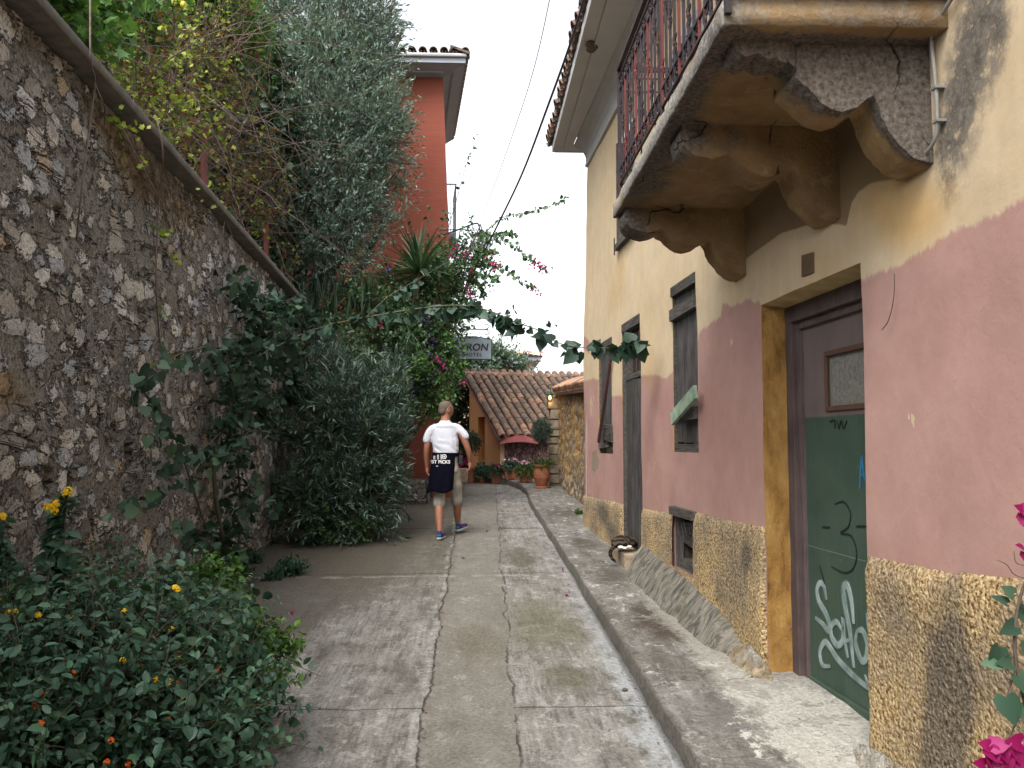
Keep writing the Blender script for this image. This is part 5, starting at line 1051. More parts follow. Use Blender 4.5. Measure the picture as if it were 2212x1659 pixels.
# ================================================================== PLANTS
def stems(name, curves, m, parent, n=14, **kw):
    b = MB()
    for pts, r0, r1 in curves: b.tube(curve_pts(pts, n), [r0 + (r1 - r0) * i / n for i in range(n + 1)], 6)
    return b.build(name, m, parent, smooth=True, **kw)
def hit(x, y, blobs):
    """front surface of a set of blobs along the ray through a picture point"""
    d = ray(x, y); o = Vector((0, 0, EYE)); best = None
    for c, r in blobs:
        D = Vector([d[i] / r[i] for i in range(3)]); O = Vector([(o[i] - c[i]) / r[i] for i in range(3)]); A = D.dot(D); B = D.dot(O); Cc = O.dot(O) - 1; q = B * B - A * Cc
        if q > 0:
            t_ = (-B - math.sqrt(q)) / A
            if best is None or t_ < best: best = t_
    if best is None: best = min((Vector(c) - o).length for c, r in blobs) / d.length
    return o + d * best
def cluster(name, m, parent, pts, n, size, spread, shape='oval', ratio=1.0, **kw):
    P = np.concatenate([np.array(p)[None] + rs.normal(size=(n, 3)) * spread for p in pts]); A = nrm(rs.normal(size=P.shape) + np.array([0, 0, .2])); N_ = nrm(rs.normal(size=P.shape) + np.array([0, -1., .4]))
    return add_leaves(name, m, parent, P, A, N_, size * (.7 + .6 * rs.rand(len(P))), ratio, shape, **kw)
def bush(parent, blobs, nt_, tl, per, m, size, ratio, shape, up=.3, spread=.6, shell=.4, tw=(.004, .0015), tm=None, dark_in=.25, sag=0., name='foliage', clip=None, tname='twigs', jit=.01):
    T = twigs(blobs, nt_, tl, up, shell=shell, sag=sag)
    if clip is not None: T = T[clip(T[:, -1]) & clip(T[:, 0])]
    P, A, N_ = leaves_on(T, per, spread, jit); r_ = np.clip(rs.rand(len(P)) * .55 + np.repeat(rs.rand(len(T)), per) * .45, 0, 1)
    o = add_leaves(name, m, parent, P, A, N_, size * (.6 + .7 * rs.rand(len(P))), ratio, shape, r_)
    if tw: link(tname, twig_mesh(T, tw[0], tw[1], 3, tname), tm or M['twig'], parent)
    return o
def roots(parent, base, blobs, k, r0, name='branches', m=None):
    cs_ = []
    for i in rs.choice(len(blobs), min(k, len(blobs)), replace=False):
        c = Vector(blobs[i][0]); q = Vector(base); mid = q.lerp(c, .5) + Vector(rs.normal(size=3) * .12) + Vector((0, 0, .1)); cs_.append(([q, mid, c, c + (c - mid) * .25], r0, r0 * .25))
    return stems(name, cs_, m or M['bark'], parent)
behind = lambda P: P[:, 0] < -2.05 - .054 * P[:, 1] - .05

# olive tree
ol = empty('olive_tree', (-3.6, 15, 3.25), 'large grey green olive tree rising behind the stone wall in front of the red house', 'tree')
OB = [pb(*a) for a in [(790, 20, 60, 14.8), (730, 60, 90, 14.6), (640, 50, 80, 14.8), (700, 160, 105, 14.4), (790, 180, 65, 14.6), (620, 150, 70, 15), (770, 260, 95, 14.3), (680, 270, 100, 14.2), (800, 330, 55, 14.5), (720, 370, 100, 14.2), (790, 300, 80, 14.6), (630, 350, 80, 14.4), (700, 470, 95, 14.2), (770, 450, 60, 14.4), (650, 550, 70, 14.1), (730, 560, 65, 14.2), (600, 450, 60, 14.3), (560, 60, 60, 15), (800, 100, 50, 14.8), (845, 235, 34, 14.7), (850, 300, 30, 14.7), (840, 400, 30, 14.6), (820, 490, 34, 14.5), (840, 130, 20, 14.8), (830, 60, 25, 14.8)]]
bush(ol, OB, 6800, .42, 13, M['olive'], .085, .30, 'lance', up=.45, spread=.42, shell=.35, tw=(.004, .0015))
roots(ol, (-3.5, 15.0, 3.2), OB, 14, .09, 'trunk')
# shrub wall of dark creeper behind the vine
dk = empty('dark_creeper', (-3.4, 13.5, 3.25), 'dense dark creeper filling the shade under the olive tree behind the wall top', 'creeper')
DB = [pb(*a) for a in [(420, 230, 90, 12.5), (500, 300, 100, 13), (580, 330, 90, 13.4), (520, 420, 80, 13), (590, 480, 80, 13.2), (640, 560, 70, 13.6), (690, 590, 60, 14), (440, 330, 70, 12), (720, 640, 50, 14), (330, 150, 100, 12), (540, 200, 100, 14), (760, 600, 50, 14), (660, 620, 40, 13.7), (700, 500, 70, 14.6)]]
bush(dk, DB, 2600, .4, 10, M['ivy'], .11, .85, 'oval', clip=behind, shell=.1, tw=(.004, .002)); roots(dk, (-3.6, 13.2, 3.2), DB, 8, .03, 'stem')
hp = [Vector(DB[i][0]) + Vector((rs.normal() * .3, -.35, -.1)) for i in (8, 11, 6, 12)]
P = np.concatenate([np.array(p)[None] + rs.normal(size=(40, 3)) * np.array([.3, .1, .12]) for p in hp]); add_leaves('dry_fronds', M['ivy'], dk, P, np.tile([0, 0, -1.], (len(P), 1)) + rs.normal(size=P.shape) * .15, rs.normal(size=P.shape), .5 * (.5 + rs.rand(len(P))), .03, 'lance')
# citrus tree
ct = empty('lemon_tree', (-4.6, 9.5, 3.25), 'green lemon tree with a few yellow fruits behind the grapevine at top left', 'tree')
CB = [pb(*a) for a in [(350, 30, 90, 10), (450, 60, 80, 10.5), (260, 50, 80, 9), (400, 0, 90, 10), (330, 110, 70, 10), (540, 20, 55, 11), (440, 110, 60, 10.5), (200, 20, 60, 8.5), (500, 100, 60, 11)]]
bush(ct, CB, 2200, .4, 11, M['citrus'], .085, .45, 'oval', clip=behind, shell=.3); roots(ct, (-4.4, 9.8, 3.2), CB, 8, .06, 'trunk')
for x, y in ((290, 67), (370, 52), (415, 62), (434, 67), (312, 90), (350, 140), (280, 60)): b = MB(); b.sphere(hit(x, y, [(c, tuple(k * 1.2 for k in r)) for c, r in CB]) + Vector((0, -.6, 0)), (.035, .035, .042), 8); b.build('lemon', M['lemon'], ct, smooth=True)
# bright leafy vine at top left
tv = empty('leafy_vine', (-3.1, 5.3, 3.85), 'bright green broad leaved vine spilling over the coping in the top left corner', 'vine')
TB = [pb(*a) for a in [(80, 25, 45, 5.6), (130, 70, 38, 6.0), (60, -20, 60, 5.4), (150, 110, 22, 6.2), (110, 0, 50, 5.9), (200, -20, 60, 6.8)]]
bush(tv, TB, 260, .3, 9, M['citrus'], .09, .9, 'lobed', clip=behind, spread=.75); roots(tv, (-3.0, 6.0, 3.7), TB, 5, .012, 'stem', M['twig'])
# grapevine, half bare
gv = empty('grapevine', (-2.9, 8, 3.85), 'half bare grapevine with yellow green and rust leaves tangled over the red posts', 'vine')
GB = [pb(*a) for a in [(225, 130, 50, 6.6), (280, 200, 65, 7.2), (330, 150, 60, 7.6), (380, 260, 75, 8.2), (430, 180, 85, 8.8), (500, 110, 60, 9.5), (450, 340, 75, 9.4), (520, 270, 80, 10), (560, 400, 70, 11), (620, 350, 70, 11.5), (600, 480, 60, 12.2), (650, 420, 55, 12), (560, 180, 60, 10.5), (400, 100, 50, 8.6), (480, 420, 40, 10.4), (640, 560, 45, 13), (540, 40, 60, 10)]]
GT = twigs(GB, 330, 1.3, .1, seg=7, shell=.0, sag=.03); GT += np.cumsum(rs.normal(size=GT.shape) * .03, axis=1); GT = GT[behind(GT[:, 0])]; link('canes', twig_mesh(GT, .0055, .002, 4), M['twig'], gv)
GT2 = twigs(GB, 1500, .45, .3, seg=4, shell=.2); GT2 = GT2[behind(GT2[:, -1])]; link('thin_canes', twig_mesh(GT2, .0024, .001, 3), M['twig'], gv)
k = len(GT2) // 2; P, A, N_ = leaves_on(GT2[:k], 7, .8, .04); kp_ = rs.rand(len(P)) < np.where((P[:, 1] > 9.3) & (P[:, 2] < 6.3), .35, 1.); P, A, N_ = P[kp_], A[kp_], N_[kp_]; add_leaves('green_leaves', M['vine'], gv, P, A, N_, .052 * (.5 + .8 * rs.rand(len(P))), .95, 'lobed')
P, A, N_ = leaves_on(GT2[k:int(k * 1.55)], 5, .8, .05); add_leaves('withered_leaves', M['vinered'], gv, P, A, N_, .07 * (.5 + .8 * rs.rand(len(P))), .8, 'lobed')
mains = [[(330, 220), (400, 165), (455, 195), (500, 265), (520, 300)], [(240, 100), (330, 105), (420, 125), (470, 140)], [(500, 270), (510, 330), (495, 400), (485, 490)], [(470, 290), (480, 350), (430, 370)], [(520, 305), (590, 330), (640, 380)], [(300, 180), (370, 200), (420, 180), (490, 170)]]
stems('main_canes', [([onY(x, y, 7 + (x - 200) / 90 + 1) for x, y in c], .028, .012) for c in mains], M['bark'], gv)
# hanging canes down the wall face
hang = [([(195, 0), (196, 130), (205, 180), (190, 300), (175, 420), (165, 520)], .006), ([(340, 260), (352, 330), (345, 420), (338, 540), (338, 640), (345, 740)], .007), ([(205, 180), (225, 230), (226, 270)], .004), ([(340, 545), (380, 515), (430, 512), (470, 480)], .004), ([(485, 480), (470, 560), (450, 600)], .004)]
stems('hanging_canes', [([Lw(x, y, .13 + .04 * math.sin(i * 2.1)) for i, (x, y) in enumerate(c)], r_, r_ * .7) for c, r_ in hang], M['twig'], gv, 24)
hl = [Lw(*p, .16) for p in ((250, 262), (262, 275), (290, 285), (285, 345), (310, 350), (345, 500), (350, 505), (385, 560), (430, 440), (340, 680), (350, 720), (365, 770), (300, 270))]; cluster('hanging_leaves', M['vine'], gv, hl, 4, .045, .05, 'lobed', .9)
# dry root beard on the wall
rbd = empty('dry_root_mat', Lw(370, 430), 'tan mat of dry roots hanging under the coping on the stone wall', 'dry roots'); P = []
for i in range(700):
    t_ = rs.rand(); x = 305 + 100 * t_ + rs.normal() * 14; y = 330 + 130 * t_ + rs.rand() * 70; P.append(Lw(x, y, .05 + .03 * rs.rand()))
P = np.array(P); add_leaves('root_fibres', M['hay'], rbd, P, np.tile([0, 0, -1.], (len(P), 1)) + rs.normal(size=P.shape) * .5, rs.normal(size=P.shape), .06 * (.4 + rs.rand(len(P))), .05, 'lance')
# pergola posts
for (x, y0, y1, Y, l) in ((173, -60, 150, 6.05, 'dark red steel post rising from the coping at top left'), (441, 270, 425, 9.3, 'dark red steel post among the bare grapevine canes'), (575, 480, 560, 12.2, 'dark red steel post nearest the olive tree')):
    a_ = onY(x, y0, Y); c_ = onY(x, y1, Y); b = MB(); b.bar(a_, c_, .06, .06, up=(0, 1, 0)); b.build('post_tube', M['redpost'], pp := empty('trellis_post', c_, l, 'post', 'red steel trellis posts behind the wall'), bevel=.004)
    b = MB(); b.box(c_.x - .06, c_.x + .06, Y - .06, Y + .06, c_.z - .05, c_.z + .0); b.build('base_plate', M['redpost'], pp)

# bougainvillea mass
bg_ = empty('bougainvillea', (-1.6, 16.2, .93), 'big bougainvillea with magenta bracts spilling over the street beside the hotel sign', 'shrub')
BB = [pb(*a) for a in [(905, 660, 60, 14.8), (950, 610, 48, 15), (990, 570, 34, 15.2), (1012, 548, 24, 15.2), (965, 660, 40, 15), (880, 720, 70, 14.6), (940, 720, 48, 14.8), (900, 790, 60, 14.6), (950, 790, 34, 14.8), (860, 800, 50, 14.4), (920, 850, 36, 14.8), (880, 860, 40, 14.6), (840, 690, 50, 14.3), (860, 620, 40, 14.9), (1030, 520, 18, 15.3), (1035, 560, 18, 15.3), (1010, 610, 20, 15.2), (965, 560, 28, 15.2), (940, 580, 30, 15.1), (800, 740, 60, 14.0), (780, 660, 50, 13.9), (720, 755, 42, 13.2), (690, 715, 32, 13.3), (760, 800, 40, 13.0), (700, 800, 34, 12.8), (830, 860, 34, 13.2), (985, 700, 14, 15), (1000, 640, 14, 15.2)]]
bush(bg_, BB, 2900, .34, 9, M['boug'], .062, .75, 'oval', up=.1, spread=.7, sag=.08, shell=.3); roots(bg_, (-1.7, 16.3, .9), BB, 14, .035, 'stem')
GBb = [pb(*a) for a in [(965, 740, 26, 14.6), (975, 790, 20, 14.6), (950, 840, 26, 14.5), (880, 780, 30, 14.0), (985, 680, 14, 14.8), (930, 870, 18, 14.5)]]; bush(bg_, GBb, 360, .25, 8, M['citrus'], .055, .7, 'oval', sag=.25, up=-.2, name='fresh_foliage', tname='fresh_twigs')
sprays = {'A': [(1030, 520, 15.2), (1052, 499, 15), (1088, 469, 14.6), (1143, 458, 14.1), (1199, 441, 13.6), (1229, 422, 13.3)], 'B': [(1030, 530, 15.2), (1068, 519, 15), (1105, 527, 14.6), (1130, 547, 14.3), (1154, 566, 14.0), (1182, 583, 13.8)], 'B2': [(1040, 525, 15), (1074, 513, 14.8), (1095, 506, 14.6), (1115, 509, 14.5)], 'C': [(1030, 560, 15.2), (1060, 572, 15), (1093, 583, 14.6), (1121, 605, 14.3), (1166, 627, 14)],
    'D': [(958, 530, 15.2), (975, 470, 15.1), (992, 410, 15), (1006, 360, 15), (1022, 318, 15), (1028, 290, 15)], 'E': [(893, 545, 15), (885, 490, 15), (868, 440, 15), (846, 392, 15)], 'F': [(915, 560, 15), (922, 500, 15), (926, 440, 15)], 'G': [(935, 560, 15.1), (955, 500, 15.1), (962, 455, 15.1)], 'H': [(1020, 600, 15.2), (1040, 620, 15.0), (1045, 640, 15)], 'I': [(1020, 560, 15), (1045, 548, 14.9), (1070, 545, 14.8)], 'J': [(1025, 590, 15.1), (1060, 598, 14.8), (1075, 605, 14.7)], 'K': [(1000, 640, 15), (1015, 660, 14.9), (1040, 668, 14.8)]}
sc_, P_l, A_l = [], [], []
for k, pts in sprays.items():
    c = [onY(*p) for p in pts]; sc_.append((c, .008, .003)); q = curve_pts(c, 36)
    for i in range(2, 36):
        if rs.rand() < (.5 if k in 'DEFG' else .95):
            for _ in range(1 if k in 'DEFG' else 2):
                d = (q[i + 1] - q[i - 1]).normalized() if i < 36 else (q[i] - q[i - 1]).normalized(); A_l.append(nrm(np.array(d) * .3 + rs.normal(size=3) * .7 + np.array([0, 0, -.25]))); P_l.append(np.array(q[i]) + rs.normal(size=3) * .012)
stems('long_shoots', sc_, M['bark'], bg_, 20); P_l = np.array(P_l); add_leaves('shoot_leaves', M['boug'], bg_, P_l, np.array(A_l), nrm(rs.normal(size=P_l.shape) + [0, -1, .3]), .085 * (.6 + .7 * rs.rand(len(P_l))), .75, 'oval')
fl = [onY(*p) for p in [(980, 543, 14.7), (990, 533, 14.7), (998, 550, 14.7), (1010, 550, 14.8), (975, 552, 14.7), (1070, 580, 14.8), (1075, 574, 14.8), (1065, 570, 14.8), (1160, 570, 13.9), (1170, 577, 13.8), (1180, 583, 13.8), (1150, 573, 13.9), (1155, 624, 14), (1164, 627, 14), (1010, 630, 14.9), (1012, 636, 14.9), (957, 797, 14.2), (942, 772, 14.1), (1020, 590, 14.9), (1055, 555, 14.8), (1069, 553, 14.8), (945, 780, 14.1)]] + [hit(*p, BB) for p in [(940, 654), (825, 846), (845, 838), (802, 875), (817, 712), (822, 704), (762, 720), (750, 712), (1000, 829), (822, 795), (800, 700)]]
cluster('flowers', M['bract'], bg_, fl, 9, .042, .035, 'oval', .9)
pf = [hit(900 + rs.normal() * 35, 760 + rs.rand() * 110, BB) for _ in range(60)] + [hit(940 + rs.normal() * 30, 650 + rs.rand() * 110, BB) for _ in range(22)] + [hit(836, 585, BB), hit(838, 583, BB)]; cluster('purple_flowers', M['purple'], bg_, pf, 4, .03, .02, 'oval', .9)

# yucca and a second strappy plant
def rosette(o, c, n, L, w_, up0, m, name='blades', droop=.5):
    P, A, N_, S = [], [], [], []
    for i in range(n):
        az = rs.rand() * 2 * math.pi; el = up0 + (1 - up0) * rs.rand(); d = np.array([math.cos(az) * (1.1 - el), math.sin(az) * (1.1 - el), el * 1.2 - .25]); d = nrm(d); P.append(np.array(c) + d * .03); A.append(d); N_.append(nrm(np.array([0, 0, 1]) + rs.normal(size=3) * .2)); S.append(L * (.75 + .4 * rs.rand()))
    return add_leaves(name, m, o, P, A, N_, np.array(S), w_, 'blade')
yc_ = onY(905, 590, 14.2); yu = empty('yucca', (yc_.x, 14.2, .93), 'dark green yucca with stiff pointed blades against the red wall above the bougainvillea', 'yucca'); rosette(yu, yc_, 110, .82, .06, .0, M['yucca']); stems('trunk', [([(yc_.x - .55, 15.6, .9), (yc_.x - .35, 15.2, 2.5), yc_], .05, .045)], M['bark'], yu)
yd = onY(795, 655, 13.9); y2 = empty('cordyline', (yd.x, 13.9, 3.25), 'strappy narrow leaved plant drooping low between the olive tree and the yucca', 'plant'); rosette(y2, yd, 120, .6, .035, -.1, M['yucca']); stems('trunk', [([(yd.x - .1, 14, 2.3), yd], .05, .05)], M['bark'], y2)
yd2 = onY(880, 720, 13.85); P = np.array(yd2)[None] + rs.normal(size=(40, 3)) * .06; add_leaves('old_blades', M['yucca'], y2, P, nrm(np.array([0, 0, -1.]) + rs.normal(size=(40, 3)) * .4), rs.normal(size=(40, 3)), .5 * (.5 + .5 * rs.rand(40)), .05, 'blade')

# oleander
og = empty('oleander_bush', (-2.0, 11.9, gz(12)), 'dense dark oleander bush with narrow leaves on the street edge left of the walking man', 'bush')
OB2 = [pb(*a) for a in [(730, 880, 70, 11.9), (800, 900, 62, 12.1), (760, 960, 85, 11.7), (705, 1010, 58, 11.6), (830, 960, 60, 12), (800, 1040, 65, 11.8), (712, 1090, 60, 11.5), (770, 1100, 60, 11.6), (665, 1090, 32, 11.4), (850, 880, 42, 12.3), (860, 990, 35, 12.1), (650, 1130, 26, 11.4), (810, 1110, 28, 11.7), (685, 800, 26, 12.2), (858, 830, 26, 12.6), (884, 900, 20, 12.3), (612, 1095, 18, 11.2), (878, 965, 18, 12.2), (745, 790, 24, 12.4), (660, 930, 24, 11.9), (850, 1060, 18, 12.0)]]
bush(og, OB2, 1750, .50, 15, M['oleander'], .13, .17, 'lance', up=.5, spread=.45, shell=.35, tw=(.005, .002), tm=M['greystem'], clip=lambda P: (P[:, 0] > -2.0 - .054 * P[:, 1]) & (P[:, 2] > .27) & (P[:, 0] < -.90)); roots(og, (-2.05, 11.9, .3), OB2, 12, .022, 'stems', M['greystem'])
FB = [pb(*a) for a in [(640, 1060, 35, 11.3), (690, 1130, 40, 11.2), (760, 1135, 40, 11.4), (815, 1130, 25, 11.7), (620, 1120, 25, 11.3)]]
bush(og, FB, 260, .22, 10, M['boug'], .05, .7, 'oval', name='low_foliage', tname='low_twigs', clip=lambda P: P[:, 2] > .28)

# heart leaved climber on the wall and across the street
cl = empty('wall_climber', Lw(500, 1240, .15), 'heart leaved climber on the stone wall with one branch arching across the street', 'climber')
def lb(x, y, r, o=.22, t_=.16): p = Lw(x, y, o); q = r * p.y / F; return (tuple(p), (t_, q * 1.0, q))
KB = [lb(*a) for a in [(518, 614, 14), (540, 642, 22), (585, 656, 24), (630, 674, 22), (563, 688, 24), (576, 718, 24), (655, 690, 22), (518, 753, 22), (549, 765, 28), (585, 790, 32), (620, 760, 28), (495, 794, 18), (459, 815, 12), (531, 821, 30), (554, 848, 30), (509, 875, 26), (572, 893, 24), (599, 920, 20), (635, 932, 18), (661, 960, 14), (491, 915, 26), (495, 947, 26), (473, 983, 22), (437, 996, 14), (513, 992, 18), (522, 1036, 16), (518, 1072, 20), (554, 1085, 16), (576, 1099, 9), (509, 1104, 18), (504, 1140, 18), (509, 1175, 18), (491, 1200, 18), (464, 1167, 12), (500, 1225, 22), (455, 1175, 12), (650, 810, 34), (680, 760, 34), (640, 850, 24), (700, 700, 30), (740, 680, 24)]]
bush(cl, [(c, tuple(k * (.8 if c[2] < 1.9 else 1) for k in r)) for c, r in KB], 820, .16, 4, M['heart'], .085, .95, 'heart', up=0, spread=.8, sag=.1, shell=.2, tw=(.003, .002), jit=.02)
LP_ = [(360, 767), (345, 790), (382, 785), (324, 812), (305, 815), (340, 815), (400, 775), (425, 775), (293, 848), (290, 862), (329, 897), (345, 905), (320, 885), (365, 951), (352, 920), (375, 940), (342, 938), (325, 940), (383, 1000), (400, 985), (370, 1010), (401, 1041), (390, 1050), (342, 1059), (360, 1065), (315, 1077), (322, 1085), (284, 1081), (284, 1095), (410, 1130), (430, 1050), (432, 992), (440, 1010), (455, 995), (414, 1144), (400, 1150), (340, 860), (345, 1000), (455, 760), (470, 755)]
P, A, N_, S = [], [], [], []
for x, y in LP_:
    for _ in range(3): P.append(np.array(Lw(x + rs.normal() * 7, y + rs.normal() * 7, .15 + .1 * rs.rand()))); A.append(rs.normal(size=3) * .7 + [0, 0, -.6]); N_.append(nrm(rs.normal(size=3) * .5 + [1, -.6, .3])); S.append(.088 * (.7 + .5 * rs.rand()))
add_leaves('scattered_leaves', M['heart'], cl, P, A, N_, np.array(S), .95, 'heart')
w3 = [([(500, 1250), (475, 1130), (462, 1030), (470, 960), (495, 900), (540, 820), (580, 760)], .022, .012), ([(446, 749), (383, 767), (338, 807), (306, 834), (342, 888), (378, 946), (396, 992), (419, 1059), (446, 1144), (473, 1207), (495, 1250)], .007, .009), ([(396, 992), (455, 955), (527, 875), (585, 807), (643, 764)], .006, .008), ([(446, 749), (480, 780), (520, 840)], .005, .006), ([(510, 1250), (520, 1100), (515, 1000), (530, 900), (560, 800)], .014, .01), ([(338, 1070), (370, 1050), (400, 1010)], .004, .004)]
stems('stems', [([Lw(x, y, .16) for x, y in c], a, b_) for c, a, b_ in w3], M['greystem'], cl, 30)
AR = [tuple(Lw(560, 768, .3))] + [tuple(onY(*p)) for p in [(652, 722, 9.8), (730, 698, 9.5), (800, 684, 9.2), (868, 672, 8.95), (940, 662, 8.75), (1000, 660, 8.6), (1060, 672, 8.45), (1104, 693, 8.3), (1160, 712, 8.15), (1200, 738, 8.05), (1243, 749, 7.95), (1300, 752, 7.9), (1350, 748, 7.85), (1388, 735, 7.8)]]
A2 = [tuple(onY(*p)) for p in [(790, 686, 9.2), (840, 640, 9.4), (900, 605, 9.6), (974, 562, 10)]]; A3 = [tuple(onY(*p)) for p in [(1180, 722, 8.1), (1182, 695, 8.1), (1200, 690, 8.0)]]; A4 = [tuple(onY(*p)) for p in [(1090, 690, 8.3), (1103, 668, 8.3), (1100, 652, 8.3)]]
stems('crossing_branch', [(AR, .009, .0035), (A2, .005, .0025), (A3, .003, .002), (A4, .003, .002)], M['greystem'], cl, 50)
P, A, N_, S = [], [], [], []
for C_, n, sz, dens in ((AR, 90, .12, 1.0), (A2, 26, .10, .8), (A3, 6, .06, 1), (A4, 6, .06, 1)):
    q = curve_pts(C_, n)
    for i in range(2, n):
        f_ = i / n; xpx = 1030 + q[i].x / q[i].y * 1853
        if C_ is AR and 1130 < xpx < 1340 and (int(xpx / 26) % 2 == 0): continue
        k = (4 if f_ > .8 else (6 if i % 4 == 0 else (2 if rs.rand() < .6 else 0))) if C_ is AR else 1
        for _ in range(k):
            if rs.rand() > dens: continue
            P.append(np.array(q[i]) + rs.normal(size=3) * .025 + [0, 0, -.03]); A.append(nrm(rs.normal(size=3) * .75 + [.1, 0, -.6])); N_.append(nrm(rs.normal(size=3) * .7 + [0, -1, .5])); S.append(sz * (.6 + .6 * rs.rand()))
add_leaves('branch_leaves', M['heart'], cl, P, A, N_, np.array(S), .95, 'heart', rnd=.55 * rs.rand(len(P)))

# lantana in the foreground
la = empty('lantana_bush', (-1.6, 3.9, 0), 'big lantana bush with yellow and orange red flower heads filling the lower left corner', 'bush')
LB = [pb(*a) for a in [(60, 1540, 170, 3.5), (240, 1500, 150, 3.7), (400, 1480, 110, 3.9), (130, 1390, 100, 4.1), (290, 1390, 95, 4.2), (440, 1380, 60, 4.4), (330, 1620, 130, 3.4), (470, 1540, 60, 3.9), (100, 1650, 170, 3.2), (30, 1400, 80, 4.0), (350, 1330, 45, 4.4), (450, 1640, 70, 3.6), (180, 1600, 170, 3.4)]]
lanclip = lambda P: (P[:, 0] > -1.95 - .054 * P[:, 1]) & (P[:, 2] > gz(4) + .0)
bush(la, LB, 2900, .22, 9, M['lantana'], .043, .62, 'oval', up=.45, spread=.75, shell=.45, tw=(.003, .0015), tm=M['greystem'], clip=lanclip); roots(la, (-1.6, 3.9, 0), LB, 12, .012, 'stems', M['greystem'])
bush(la, LB, 170, .34, 12, M['lantana'], .045, .62, 'oval', up=.9, spread=.75, shell=.75, tw=(.004, .0015), tm=M['greystem'], clip=lanclip, name='long_shoots', tname='shoot_stems')
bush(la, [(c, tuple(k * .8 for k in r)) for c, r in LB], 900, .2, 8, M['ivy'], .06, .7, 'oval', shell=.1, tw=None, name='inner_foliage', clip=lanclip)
def head(p, r=.018, n=26):
    d = nrm(rs.normal(size=(n, 3)) + [0, -.5, .8]); return np.array(p)[None] + d * r * .9, d
for nm, m, L_ in (('yellow_flower', M['yellow'], [(6, 1302), (21, 1329), (35, 1327), (86, 1333), (160, 1342), (257, 1330), (270, 1325), (372, 1364), (387, 1279), (380, 1274), (321, 1302), (26, 1411), (268, 1431), (340, 1473), (367, 1477), (388, 1426), (190, 1305), (200, 1303), (400, 1508)]), ('orange_flower', M['orangefl'], [(355, 1339), (364, 1355), (364, 1399), (383, 1413), (390, 1443), (308, 1445), (323, 1443), (165, 1456), (220, 1484), (79, 1529), (242, 1604), (366, 1559), (509, 1399), (477, 1465), (218, 1407), (210, 1356), (90, 1503), (92, 1568), (280, 1655), (233, 1651), (470, 1453), (336, 1380), (390, 1478)])):
    P, A = [], []
    for x, y in L_:
        p = hit(x, y, [(c, tuple(k * (1.25 if nm[0] == 'y' else 1.12) for k in r)) for c, r in LB]) + Vector((0, -.01, .01)); a, c = head(p, .011 if nm[0] == 'y' else .010); P.append(a); A.append(c)
    P = np.concatenate(P); A = np.concatenate(A); T1 = nrm(np.cross(A, rs.normal(size=A.shape))); o = add_leaves(nm + 's', m, la, P, T1, A, np.full(len(P), .010), .95, 'oval')
# upright stems at the far left of the bush
tl = empty('tall_lantana', onY(110, 1420, 4.15), 'tall dark leaved lantana stem topped with yellow heads against the stone wall at far left', 'bush')
up1 = [[onY(x, y, 4.15) for x, y in c] for c in ([(100, 1420), (105, 1250), (112, 1150), (118, 1100)], [(115, 1400), (135, 1250), (140, 1120), (148, 1070)], [(60, 1420), (72, 1300), (70, 1250)])]
up2 = [[onY(x, y, 4.1) for x, y in c] for c in ([(8, 1420), (5, 1250), (8, 1120)], [(15, 1420), (22, 1300), (18, 1190)])]
def leafy(o, cs_, size, m, n=26, per=2, droop=-.3, ratio=.6, shape='oval', nm='foliage'):
    P, A, S = [], [], []
    for c in cs_:
        q = curve_pts(c, n)
        for i in range(3, n + 1):
            for _ in range(per): P.append(np.array(q[i])); A.append(nrm(rs.normal(size=3) * [1, 1, .4] + [0, 0, droop])); S.append(size * (1.2 - .6 * i / n) * (.8 + .4 * rs.rand()))
    P = np.array(P); return add_leaves(nm, m, o, P, np.array(A), nrm(rs.normal(size=P.shape) * .5 + [0, -.3, 1]), np.array(S), ratio, shape)
stems('stems', [(c, .006, .003) for c in up1 + up2], M['greystem'], tl); leafy(tl, up1 + up2, .085, M['lantana'], 28, 4)
P, A = zip(*[head(onY(x, y, 4.1), .016) for x, y in ((148, 1060), (144, 1068), (115, 1095), (103, 1096), (118, 1104), (6, 1116), (122, 1088), (4, 1122))]); P = np.concatenate(P); A = np.concatenate(A); add_leaves('yellow_flowers', M['yellow'], tl, P, nrm(np.cross(A, rs.normal(size=A.shape))), A, np.full(len(P), .016), .95, 'oval')
# four o'clock plant reaching over the road
fo_ = empty('four_oclock_plant', (-1.45, 4.7, 0), 'bright green plant with pale tubular buds leaning over the road beside the lantana', 'plant')
FB2 = [pb(*a) for a in [(445, 1244, 20, 5.2), (480, 1250, 22, 5.2), (398, 1268, 20, 5), (430, 1275, 22, 5), (454, 1322, 26, 4.8), (480, 1300, 16, 5), (531, 1332, 14, 4.9), (505, 1290, 10, 5), (509, 1370, 22, 4.7), (550, 1385, 18, 4.7), (591, 1390, 16, 4.7), (616, 1380, 12, 4.7), (643, 1418, 9, 4.6), (590, 1412, 14, 4.6), (535, 1484, 20, 4.4), (569, 1463, 18, 4.4), (480, 1462, 18, 4.4), (600, 1475, 14, 4.4)]]
bush(fo_, FB2, 420, .09, 9, M['jalap'], .045, .6, 'oval', up=.6, spread=.7, tw=(.002, .001), tm=M['greystem']); base = onY(467, 1470, 4.6)
stems('stems', [([Vector((-1.42, 4.7, .0)), base, Vector(b_[0])], .009, .003) for b_ in FB2] + [([base, onY(470, 1400, 4.6), onY(540, 1402, 4.65), onY(640, 1430, 4.6)], .009, .004)], M['greystem'], fo_)
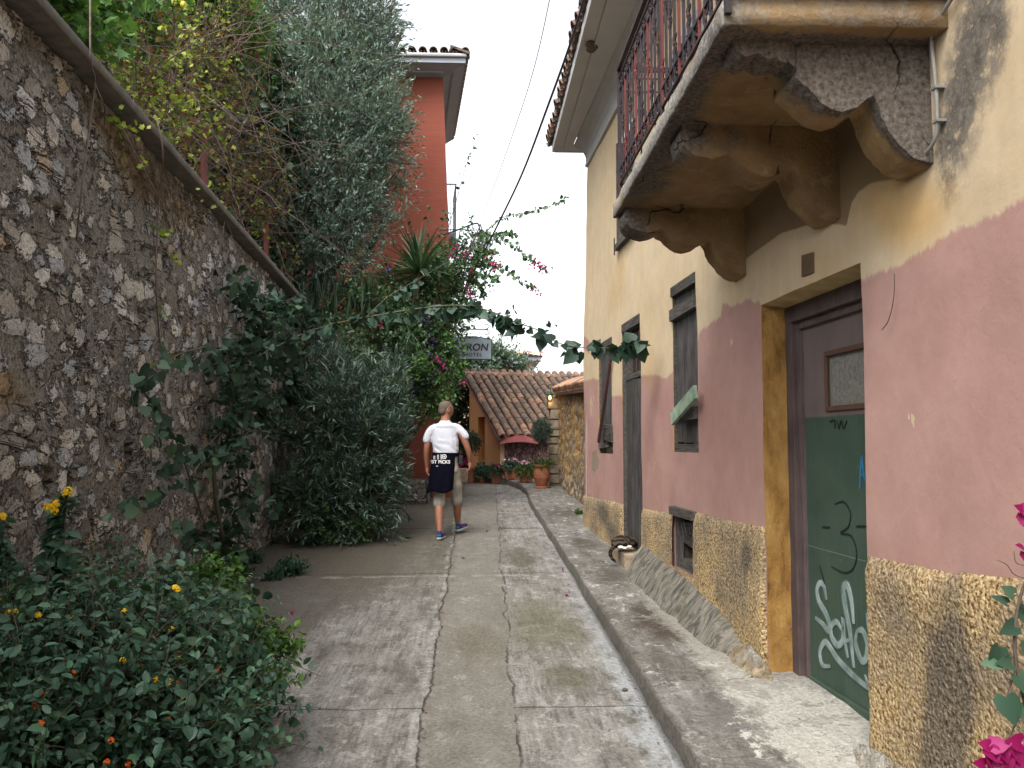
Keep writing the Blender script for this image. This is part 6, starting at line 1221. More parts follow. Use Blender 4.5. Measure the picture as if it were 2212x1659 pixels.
P = [np.array(hit(b_[0][0] * 0 + 0, 0, FB2)) * 0 + np.array(b_[0]) + rs.normal(size=3) * .05 + [0, -.03, .05] for b_ in FB2 for _ in range(7)]; P = np.array(P); add_leaves('pale_buds', M['cream'], fo_, P, nrm(rs.normal(size=P.shape) + [0, 0, 1.2]), rs.normal(size=P.shape), .035 * (.6 + .6 * rs.rand(len(P))), .12, 'lance')
# lantana sprigs low on the road side
sp_ = empty('lantana_sprig', onY(500, 1655, 3.9), 'thin lantana sprigs with orange flowers sticking out over the road at bottom left', 'sprig')
sps = [[onY(x, y, 3.9) for x, y in c] for c in ([(470, 1680), (540, 1640), (585, 1590), (608, 1568)], [(490, 1690), (497, 1620), (500, 1570)], [(440, 1530), (520, 1520), (590, 1512)], [(500, 1560), (560, 1560), (590, 1530)])]; stems('stems', [(c, .004, .002) for c in sps], M['greystem'], sp_); leafy(sp_, sps, .06, M['lantana'], 16, 2)
P, A = zip(*[head(onY(x, y, 3.85), .014) for x, y in ((501, 1649), (546, 1655), (600, 1572), (500, 1566), (480, 1646))]); P = np.concatenate(P); A = np.concatenate(A); add_leaves('orange_flowers', M['orangefl'], sp_, P, nrm(np.cross(A, rs.normal(size=A.shape))), A, np.full(len(P), .010), .95, 'oval')

# weeds
for x, y, r, l in ((625, 1240, .16, 'low green weed growing from the road joint near the stone wall'), (575, 1175, .12, 'small weed against the foot of the stone wall by the oleander'), (545, 1215, .12, 'bushy weed at the wall foot behind the climber column'), (505, 1262, .18, 'low pale weed at the base of the climber'), (1250, 1112, .07, 'small weed at the far corner foot of the old house'), (1600, 1405, .07, 'grey green tuft at the end of the grey buttress'), (1330, 1140, .04, 'tiny weed beside the tabby cat step'), (590, 1252, .1, 'flat weed growing in the dark road gap')):
    p = G(x, y) if x < 1000 else G(x, y, .12); wd_ = empty('weed', p, l, 'weed', 'weeds in the paving cracks'); bush(wd_, [((p.x, p.y, p.z + r * .25), (r * .7, r * .7, r * .3))], int(70 + 300 * r), r * .6, 7, M['jalap'] if x > 1000 else M['lantana'], r * .22 + .008, .55, 'oval', up=.8, tw=(.0015, .001), tm=M['greystem'])
for i, (x, y) in enumerate(((890, 1148), (632, 1325), (1215, 1233), (1226, 1286), (1135, 1102), (845, 1300))):
    p = G(x, y, .02); pe = cluster('fallen_petals', M['bractnear'], None, [p], 5, .024 if i != 5 else .013, .008, 'oval', .8); tag(pe, ('magenta petals lying on the road left of the walking man', 'largest magenta petal clump on the road beside the lantana', 'magenta petal clump lying by the kerb near the cat', 'magenta petals by the kerb, nearer the camera than the other clump there', 'tiny magenta petals far up the road left of the kerb', 'smallest red petal in the middle of the left slab')[i], 'petals', 'petals fallen on the road')
for i, (x, y, l) in enumerate(((1052, 1147, 'dark dry leaf lying in front of the right foot of the man'), (1000, 1205, 'dark crumb on the seam of the road behind the man'), (960, 1200, 'dark speck on the road left of the central seam'), (1350, 1490, 'dark clod of dirt at the foot of the kerb'))):
    p = G(x, y, .01); b = MB(); b.sphere(p, (.022, .018, .012), 6); b.build('debris', M['bark'], label=l, cat='debris', group='small dark debris on the road')

P = []
for i in range(260):
    k = i % 4; Y = 3.6 + 9 * rs.rand() ** 1.4
    x = (1.0 - .05 * rs.rand() ** 2) if k < 2 else (-.29 + rs.normal() * .02 if k == 2 else WX(Y) - .12 - .12 * rs.rand() ** 2)
    P.append((x, Y, gz(Y) + (.012 if k < 3 else .135)))
P = np.array(P); lt = add_leaves('leaf_litter', M['vinered'], None, P, rs.normal(size=P.shape) * [1, 1, .15], nrm(rs.normal(size=P.shape) * .3 + [0, 0, 1]), .018 * (.5 + rs.rand(len(P))), .6, 'oval'); tag(lt, 'tiny dry brown leaves and grit scattered along the kerb and road seams', 'leaf litter', kind='stuff')
# bougainvillea shoot close on the right
nb_ = empty('bougainvillea_shoot', (1.35, 1.8, .1), 'near bougainvillea shoot with glossy leaves and crimson bracts at the right edge', 'shoot')
NY = 1.8; N1 = [(2290, 1900), (2260, 1700), (2215, 1520), (2196, 1440), (2192, 1380), (2197, 1320), (2212, 1265), (2240, 1200), (2250, 1110)]
stems('stem', [([Vector((1.38, 1.8, .05))] + [onY(x, y, NY) for x, y in N1], .005, .003), ([onY(x, y, NY) for x, y in ((2196, 1440), (2180, 1490), (2175, 1510))], .002, .0015), ([onY(x, y, NY) for x, y in ((2215, 1520), (2180, 1590), (2150, 1610))], .002, .0015)], M['bark'], nb_, 30)
stems('dry_twigs', [([onY(x, y, NY) for x, y in c], .0013, .001) for c in ([(2215, 1250), (2190, 1240), (2175, 1220), (2155, 1210)], [(2215, 1222), (2195, 1215), (2190, 1190)])], M['twig'], nb_, 10)
NL = [(2195, 1350, -.9, -.3, .045), (2178, 1305, -.8, .5, .035), (2160, 1395, -.5, -1, .05), (2205, 1340, .7, .6, .04), (2185, 1432, -1, .1, .04), (2193, 1455, .4, -.9, .055), (2172, 1500, .1, -1, .062), (2200, 1530, .6, -.5, .05), (2205, 1405, .8, -.2, .05), (2190, 1285, -.6, .4, .035), (2208, 1300, .3, -.8, .045), (2160, 1430, -1, -.05, .04), (2212, 1480, .5, -.8, .05)]
P, A, N_, S = [], [], [], []
for x, y, ax_, az_, s_ in NL: P.append(np.array(onY(x, y, NY))); A.append((ax_, rs.normal() * .3, az_)); N_.append(nrm(np.array([rs.normal() * .4, -1, .5]))); S.append(s_)
add_leaves('leaves', M['heart'], nb_, P, A, N_, np.array(S), .8, 'heart', rnd=np.linspace(.3, .9, len(P)))
P, A, N_, S = [], [], [], []
for x, y in ((2138, 1612), (2160, 1628), (2178, 1636), (2148, 1650), (2130, 1655), (2208, 1604), (2190, 1652), (2212, 1108), (2214, 1190), (2205, 1640)):
    for k in range(3): a_ = k * 2.1 + rs.rand(); P.append(np.array(onY(x, y, NY))); A.append((math.cos(a_), -.4, math.sin(a_))); N_.append(nrm(np.array([math.sin(a_) * .5, -1, .3]) + rs.normal(size=3) * .3)); S.append(.038 * (.8 + .4 * rs.rand()))
add_leaves('bracts', M['bractnear'], nb_, P, A, N_, np.array(S), .85, 'heart')

# trees and shrubs beyond the street end
ft = empty('far_bougainvillea', (1.2, 28, .7), 'loose far bougainvillea with pinkish sprays above the tiled roof ridge', 'shrub')
FTB = [pb(*a) for a in [(1075, 782, 16, 27), (1040, 790, 24, 27), (1010, 790, 24, 27), (1095, 795, 16, 27.5), (1120, 800, 12, 27), (1060, 758, 10, 27), (1085, 765, 8, 27), (1125, 782, 7, 27)]]
bush(ft, FTB, 620, .5, 9, M['olive'], .11, .5, 'oval', up=.4, spread=.6, sag=.05); bush(ft, FTB, 200, .4, 9, M['boug'], .12, .6, 'oval', name='dark_foliage', tname='dark_twigs'); roots(ft, (1.0, 28, .7), FTB, 7, .05, 'stem')
cluster('flowers', M['bract'], ft, [onY(1100, 790, 26.6), onY(1058, 797, 26.6), onY(1170, 778, 26.8), onY(1090, 760, 26.8)], 8, .05, .07)
fd = empty('dark_hedge', (-.9, 23.5, .7), 'dark hedge and palm leaves between the red house and the orange outbuilding', 'hedge')
FDB = [pb(*a) for a in [(995, 840, 34, 23.5), (1000, 900, 34, 23.5), (990, 960, 34, 23.5), (1010, 1000, 26, 23.5), (985, 790, 24, 23.5), (970, 870, 30, 24), (1015, 830, 18, 24), (960, 950, 40, 24), (985, 1020, 30, 23.5)]]
bush(fd, FDB, 900, .4, 10, M['ivy'], .11, .7, 'oval', shell=.1); roots(fd, (-.6, 23.6, .68), FDB, 5, .04, 'stem'); pc = onY(985, 840, 22.9); rosette(fd, pc, 46, .55, .05, -.1, M['yucca'], 'palm_blades')

# ================================================================== POTTED PLANTS
def pot(x, ybase, Y, kind, w_px, label, plant, flower=None, hgt=None):
    zt_ = gz(Y) + (.115 if x > 1085 else .0); c = onY(x, ybase, Y); s_ = w_px * Y / F / 2; c.z = zt_
    o = empty('flower_pot' if kind != 'urn' else 'plant_urn', c, label, 'plant pot', 'terracotta pots at the street end'); b = MB()
    if kind == 'urn': b.lathe([(0, 0), (s_ * .85, 0), (s_ * .9, .03), (s_ * .62, .05), (s_ * .75, .1), (s_ * .98, .22), (s_ * 1.0, .30), (s_ * .86, .40), (s_ * .80, .43), (s_ * .92, .46), (s_ * .92, .49), (s_ * .78, .49), (s_ * .76, .45), (0, .45)], c, 24); top = .45
    elif kind == 'trough': 
        h = hgt or .27; b.add([c + Vector((sx * s_ * q, sy * s_ * .7 * q, z)) for z, q in ((.02, .82), (h - .05, .96), (h - .05, 1.06), (h, 1.06), (h, .95), (h - .03, .93)) for sx, sy in ((-1, -1), (1, -1), (1, 1), (-1, 1))], [(3, 2, 1, 0)] + [(4 * i + j, 4 * i + (j + 1) % 4, 4 * i + 4 + (j + 1) % 4, 4 * i + 4 + j) for i in range(5) for j in range(4)] + [(20, 21, 22, 23)]); top = h - .03
        for sx in (-1, 1): b.box(c.x + sx * s_ * .6 - .02, c.x + sx * s_ * .6 + .02, c.y - s_ * .5, c.y + s_ * .5, c.z, c.z + .021)
    else: h = hgt or .25; b.lathe([(0, 0), (s_ * .7, 0), (s_ * .88, h - .05), (s_ * 1.0, h - .05), (s_, h), (s_ * .88, h), (s_ * .85, h - .03), (0, h - .03)], c, 18); top = h - .03
    b.build('pot_body', M['terracotta'], o, smooth=False)
    if kind == 'urn': b = MB(); b.lathe([(0, .002), (s_ * 1.0, .002), (s_ * 1.05, .03), (s_ * .97, .03), (0, .02)], c + Vector((0, 0, -.0)), 20); b.build('saucer', M['terracotta'], o)
    tp_ = c + Vector((0, 0, top)); r_ = s_ * 1.1
    if plant == 'topiary':
        st_ = c + Vector((0, 0, top)); H = onY(x, 930, Y); stems('trunk', [([st_, st_.lerp(H, .5) + Vector((.01, 0, 0)), H], .016, .011)], M['bark'], o); q = 19 * Y / F
        bush(o, [(tuple(H), (q, q, q * 1.15))], 520, .08, 12, M['oleander'], .042, .2, 'lance', shell=.5, up=.2); bush(o, [(tuple(tp_ + Vector((0, 0, .03))), (r_ * .8, r_ * .8, .05))], 60, .12, 8, M['jalap'], .04, .7, 'oval', name='underplanting', tname='under_twigs')
    elif plant == 'ball':
        H = tp_ + Vector((0, 0, .62)); stems('trunk', [([tp_, H], .014, .011)], M['bark'], o); bush(o, [(tuple(H), (.2, .2, .22))], 260, .1, 10, M['ivy'], .045, .4, 'oval')
    else:
        bush(o, [(tuple(tp_ + Vector((0, 0, .05))), (r_ * .95, r_ * .8, .07 if plant == 'low' else .13))], 130, .12, 9, M['lantana'] if plant != 'fresh' else M['jalap'], .045, .7, 'oval', sag=.1)
        if flower: cluster('flowers', M['pinkw'] if flower == 'w' else M['bract'], o, [tp_ + Vector((rs.normal() * r_ * .45, -.06 + rs.normal() * .05, .17 + rs.rand() * .07)) for _ in range(9)], 6, .035, .012)
    return o
pot(1170, 1052, 17.6, 'urn', 36, 'largest terracotta urn on the pavement with a round olive topiary and a saucer', 'topiary')
pot(1137, 1036, 18.9, 'trough', 30, 'terracotta trough with white and pink cyclamen just left of the big urn', 'fresh', 'w')
pot(1105, 1032, 19.7, 'trough', 32, 'terracotta trough with pale flowers under the red awning', 'tall', 'w')
pot(1073, 1032, 20.0, 'trough', 26, 'terracotta trough with pink flowers against the orange wall corner', 'low', 'p')
pot(1041, 1036, 20.2, 'round', 18, 'small terracotta pot with dark trailing leaves before the orange wall', 'tall')
pot(1017, 1038, 20.4, 'round', 26, 'terracotta pot with a dark ball shaped tree behind the walking man', 'ball', hgt=.34)
sb_ = empty('stone_block', onY(1000, 1040, 20.3), 'short pale stone block beside the pots behind the man', 'stone block'); c = onY(1001, 1035, 20.3); b = MB(); b.box(c.x - .1, c.x + .1, 20.2, 20.5, gz(20.4), gz(20.4) + .34, jit=.01); b.build('block_body', M['step'], sb_, bevel=.02); q = Vector((c.x, 20.35, gz(20.4) + .40)); cluster('pink_flowers', M['bract'], sb_, [q + Vector((rs.normal() * .05, 0, rs.rand() * .3)) for _ in range(6)], 7, .05, .03)

# ================================================================== THE WALKING MAN
my = 11.85; mx = onY(962, 1150, my).x; mz = gz(my) + .012
man = empty('person', (mx, my, mz), 'man walking away in white t-shirt, black garment round his waist and beige shorts', 'person')
OM = Vector((mx, my, mz))
def caps(b, p, q, r0, r1, k=4):
    p, q = Vector(p), Vector(q)
    for i in range(k + 1): t_ = i / k; r = (r0 + (r1 - r0) * t_) if not isinstance(r0, tuple) else tuple(r0[j] + (r1[j] - r0[j]) * t_ for j in range(3)); b.sphere(p.lerp(q, t_), r, 12)
def limb(b, pts, radii, n=14):
    q = curve_pts(pts, n); k = len(radii) - 1; rr = []
    for i in range(n + 1): t_ = i / n * k; j = min(int(t_), k - 1); rr.append(radii[j] + (radii[j + 1] - radii[j]) * (t_ - j))
    b.tube(q, rr, 12); b.sphere(q[0], rr[0], 10); b.sphere(q[-1], rr[-1], 10)
def remesh(b, vox, it=6, name='body'): 
    me = bake(b, [('REMESH', dict(mode='VOXEL', voxel_size=vox)), ('SMOOTH', dict(factor=.5, iterations=it))], name); me.transform(Matrix.Translation(OM)); return me
def turn(v):                                                      # head and neck turned to the right
    if v[2] < 1.6: return v
    k = min(1, (v[2] - 1.6) / .06) * R_(-48); x, y = v[0], v[1] - .01; return (x * math.cos(k) - y * math.sin(k), x * math.sin(k) + y * math.cos(k) + .01, v[2])
LS, RSh = (-.185, 0, 1.455), (.15, .01, 1.475)
LE, LWr = (-.262, .0, 1.20), (-.262, .06, .955); RE, RWr = (.285, -.0, 1.235), (.33, .08, 1.02)
LF, RF = (-.075, -.22, .0), (.165, .42, .035)
b = MB()
b.sphere((-.0, .02, 1.745), (.078, .098, .105), 16); b.sphere((.0, .07, 1.69), (.055, .05, .06), 12); b.sphere((.0, .015, 1.70), (.07, .08, .07), 12)
b.sphere((0, .128, 1.715), (.014, .022, .022), 8); b.sphere((.0, .108, 1.668), (.028, .022, .016), 8); b.sphere((.0, .10, 1.75), (.05, .03, .02), 8)
b.sphere((.078, .0, 1.712), (.012, .022, .034), 8); b.sphere((-.078, .0, 1.712), (.012, .022, .034), 8)
limb(b, [(-.015, -.01, 1.52), (-.01, 0, 1.60), (0, .01, 1.66)], [.075, .06, .062])
caps(b, (0, .0, 1.40), (0, 0, 1.2), (.140, .095, .08), (.15, .10, .09)); caps(b, (0, 0, 1.2), (0, 0, .98), (.15, .11, .09), (.17, .115, .1)); b.sphere((0, -.02, .92), (.165, .12, .1), 14)
limb(b, [LS, (-.235, .0, 1.36), LE, (-.268, .03, 1.08), LWr], [.042, .046, .042, .040, .028]); limb(b, [RSh, (.225, .0, 1.38), RE, (.318, .03, 1.13), RWr], [.042, .052, .043, .040, .028])
limb(b, [(-.09, 0, .92), (-.09, -.0, .70), (-.085, -.02, .50), (-.085, -.10, .33), (-.072, -.2, .09)], [.088, .078, .056, .058, .036]); limb(b, [(.09, .02, .92), (.12, .10, .70), (.145, .20, .50), (.155, .24, .34), (.162, .34, .14)], [.088, .078, .058, .057, .036])
for (fx, fy, fz, dx, dz) in ((-.072, -.2, .045, .25, 0), (.162, .36, .10, .35, .1)): limb(b, [(fx, fy, fz + .02), (fx + .05 * dx, fy + .06, fz), (fx + .13 * dx, fy + .15, fz - .02)], [.036, .036, .026])
def hand(b, w_, sx, d, curl):
    w_ = Vector(w_); d = Vector(d).normalized(); s_ = Vector((0, 1, 0)) - d * d.y; s_.normalize(); n_ = d.cross(s_).normalized() * sx
    pc = w_ + d * .045; b.sphere(pc, .03, 10); b.sphere(w_ + d * .07, (.022, .036, .03), 10); b.sphere(w_ + d * .02, .026, 8)
    for k, (o_, L_) in enumerate(((-.030, .066), (-.011, .076), (.010, .080), (.030, .072))):
        k0 = w_ + d * .085 + s_ * o_; k1 = k0 + d * L_ * .45 + n_ * curl * .3 * L_; k2 = k1 + d * L_ * .25 + n_ * curl * L_ * .5; k3 = k2 + d * L_ * .08 + n_ * curl * L_ * .45; limb(b, [k0, k1, k2, k3], [.0095, .009, .0085, .0075], 8)
    t0 = w_ + d * .03 + s_ * .025; limb(b, [t0, t0 + s_ * .025 + d * .02 + n_ * .01, t0 + s_ * .03 + d * .055 + n_ * .015], [.012, .0105, .009], 8)
hand(b, LWr, 1, (.05, .12, -1), .7); hand(b, RWr, -1, (.0, .15, -1), .6)
skin = NT('tanned skin'); n_ = skin.noise(skin.obj(), 12, 4); skin.fin(skin.mix(n_, (.25, .10, .06), (.31, .14, .088)), .55, skin.bump(n_, .003), .35)
BV = b.v; b.v = [turn(v) for v in BV]; link('body', remesh(b, .0075, 5), skin.m, man)
# hair: short grey, thin
b = MB(); b.sphere((-.008, .0, 1.765), (.083, .098, .092), 14); b.sphere((-.012, -.045, 1.715), (.07, .052, .065), 12); b.sphere((.0, .02, 1.79), (.07, .08, .062), 12)
b.v = [turn(v) for v in b.v]; hair = NT('short grey hair'); n_ = hair.noise(hair.obj(), 60, 4); hair.fin(hair.mix(n_, (.075, .055, .042), (.17, .13, .10)), .9, hair.bump(n_, .008, 1.), .1)
me = bake(b, [('REMESH', dict(mode='VOXEL', voxel_size=.008)), ('SMOOTH', dict(factor=.5, iterations=3))], 'hair'); me.transform(Matrix.Translation(OM)); link('hair', me, hair.m, man)
# sunglasses pushed up
b = MB(); b.tube([(.083, -.02, 1.735), (.087, .02, 1.78), (.08, .06, 1.82)], .005, 5); b.tube([(-.06, .05, 1.83), (.0, .085, 1.845), (.06, .075, 1.84)], .01, 6); b.sphere((.045, .085, 1.838), (.028, .008, .02), 8); b.sphere((-.025, .095, 1.838), (.028, .008, .02), 8)
b.v = [turn(v) for v in b.v]; me = bpy.data.meshes.new('sunglasses'); me.from_pydata(b.v, [], b.f); me.transform(Matrix.Translation(OM)); link('sunglasses', me, M['black'], man)
# t-shirt
b = MB(); caps(b, (-.02, 0, 1.43), (-.01, 0, 1.30), (.172, .112, .085), (.195, .13, .09), 5); caps(b, (-.01, 0, 1.30), (.0, -.005, 1.13), (.193, .135, .08), (.182, .145, .05), 5); b.sphere((-.015, -.01, 1.50), (.15, .095, .06), 14); b.sphere((-.012, 0, 1.565), (.082, .075, .045), 12)
limb(b, [(-.10, 0, 1.475), (-.18, 0, 1.465), (-.235, -.005, 1.40), (-.262, -.005, 1.31)], [.068, .060, .055, .058]); limb(b, [(.08, 0, 1.485), (.15, .01, 1.48), (.215, -.005, 1.43), (.270, -.005, 1.36)], [.068, .060, .055, .058])
b.sphere((-.015, 0, 1.425), (.19, .10, .07), 14); me = remesh(b, .011, 16, 't_shirt'); 
for v in me.vertices:
    p = v.co - OM; q = .006 * noise.noise(Vector((p.x * 9, p.y * 9, p.z * 4))) + 0.005 * math.sin(p.z * 55 + p.x * 30 + 4 * noise.noise(p * 6)) * max(0, min(1, (1.36 - p.z) * 5)) * (.6 + noise.noise(p * 5)) ; d = Vector((p.x, p.y, 0)); v.co += d.normalized() * q if d.length > 1e-4 else d
sh_ = NT('white cotton'); n_ = sh_.noise(sh_.obj(), 9, 5); sh_.fin(sh_.mix(n_, (.47, .48, .54), (.56, .57, .62)), .9, sh_.bump(sh_.noise(sh_.map(sh_.obj(), (1, 1, .6)), 16, 5, .6), .015, .8), .1); link('t_shirt', me, sh_.m, man)
# shorts
b = MB(); caps(b, (0, -.01, 1.05), (0, -.01, .90), (.175, .13, .08), (.185, .14, .1)); limb(b, [(-.09, 0, .90), (-.09, 0, .70), (-.088, -.01, .55), (-.085, -.02, .45)], [.105, .098, .088, .090]); limb(b, [(.09, .02, .90), (.125, .09, .70), (.143, .16, .57), (.148, .185, .48)], [.105, .095, .084, .085])
me = remesh(b, .011, 4, 'shorts')
for v in me.vertices: p = v.co - OM; v.co += Vector((p.x - (.1 if p.x > .03 else -.09), p.y - .05, 0)).normalized() * (.010 * noise.noise(Vector((p.x * 8, p.y * 8, p.z * 13))))
beige = NT('beige cotton'); n_ = beige.noise(beige.obj(), 11, 5); beige.fin(beige.mix(n_, (.30, .275, .23), (.40, .37, .32)), .9, beige.bump(n_, .02, .9), .1); link('shorts', me, beige.m, man)
# dark garment hanging at the back
b = MB(); NU, NV = 26, 20; vs = []
for lay in (0, 1):
    for j in range(NV + 1):
        t_ = j / NV; z = 1.125 - .50 * t_ - (.03 * math.sin(3.1 * 1) if False else 0)
        for i in range(NU + 1):
            u_ = i / NU; a_ = math.radians(190 + 128 * u_); rx = .182 + .03 * t_ - .012 * lay; ry = .135 + .085 * t_ - .012 * lay; x = rx * math.cos(a_) - .05 * t_; y = ry * math.sin(a_) - .01
            zz = z - .018 * math.cos(u_ * 9) * t_ - .03 * (1 - u_) * t_; y += .012 * math.sin(u_ * 19 + t_ * 2) * t_; vs.append(OM + Vector((x, y, zz)))
W1 = (NU + 1) * (NV + 1); f = [(j * (NU + 1) + i, j * (NU + 1) + i + 1, (j + 1) * (NU + 1) + i + 1, (j + 1) * (NU + 1) + i) for j in range(NV) for i in range(NU)]; f += [tuple(W1 + k for k in q[::-1]) for q in f]
rim = [i for i in range(NU + 1)] + [j * (NU + 1) + NU for j in range(1, NV + 1)] + [NV * (NU + 1) + i for i in range(NU - 1, -1, -1)] + [j * (NU + 1) for j in range(NV - 1, 0, -1)]
f += [(rim[k], rim[(k + 1) % len(rim)], rim[(k + 1) % len(rim)] + W1, rim[k] + W1) for k in range(len(rim))]
b.add(vs, f); nvm = plain('black navy cotton', (.003, .0035, .008), 1., .2, 30, spec=.05); tg_ = b.build('tied_garment', nvm, man, smooth=True)
b = MB(); n = 28; vs = [OM + Vector((.186 * math.cos(2 * math.pi * i / n), -.01 + .14 * math.sin(2 * math.pi * i / n), z)) for z in (1.09, 1.14) for i in range(n)]; b.add(vs, [(i, (i + 1) % n, n + (i + 1) % n, n + i) for i in range(n)]); b.build('tied_sleeves', nvm, tg_, smooth=True)
me = text_mesh('BEST PICKS', .062, .0012, spacing=1.02, bold=.0016)
me.transform(Matrix.Rotation(R_(90), 4, 'X'))
for v in me.vertices: x = v.co.x - .085; a_ = math.acos(max(-1, min(1, x / .196))); v.co = OM + Vector((.196 * math.cos(a_) - .006, -.158 * math.sin(a_) - .012 + (v.co.y) * 1.0, 1.015 + v.co.z))
link('lettering', me, M['white'], tg_)
b = MB(); vs = []
def gar(x, z, o=0): a_ = math.acos(max(-1, min(1, x / .196))); return OM + Vector((.196 * math.cos(a_) - .006, -.158 * math.sin(a_) - .014 - o, z))
def patch(x0, x1, z0, z1, o=0, k=8):
    vs = [gar(x0 + (x1 - x0) * i / k, z, oo) for oo in (o, o - .003) for z in (z0, z1) for i in range(k + 1)]; m = k + 1; b.add(vs, [(i, i + 1, m + i + 1, m + i) for i in range(k)] + [(2 * m + i + 1, 2 * m + i, 3 * m + i, 3 * m + i + 1) for i in range(k)])
b = MB(); patch(-.165, -.02, .955, .963, .002); b.build('underline', M['white'], tg_)
gp_ = plain('grey print', (.33, .33, .34), .8)
for (x0, x1, z0, z1) in ((-.160, -.13, 1.05, 1.10), (-.105, -.08, 1.05, 1.115), (-.06, -.035, 1.05, 1.12)): b = MB(); patch(x0, x1, z0, z1, .002); b.build('printed_shape', gp_, tg_)
b = MB(); c = (-.008, 1.09)
for i in range(20): a0_, a1_ = i / 20 * 2 * math.pi, (i + 1) / 20 * 2 * math.pi; b.add([gar(c[0] + r * math.cos(a_), c[1] + r * math.sin(a_), .004) for a_ in (a0_, a1_) for r in (.024, .032)], [(0, 1, 3, 2)])
for dx in (-.009, 0, .009): b.add([gar(c[0] + dx - .003, c[1] - .012, .004), gar(c[0] + dx + .003, c[1] - .012, .004), gar(c[0] + dx + .003, c[1] + .012, .004), gar(c[0] + dx - .003, c[1] + .012, .004)], [(0, 1, 2, 3)])
b.build('round_print', M['white'], tg_)
# shoes
blue = plain('blue purple mesh fabric', (.035, .035, .15), .8, .3, 40); teal = plain('teal heel', (.01, .12, .2), .7); sole_m = plain('white rubber', (.5, .5, .48), .7); redm = plain('coral red mark', (.6, .06, .05), .6)
for (fx, fy, fz, yaw, pitch, l) in ((-.072, -.225, .0, -12, 0, None), (.168, .34, .03, -28, 6, None)):
    Mx = Matrix.Translation(OM + Vector((fx, fy, fz + gz(my + fy) - gz(my)))) @ Matrix.Rotation(R_(yaw), 4, 'Z') @ Matrix.Rotation(R_(pitch), 4, 'X')
    b = MB(); b.sphere((0, .02, .055), (.04, .055, .045), 12); b.sphere((0, .10, .045), (.044, .07, .034), 12); b.sphere((0, .19, .04), (.046, .06, .028), 12); b.sphere((0, .0, .085), (.034, .04, .03), 10)
    me = bake(b, [('REMESH', dict(mode='VOXEL', voxel_size=.007)), ('SMOOTH', dict(factor=.5, iterations=4))], 'shoe'); me.transform(Mx); s0_ = link('shoe', me, blue, man)
    b = MB(); P = [(.0, -.045), (.03, -.03), (.038, .04), (.044, .12), (.045, .19), (.03, .245), (0, .26), (-.03, .245), (-.045, .19), (-.042, .12), (-.038, .04), (-.03, -.03)]; b.prism(P, 'z', .0, .022); b.v = [tuple(Mx @ Vector(v)) for v in b.v]; b.build('sole', sole_m, s0_, bevel=.004)
    b = MB(); b.sphere((0, -.018, .045), (.036, .026, .026), 10); b.v = [tuple(Mx @ Vector(v)) for v in b.v]; b.build('heel_counter', teal, s0_, smooth=True)
    b = MB(); b.add([Mx @ Vector(p) for p in ((.0445, .04, .05), (.0475, .07, .035), (.049, .13, .048), (.047, .085, .046), (.0455, .06, .052))], [(0, 1, 2, 3, 4)]); b.build('shoe_mark', redm, s0_)
# pouch on the belt
pu = empty('belt_pouch', OM + Vector((.20, .02, 1.0)), 'small black camera pouch hanging at the right hip of the walking man', 'pouch'); b = MB(); b.box(-.03, .03, -.045, .045, -.06, .06); b.v = [tuple(Vector(v) + OM + Vector((.205, .0, 1.04))) for v in b.v]; b.build('pouch_body', plain('black nylon', (.015, .015, .02), .7), pu, bevel=.012)
b = MB(); b.bar(OM + Vector((.18, 0, 1.10)), OM + Vector((.215, 0, 1.10)), .03, .008); b.build('pouch_loop', M['black'], pu)

# ================================================================== THE CAT
sc0 = Vector((WX(9.1) - .10, 8.98, .492))
cat = empty('cat', sc0, 'tabby cat with white paws asleep on the plank door step, tail hanging down', 'cat')
# cat axis: body lies along the picture's left-right at the step, i.e. from far-left to near-right
cp0 = onp(1352, 1165, 0, 1, 0, 8.95)
def cw(px_, py_, Y): return onY(px_, py_ + 4, Y)
b = MB(); CY_ = 9.02
cc_ = lambda x, y, r, Y=CY_, sq=(1, 1, 1): b.sphere(cw(x, y, Y), tuple(r * Y / F * k for k in sq), 14)
cc_(1333, 1168, 12, 9.05, (1.1, 1.3, 1.05)); cc_(1342, 1164, 12.5, 9.05, (1.2, 1.3, 1.0)); cc_(1354, 1164, 12, 9.05, (1.2, 1.2, .95)); cc_(1366, 1167, 11, 9.03, (1.1, 1.2, .95)); cc_(1328, 1173, 8, 9.0, (1, 1.3, 1.0)); cc_(1340, 1174, 9, 8.98, (1.3, 1, .8)); cc_(1358, 1173, 8, 8.94, (1.2, .9, .85)); cc_(1352, 1171, 8, 8.93, (1.1, 1, .9))
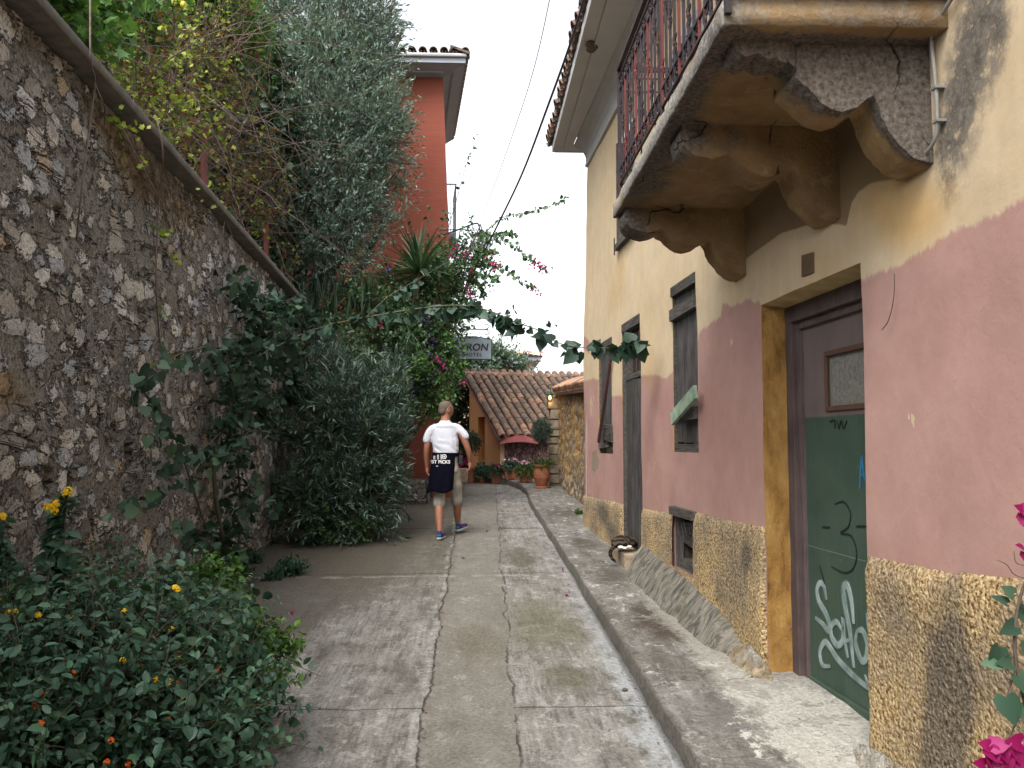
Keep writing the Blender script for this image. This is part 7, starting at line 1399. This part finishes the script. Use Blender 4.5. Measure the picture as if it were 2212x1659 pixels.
b.add([cw(1346, 1166, 8.95), cw(1350, 1160, 8.96), cw(1353, 1166, 8.95), cw(1350, 1166, 8.99)], [(0, 1, 2), (0, 3, 1), (1, 3, 2), (0, 2, 3)])
limb(b, [cw(1326, 1178, 8.95), cw(1320, 1184, 8.93), cw(1318, 1192, 8.92), cw(1322, 1202, 8.92), cw(1329, 1209, 8.92)], [.02, .021, .020, .019, .015], 14)
me = bake(b, [('REMESH', dict(mode='VOXEL', voxel_size=.007)), ('SMOOTH', dict(factor=.5, iterations=5))], 'body')
tb = NT('tabby fur'); o_ = tb.obj(); wv_ = tb.n('TexWave', wave_type='BANDS', bands_direction='DIAGONAL'); tb.put(wv_.inputs['Vector'], tb.warp(o_, 14, .05)); wv_.inputs['Scale'].default_value = 7; wv_.inputs['Distortion'].default_value = 9; n_ = tb.noise(o_, 70, 5)
X_, Y_, Z_ = tb.sep(o_); rings = tb.mr(tb.math('SINE', tb.math('MULTIPLY', Z_, 150)), -.2, .2); isT = tb.mr(Z_, .47, .45); c_ = tb.mix(tb.mr(tb.math('MAXIMUM', tb.math('MULTIPLY', wv_.outputs['Fac'], tb.math('SUBTRACT', 1., isT)), tb.math('MULTIPLY', rings, isT)), .45, .65), (.012, .010, .008), (.075, .056, .038)); c_ = tb.mix(1, c_, tb.ramp(n_, (.3, .6), (.7, 1.25)), 'MULTIPLY')
link('body', me, tb.fin(c_, .9, tb.bump(n_, .006, 1.), .1), cat)
wf = plain('white fur', (.62, .58, .52), .9)
for (x, y, Y, r) in ((1341, 1178, 8.88, 4.6), (1350, 1180, 8.86, 4.2), (1360, 1177, 8.88, 4.0)): b = MB(); b.sphere(cw(x, y, Y), (r * Y / F * 1.5, r * Y / F * 1.4, r * Y / F * .8), 10); b.build('paw', wf, cat, smooth=True)
b = MB()
for x in (1345.5, 1353): b.add([cw(x - 2, 1164, 8.93), cw(x + 2, 1164, 8.93), cw(x, 1159, 8.95), cw(x, 1164, 8.95)], [(0, 1, 2), (0, 2, 3), (1, 3, 2)])
b.build('ears', tb.m, cat)
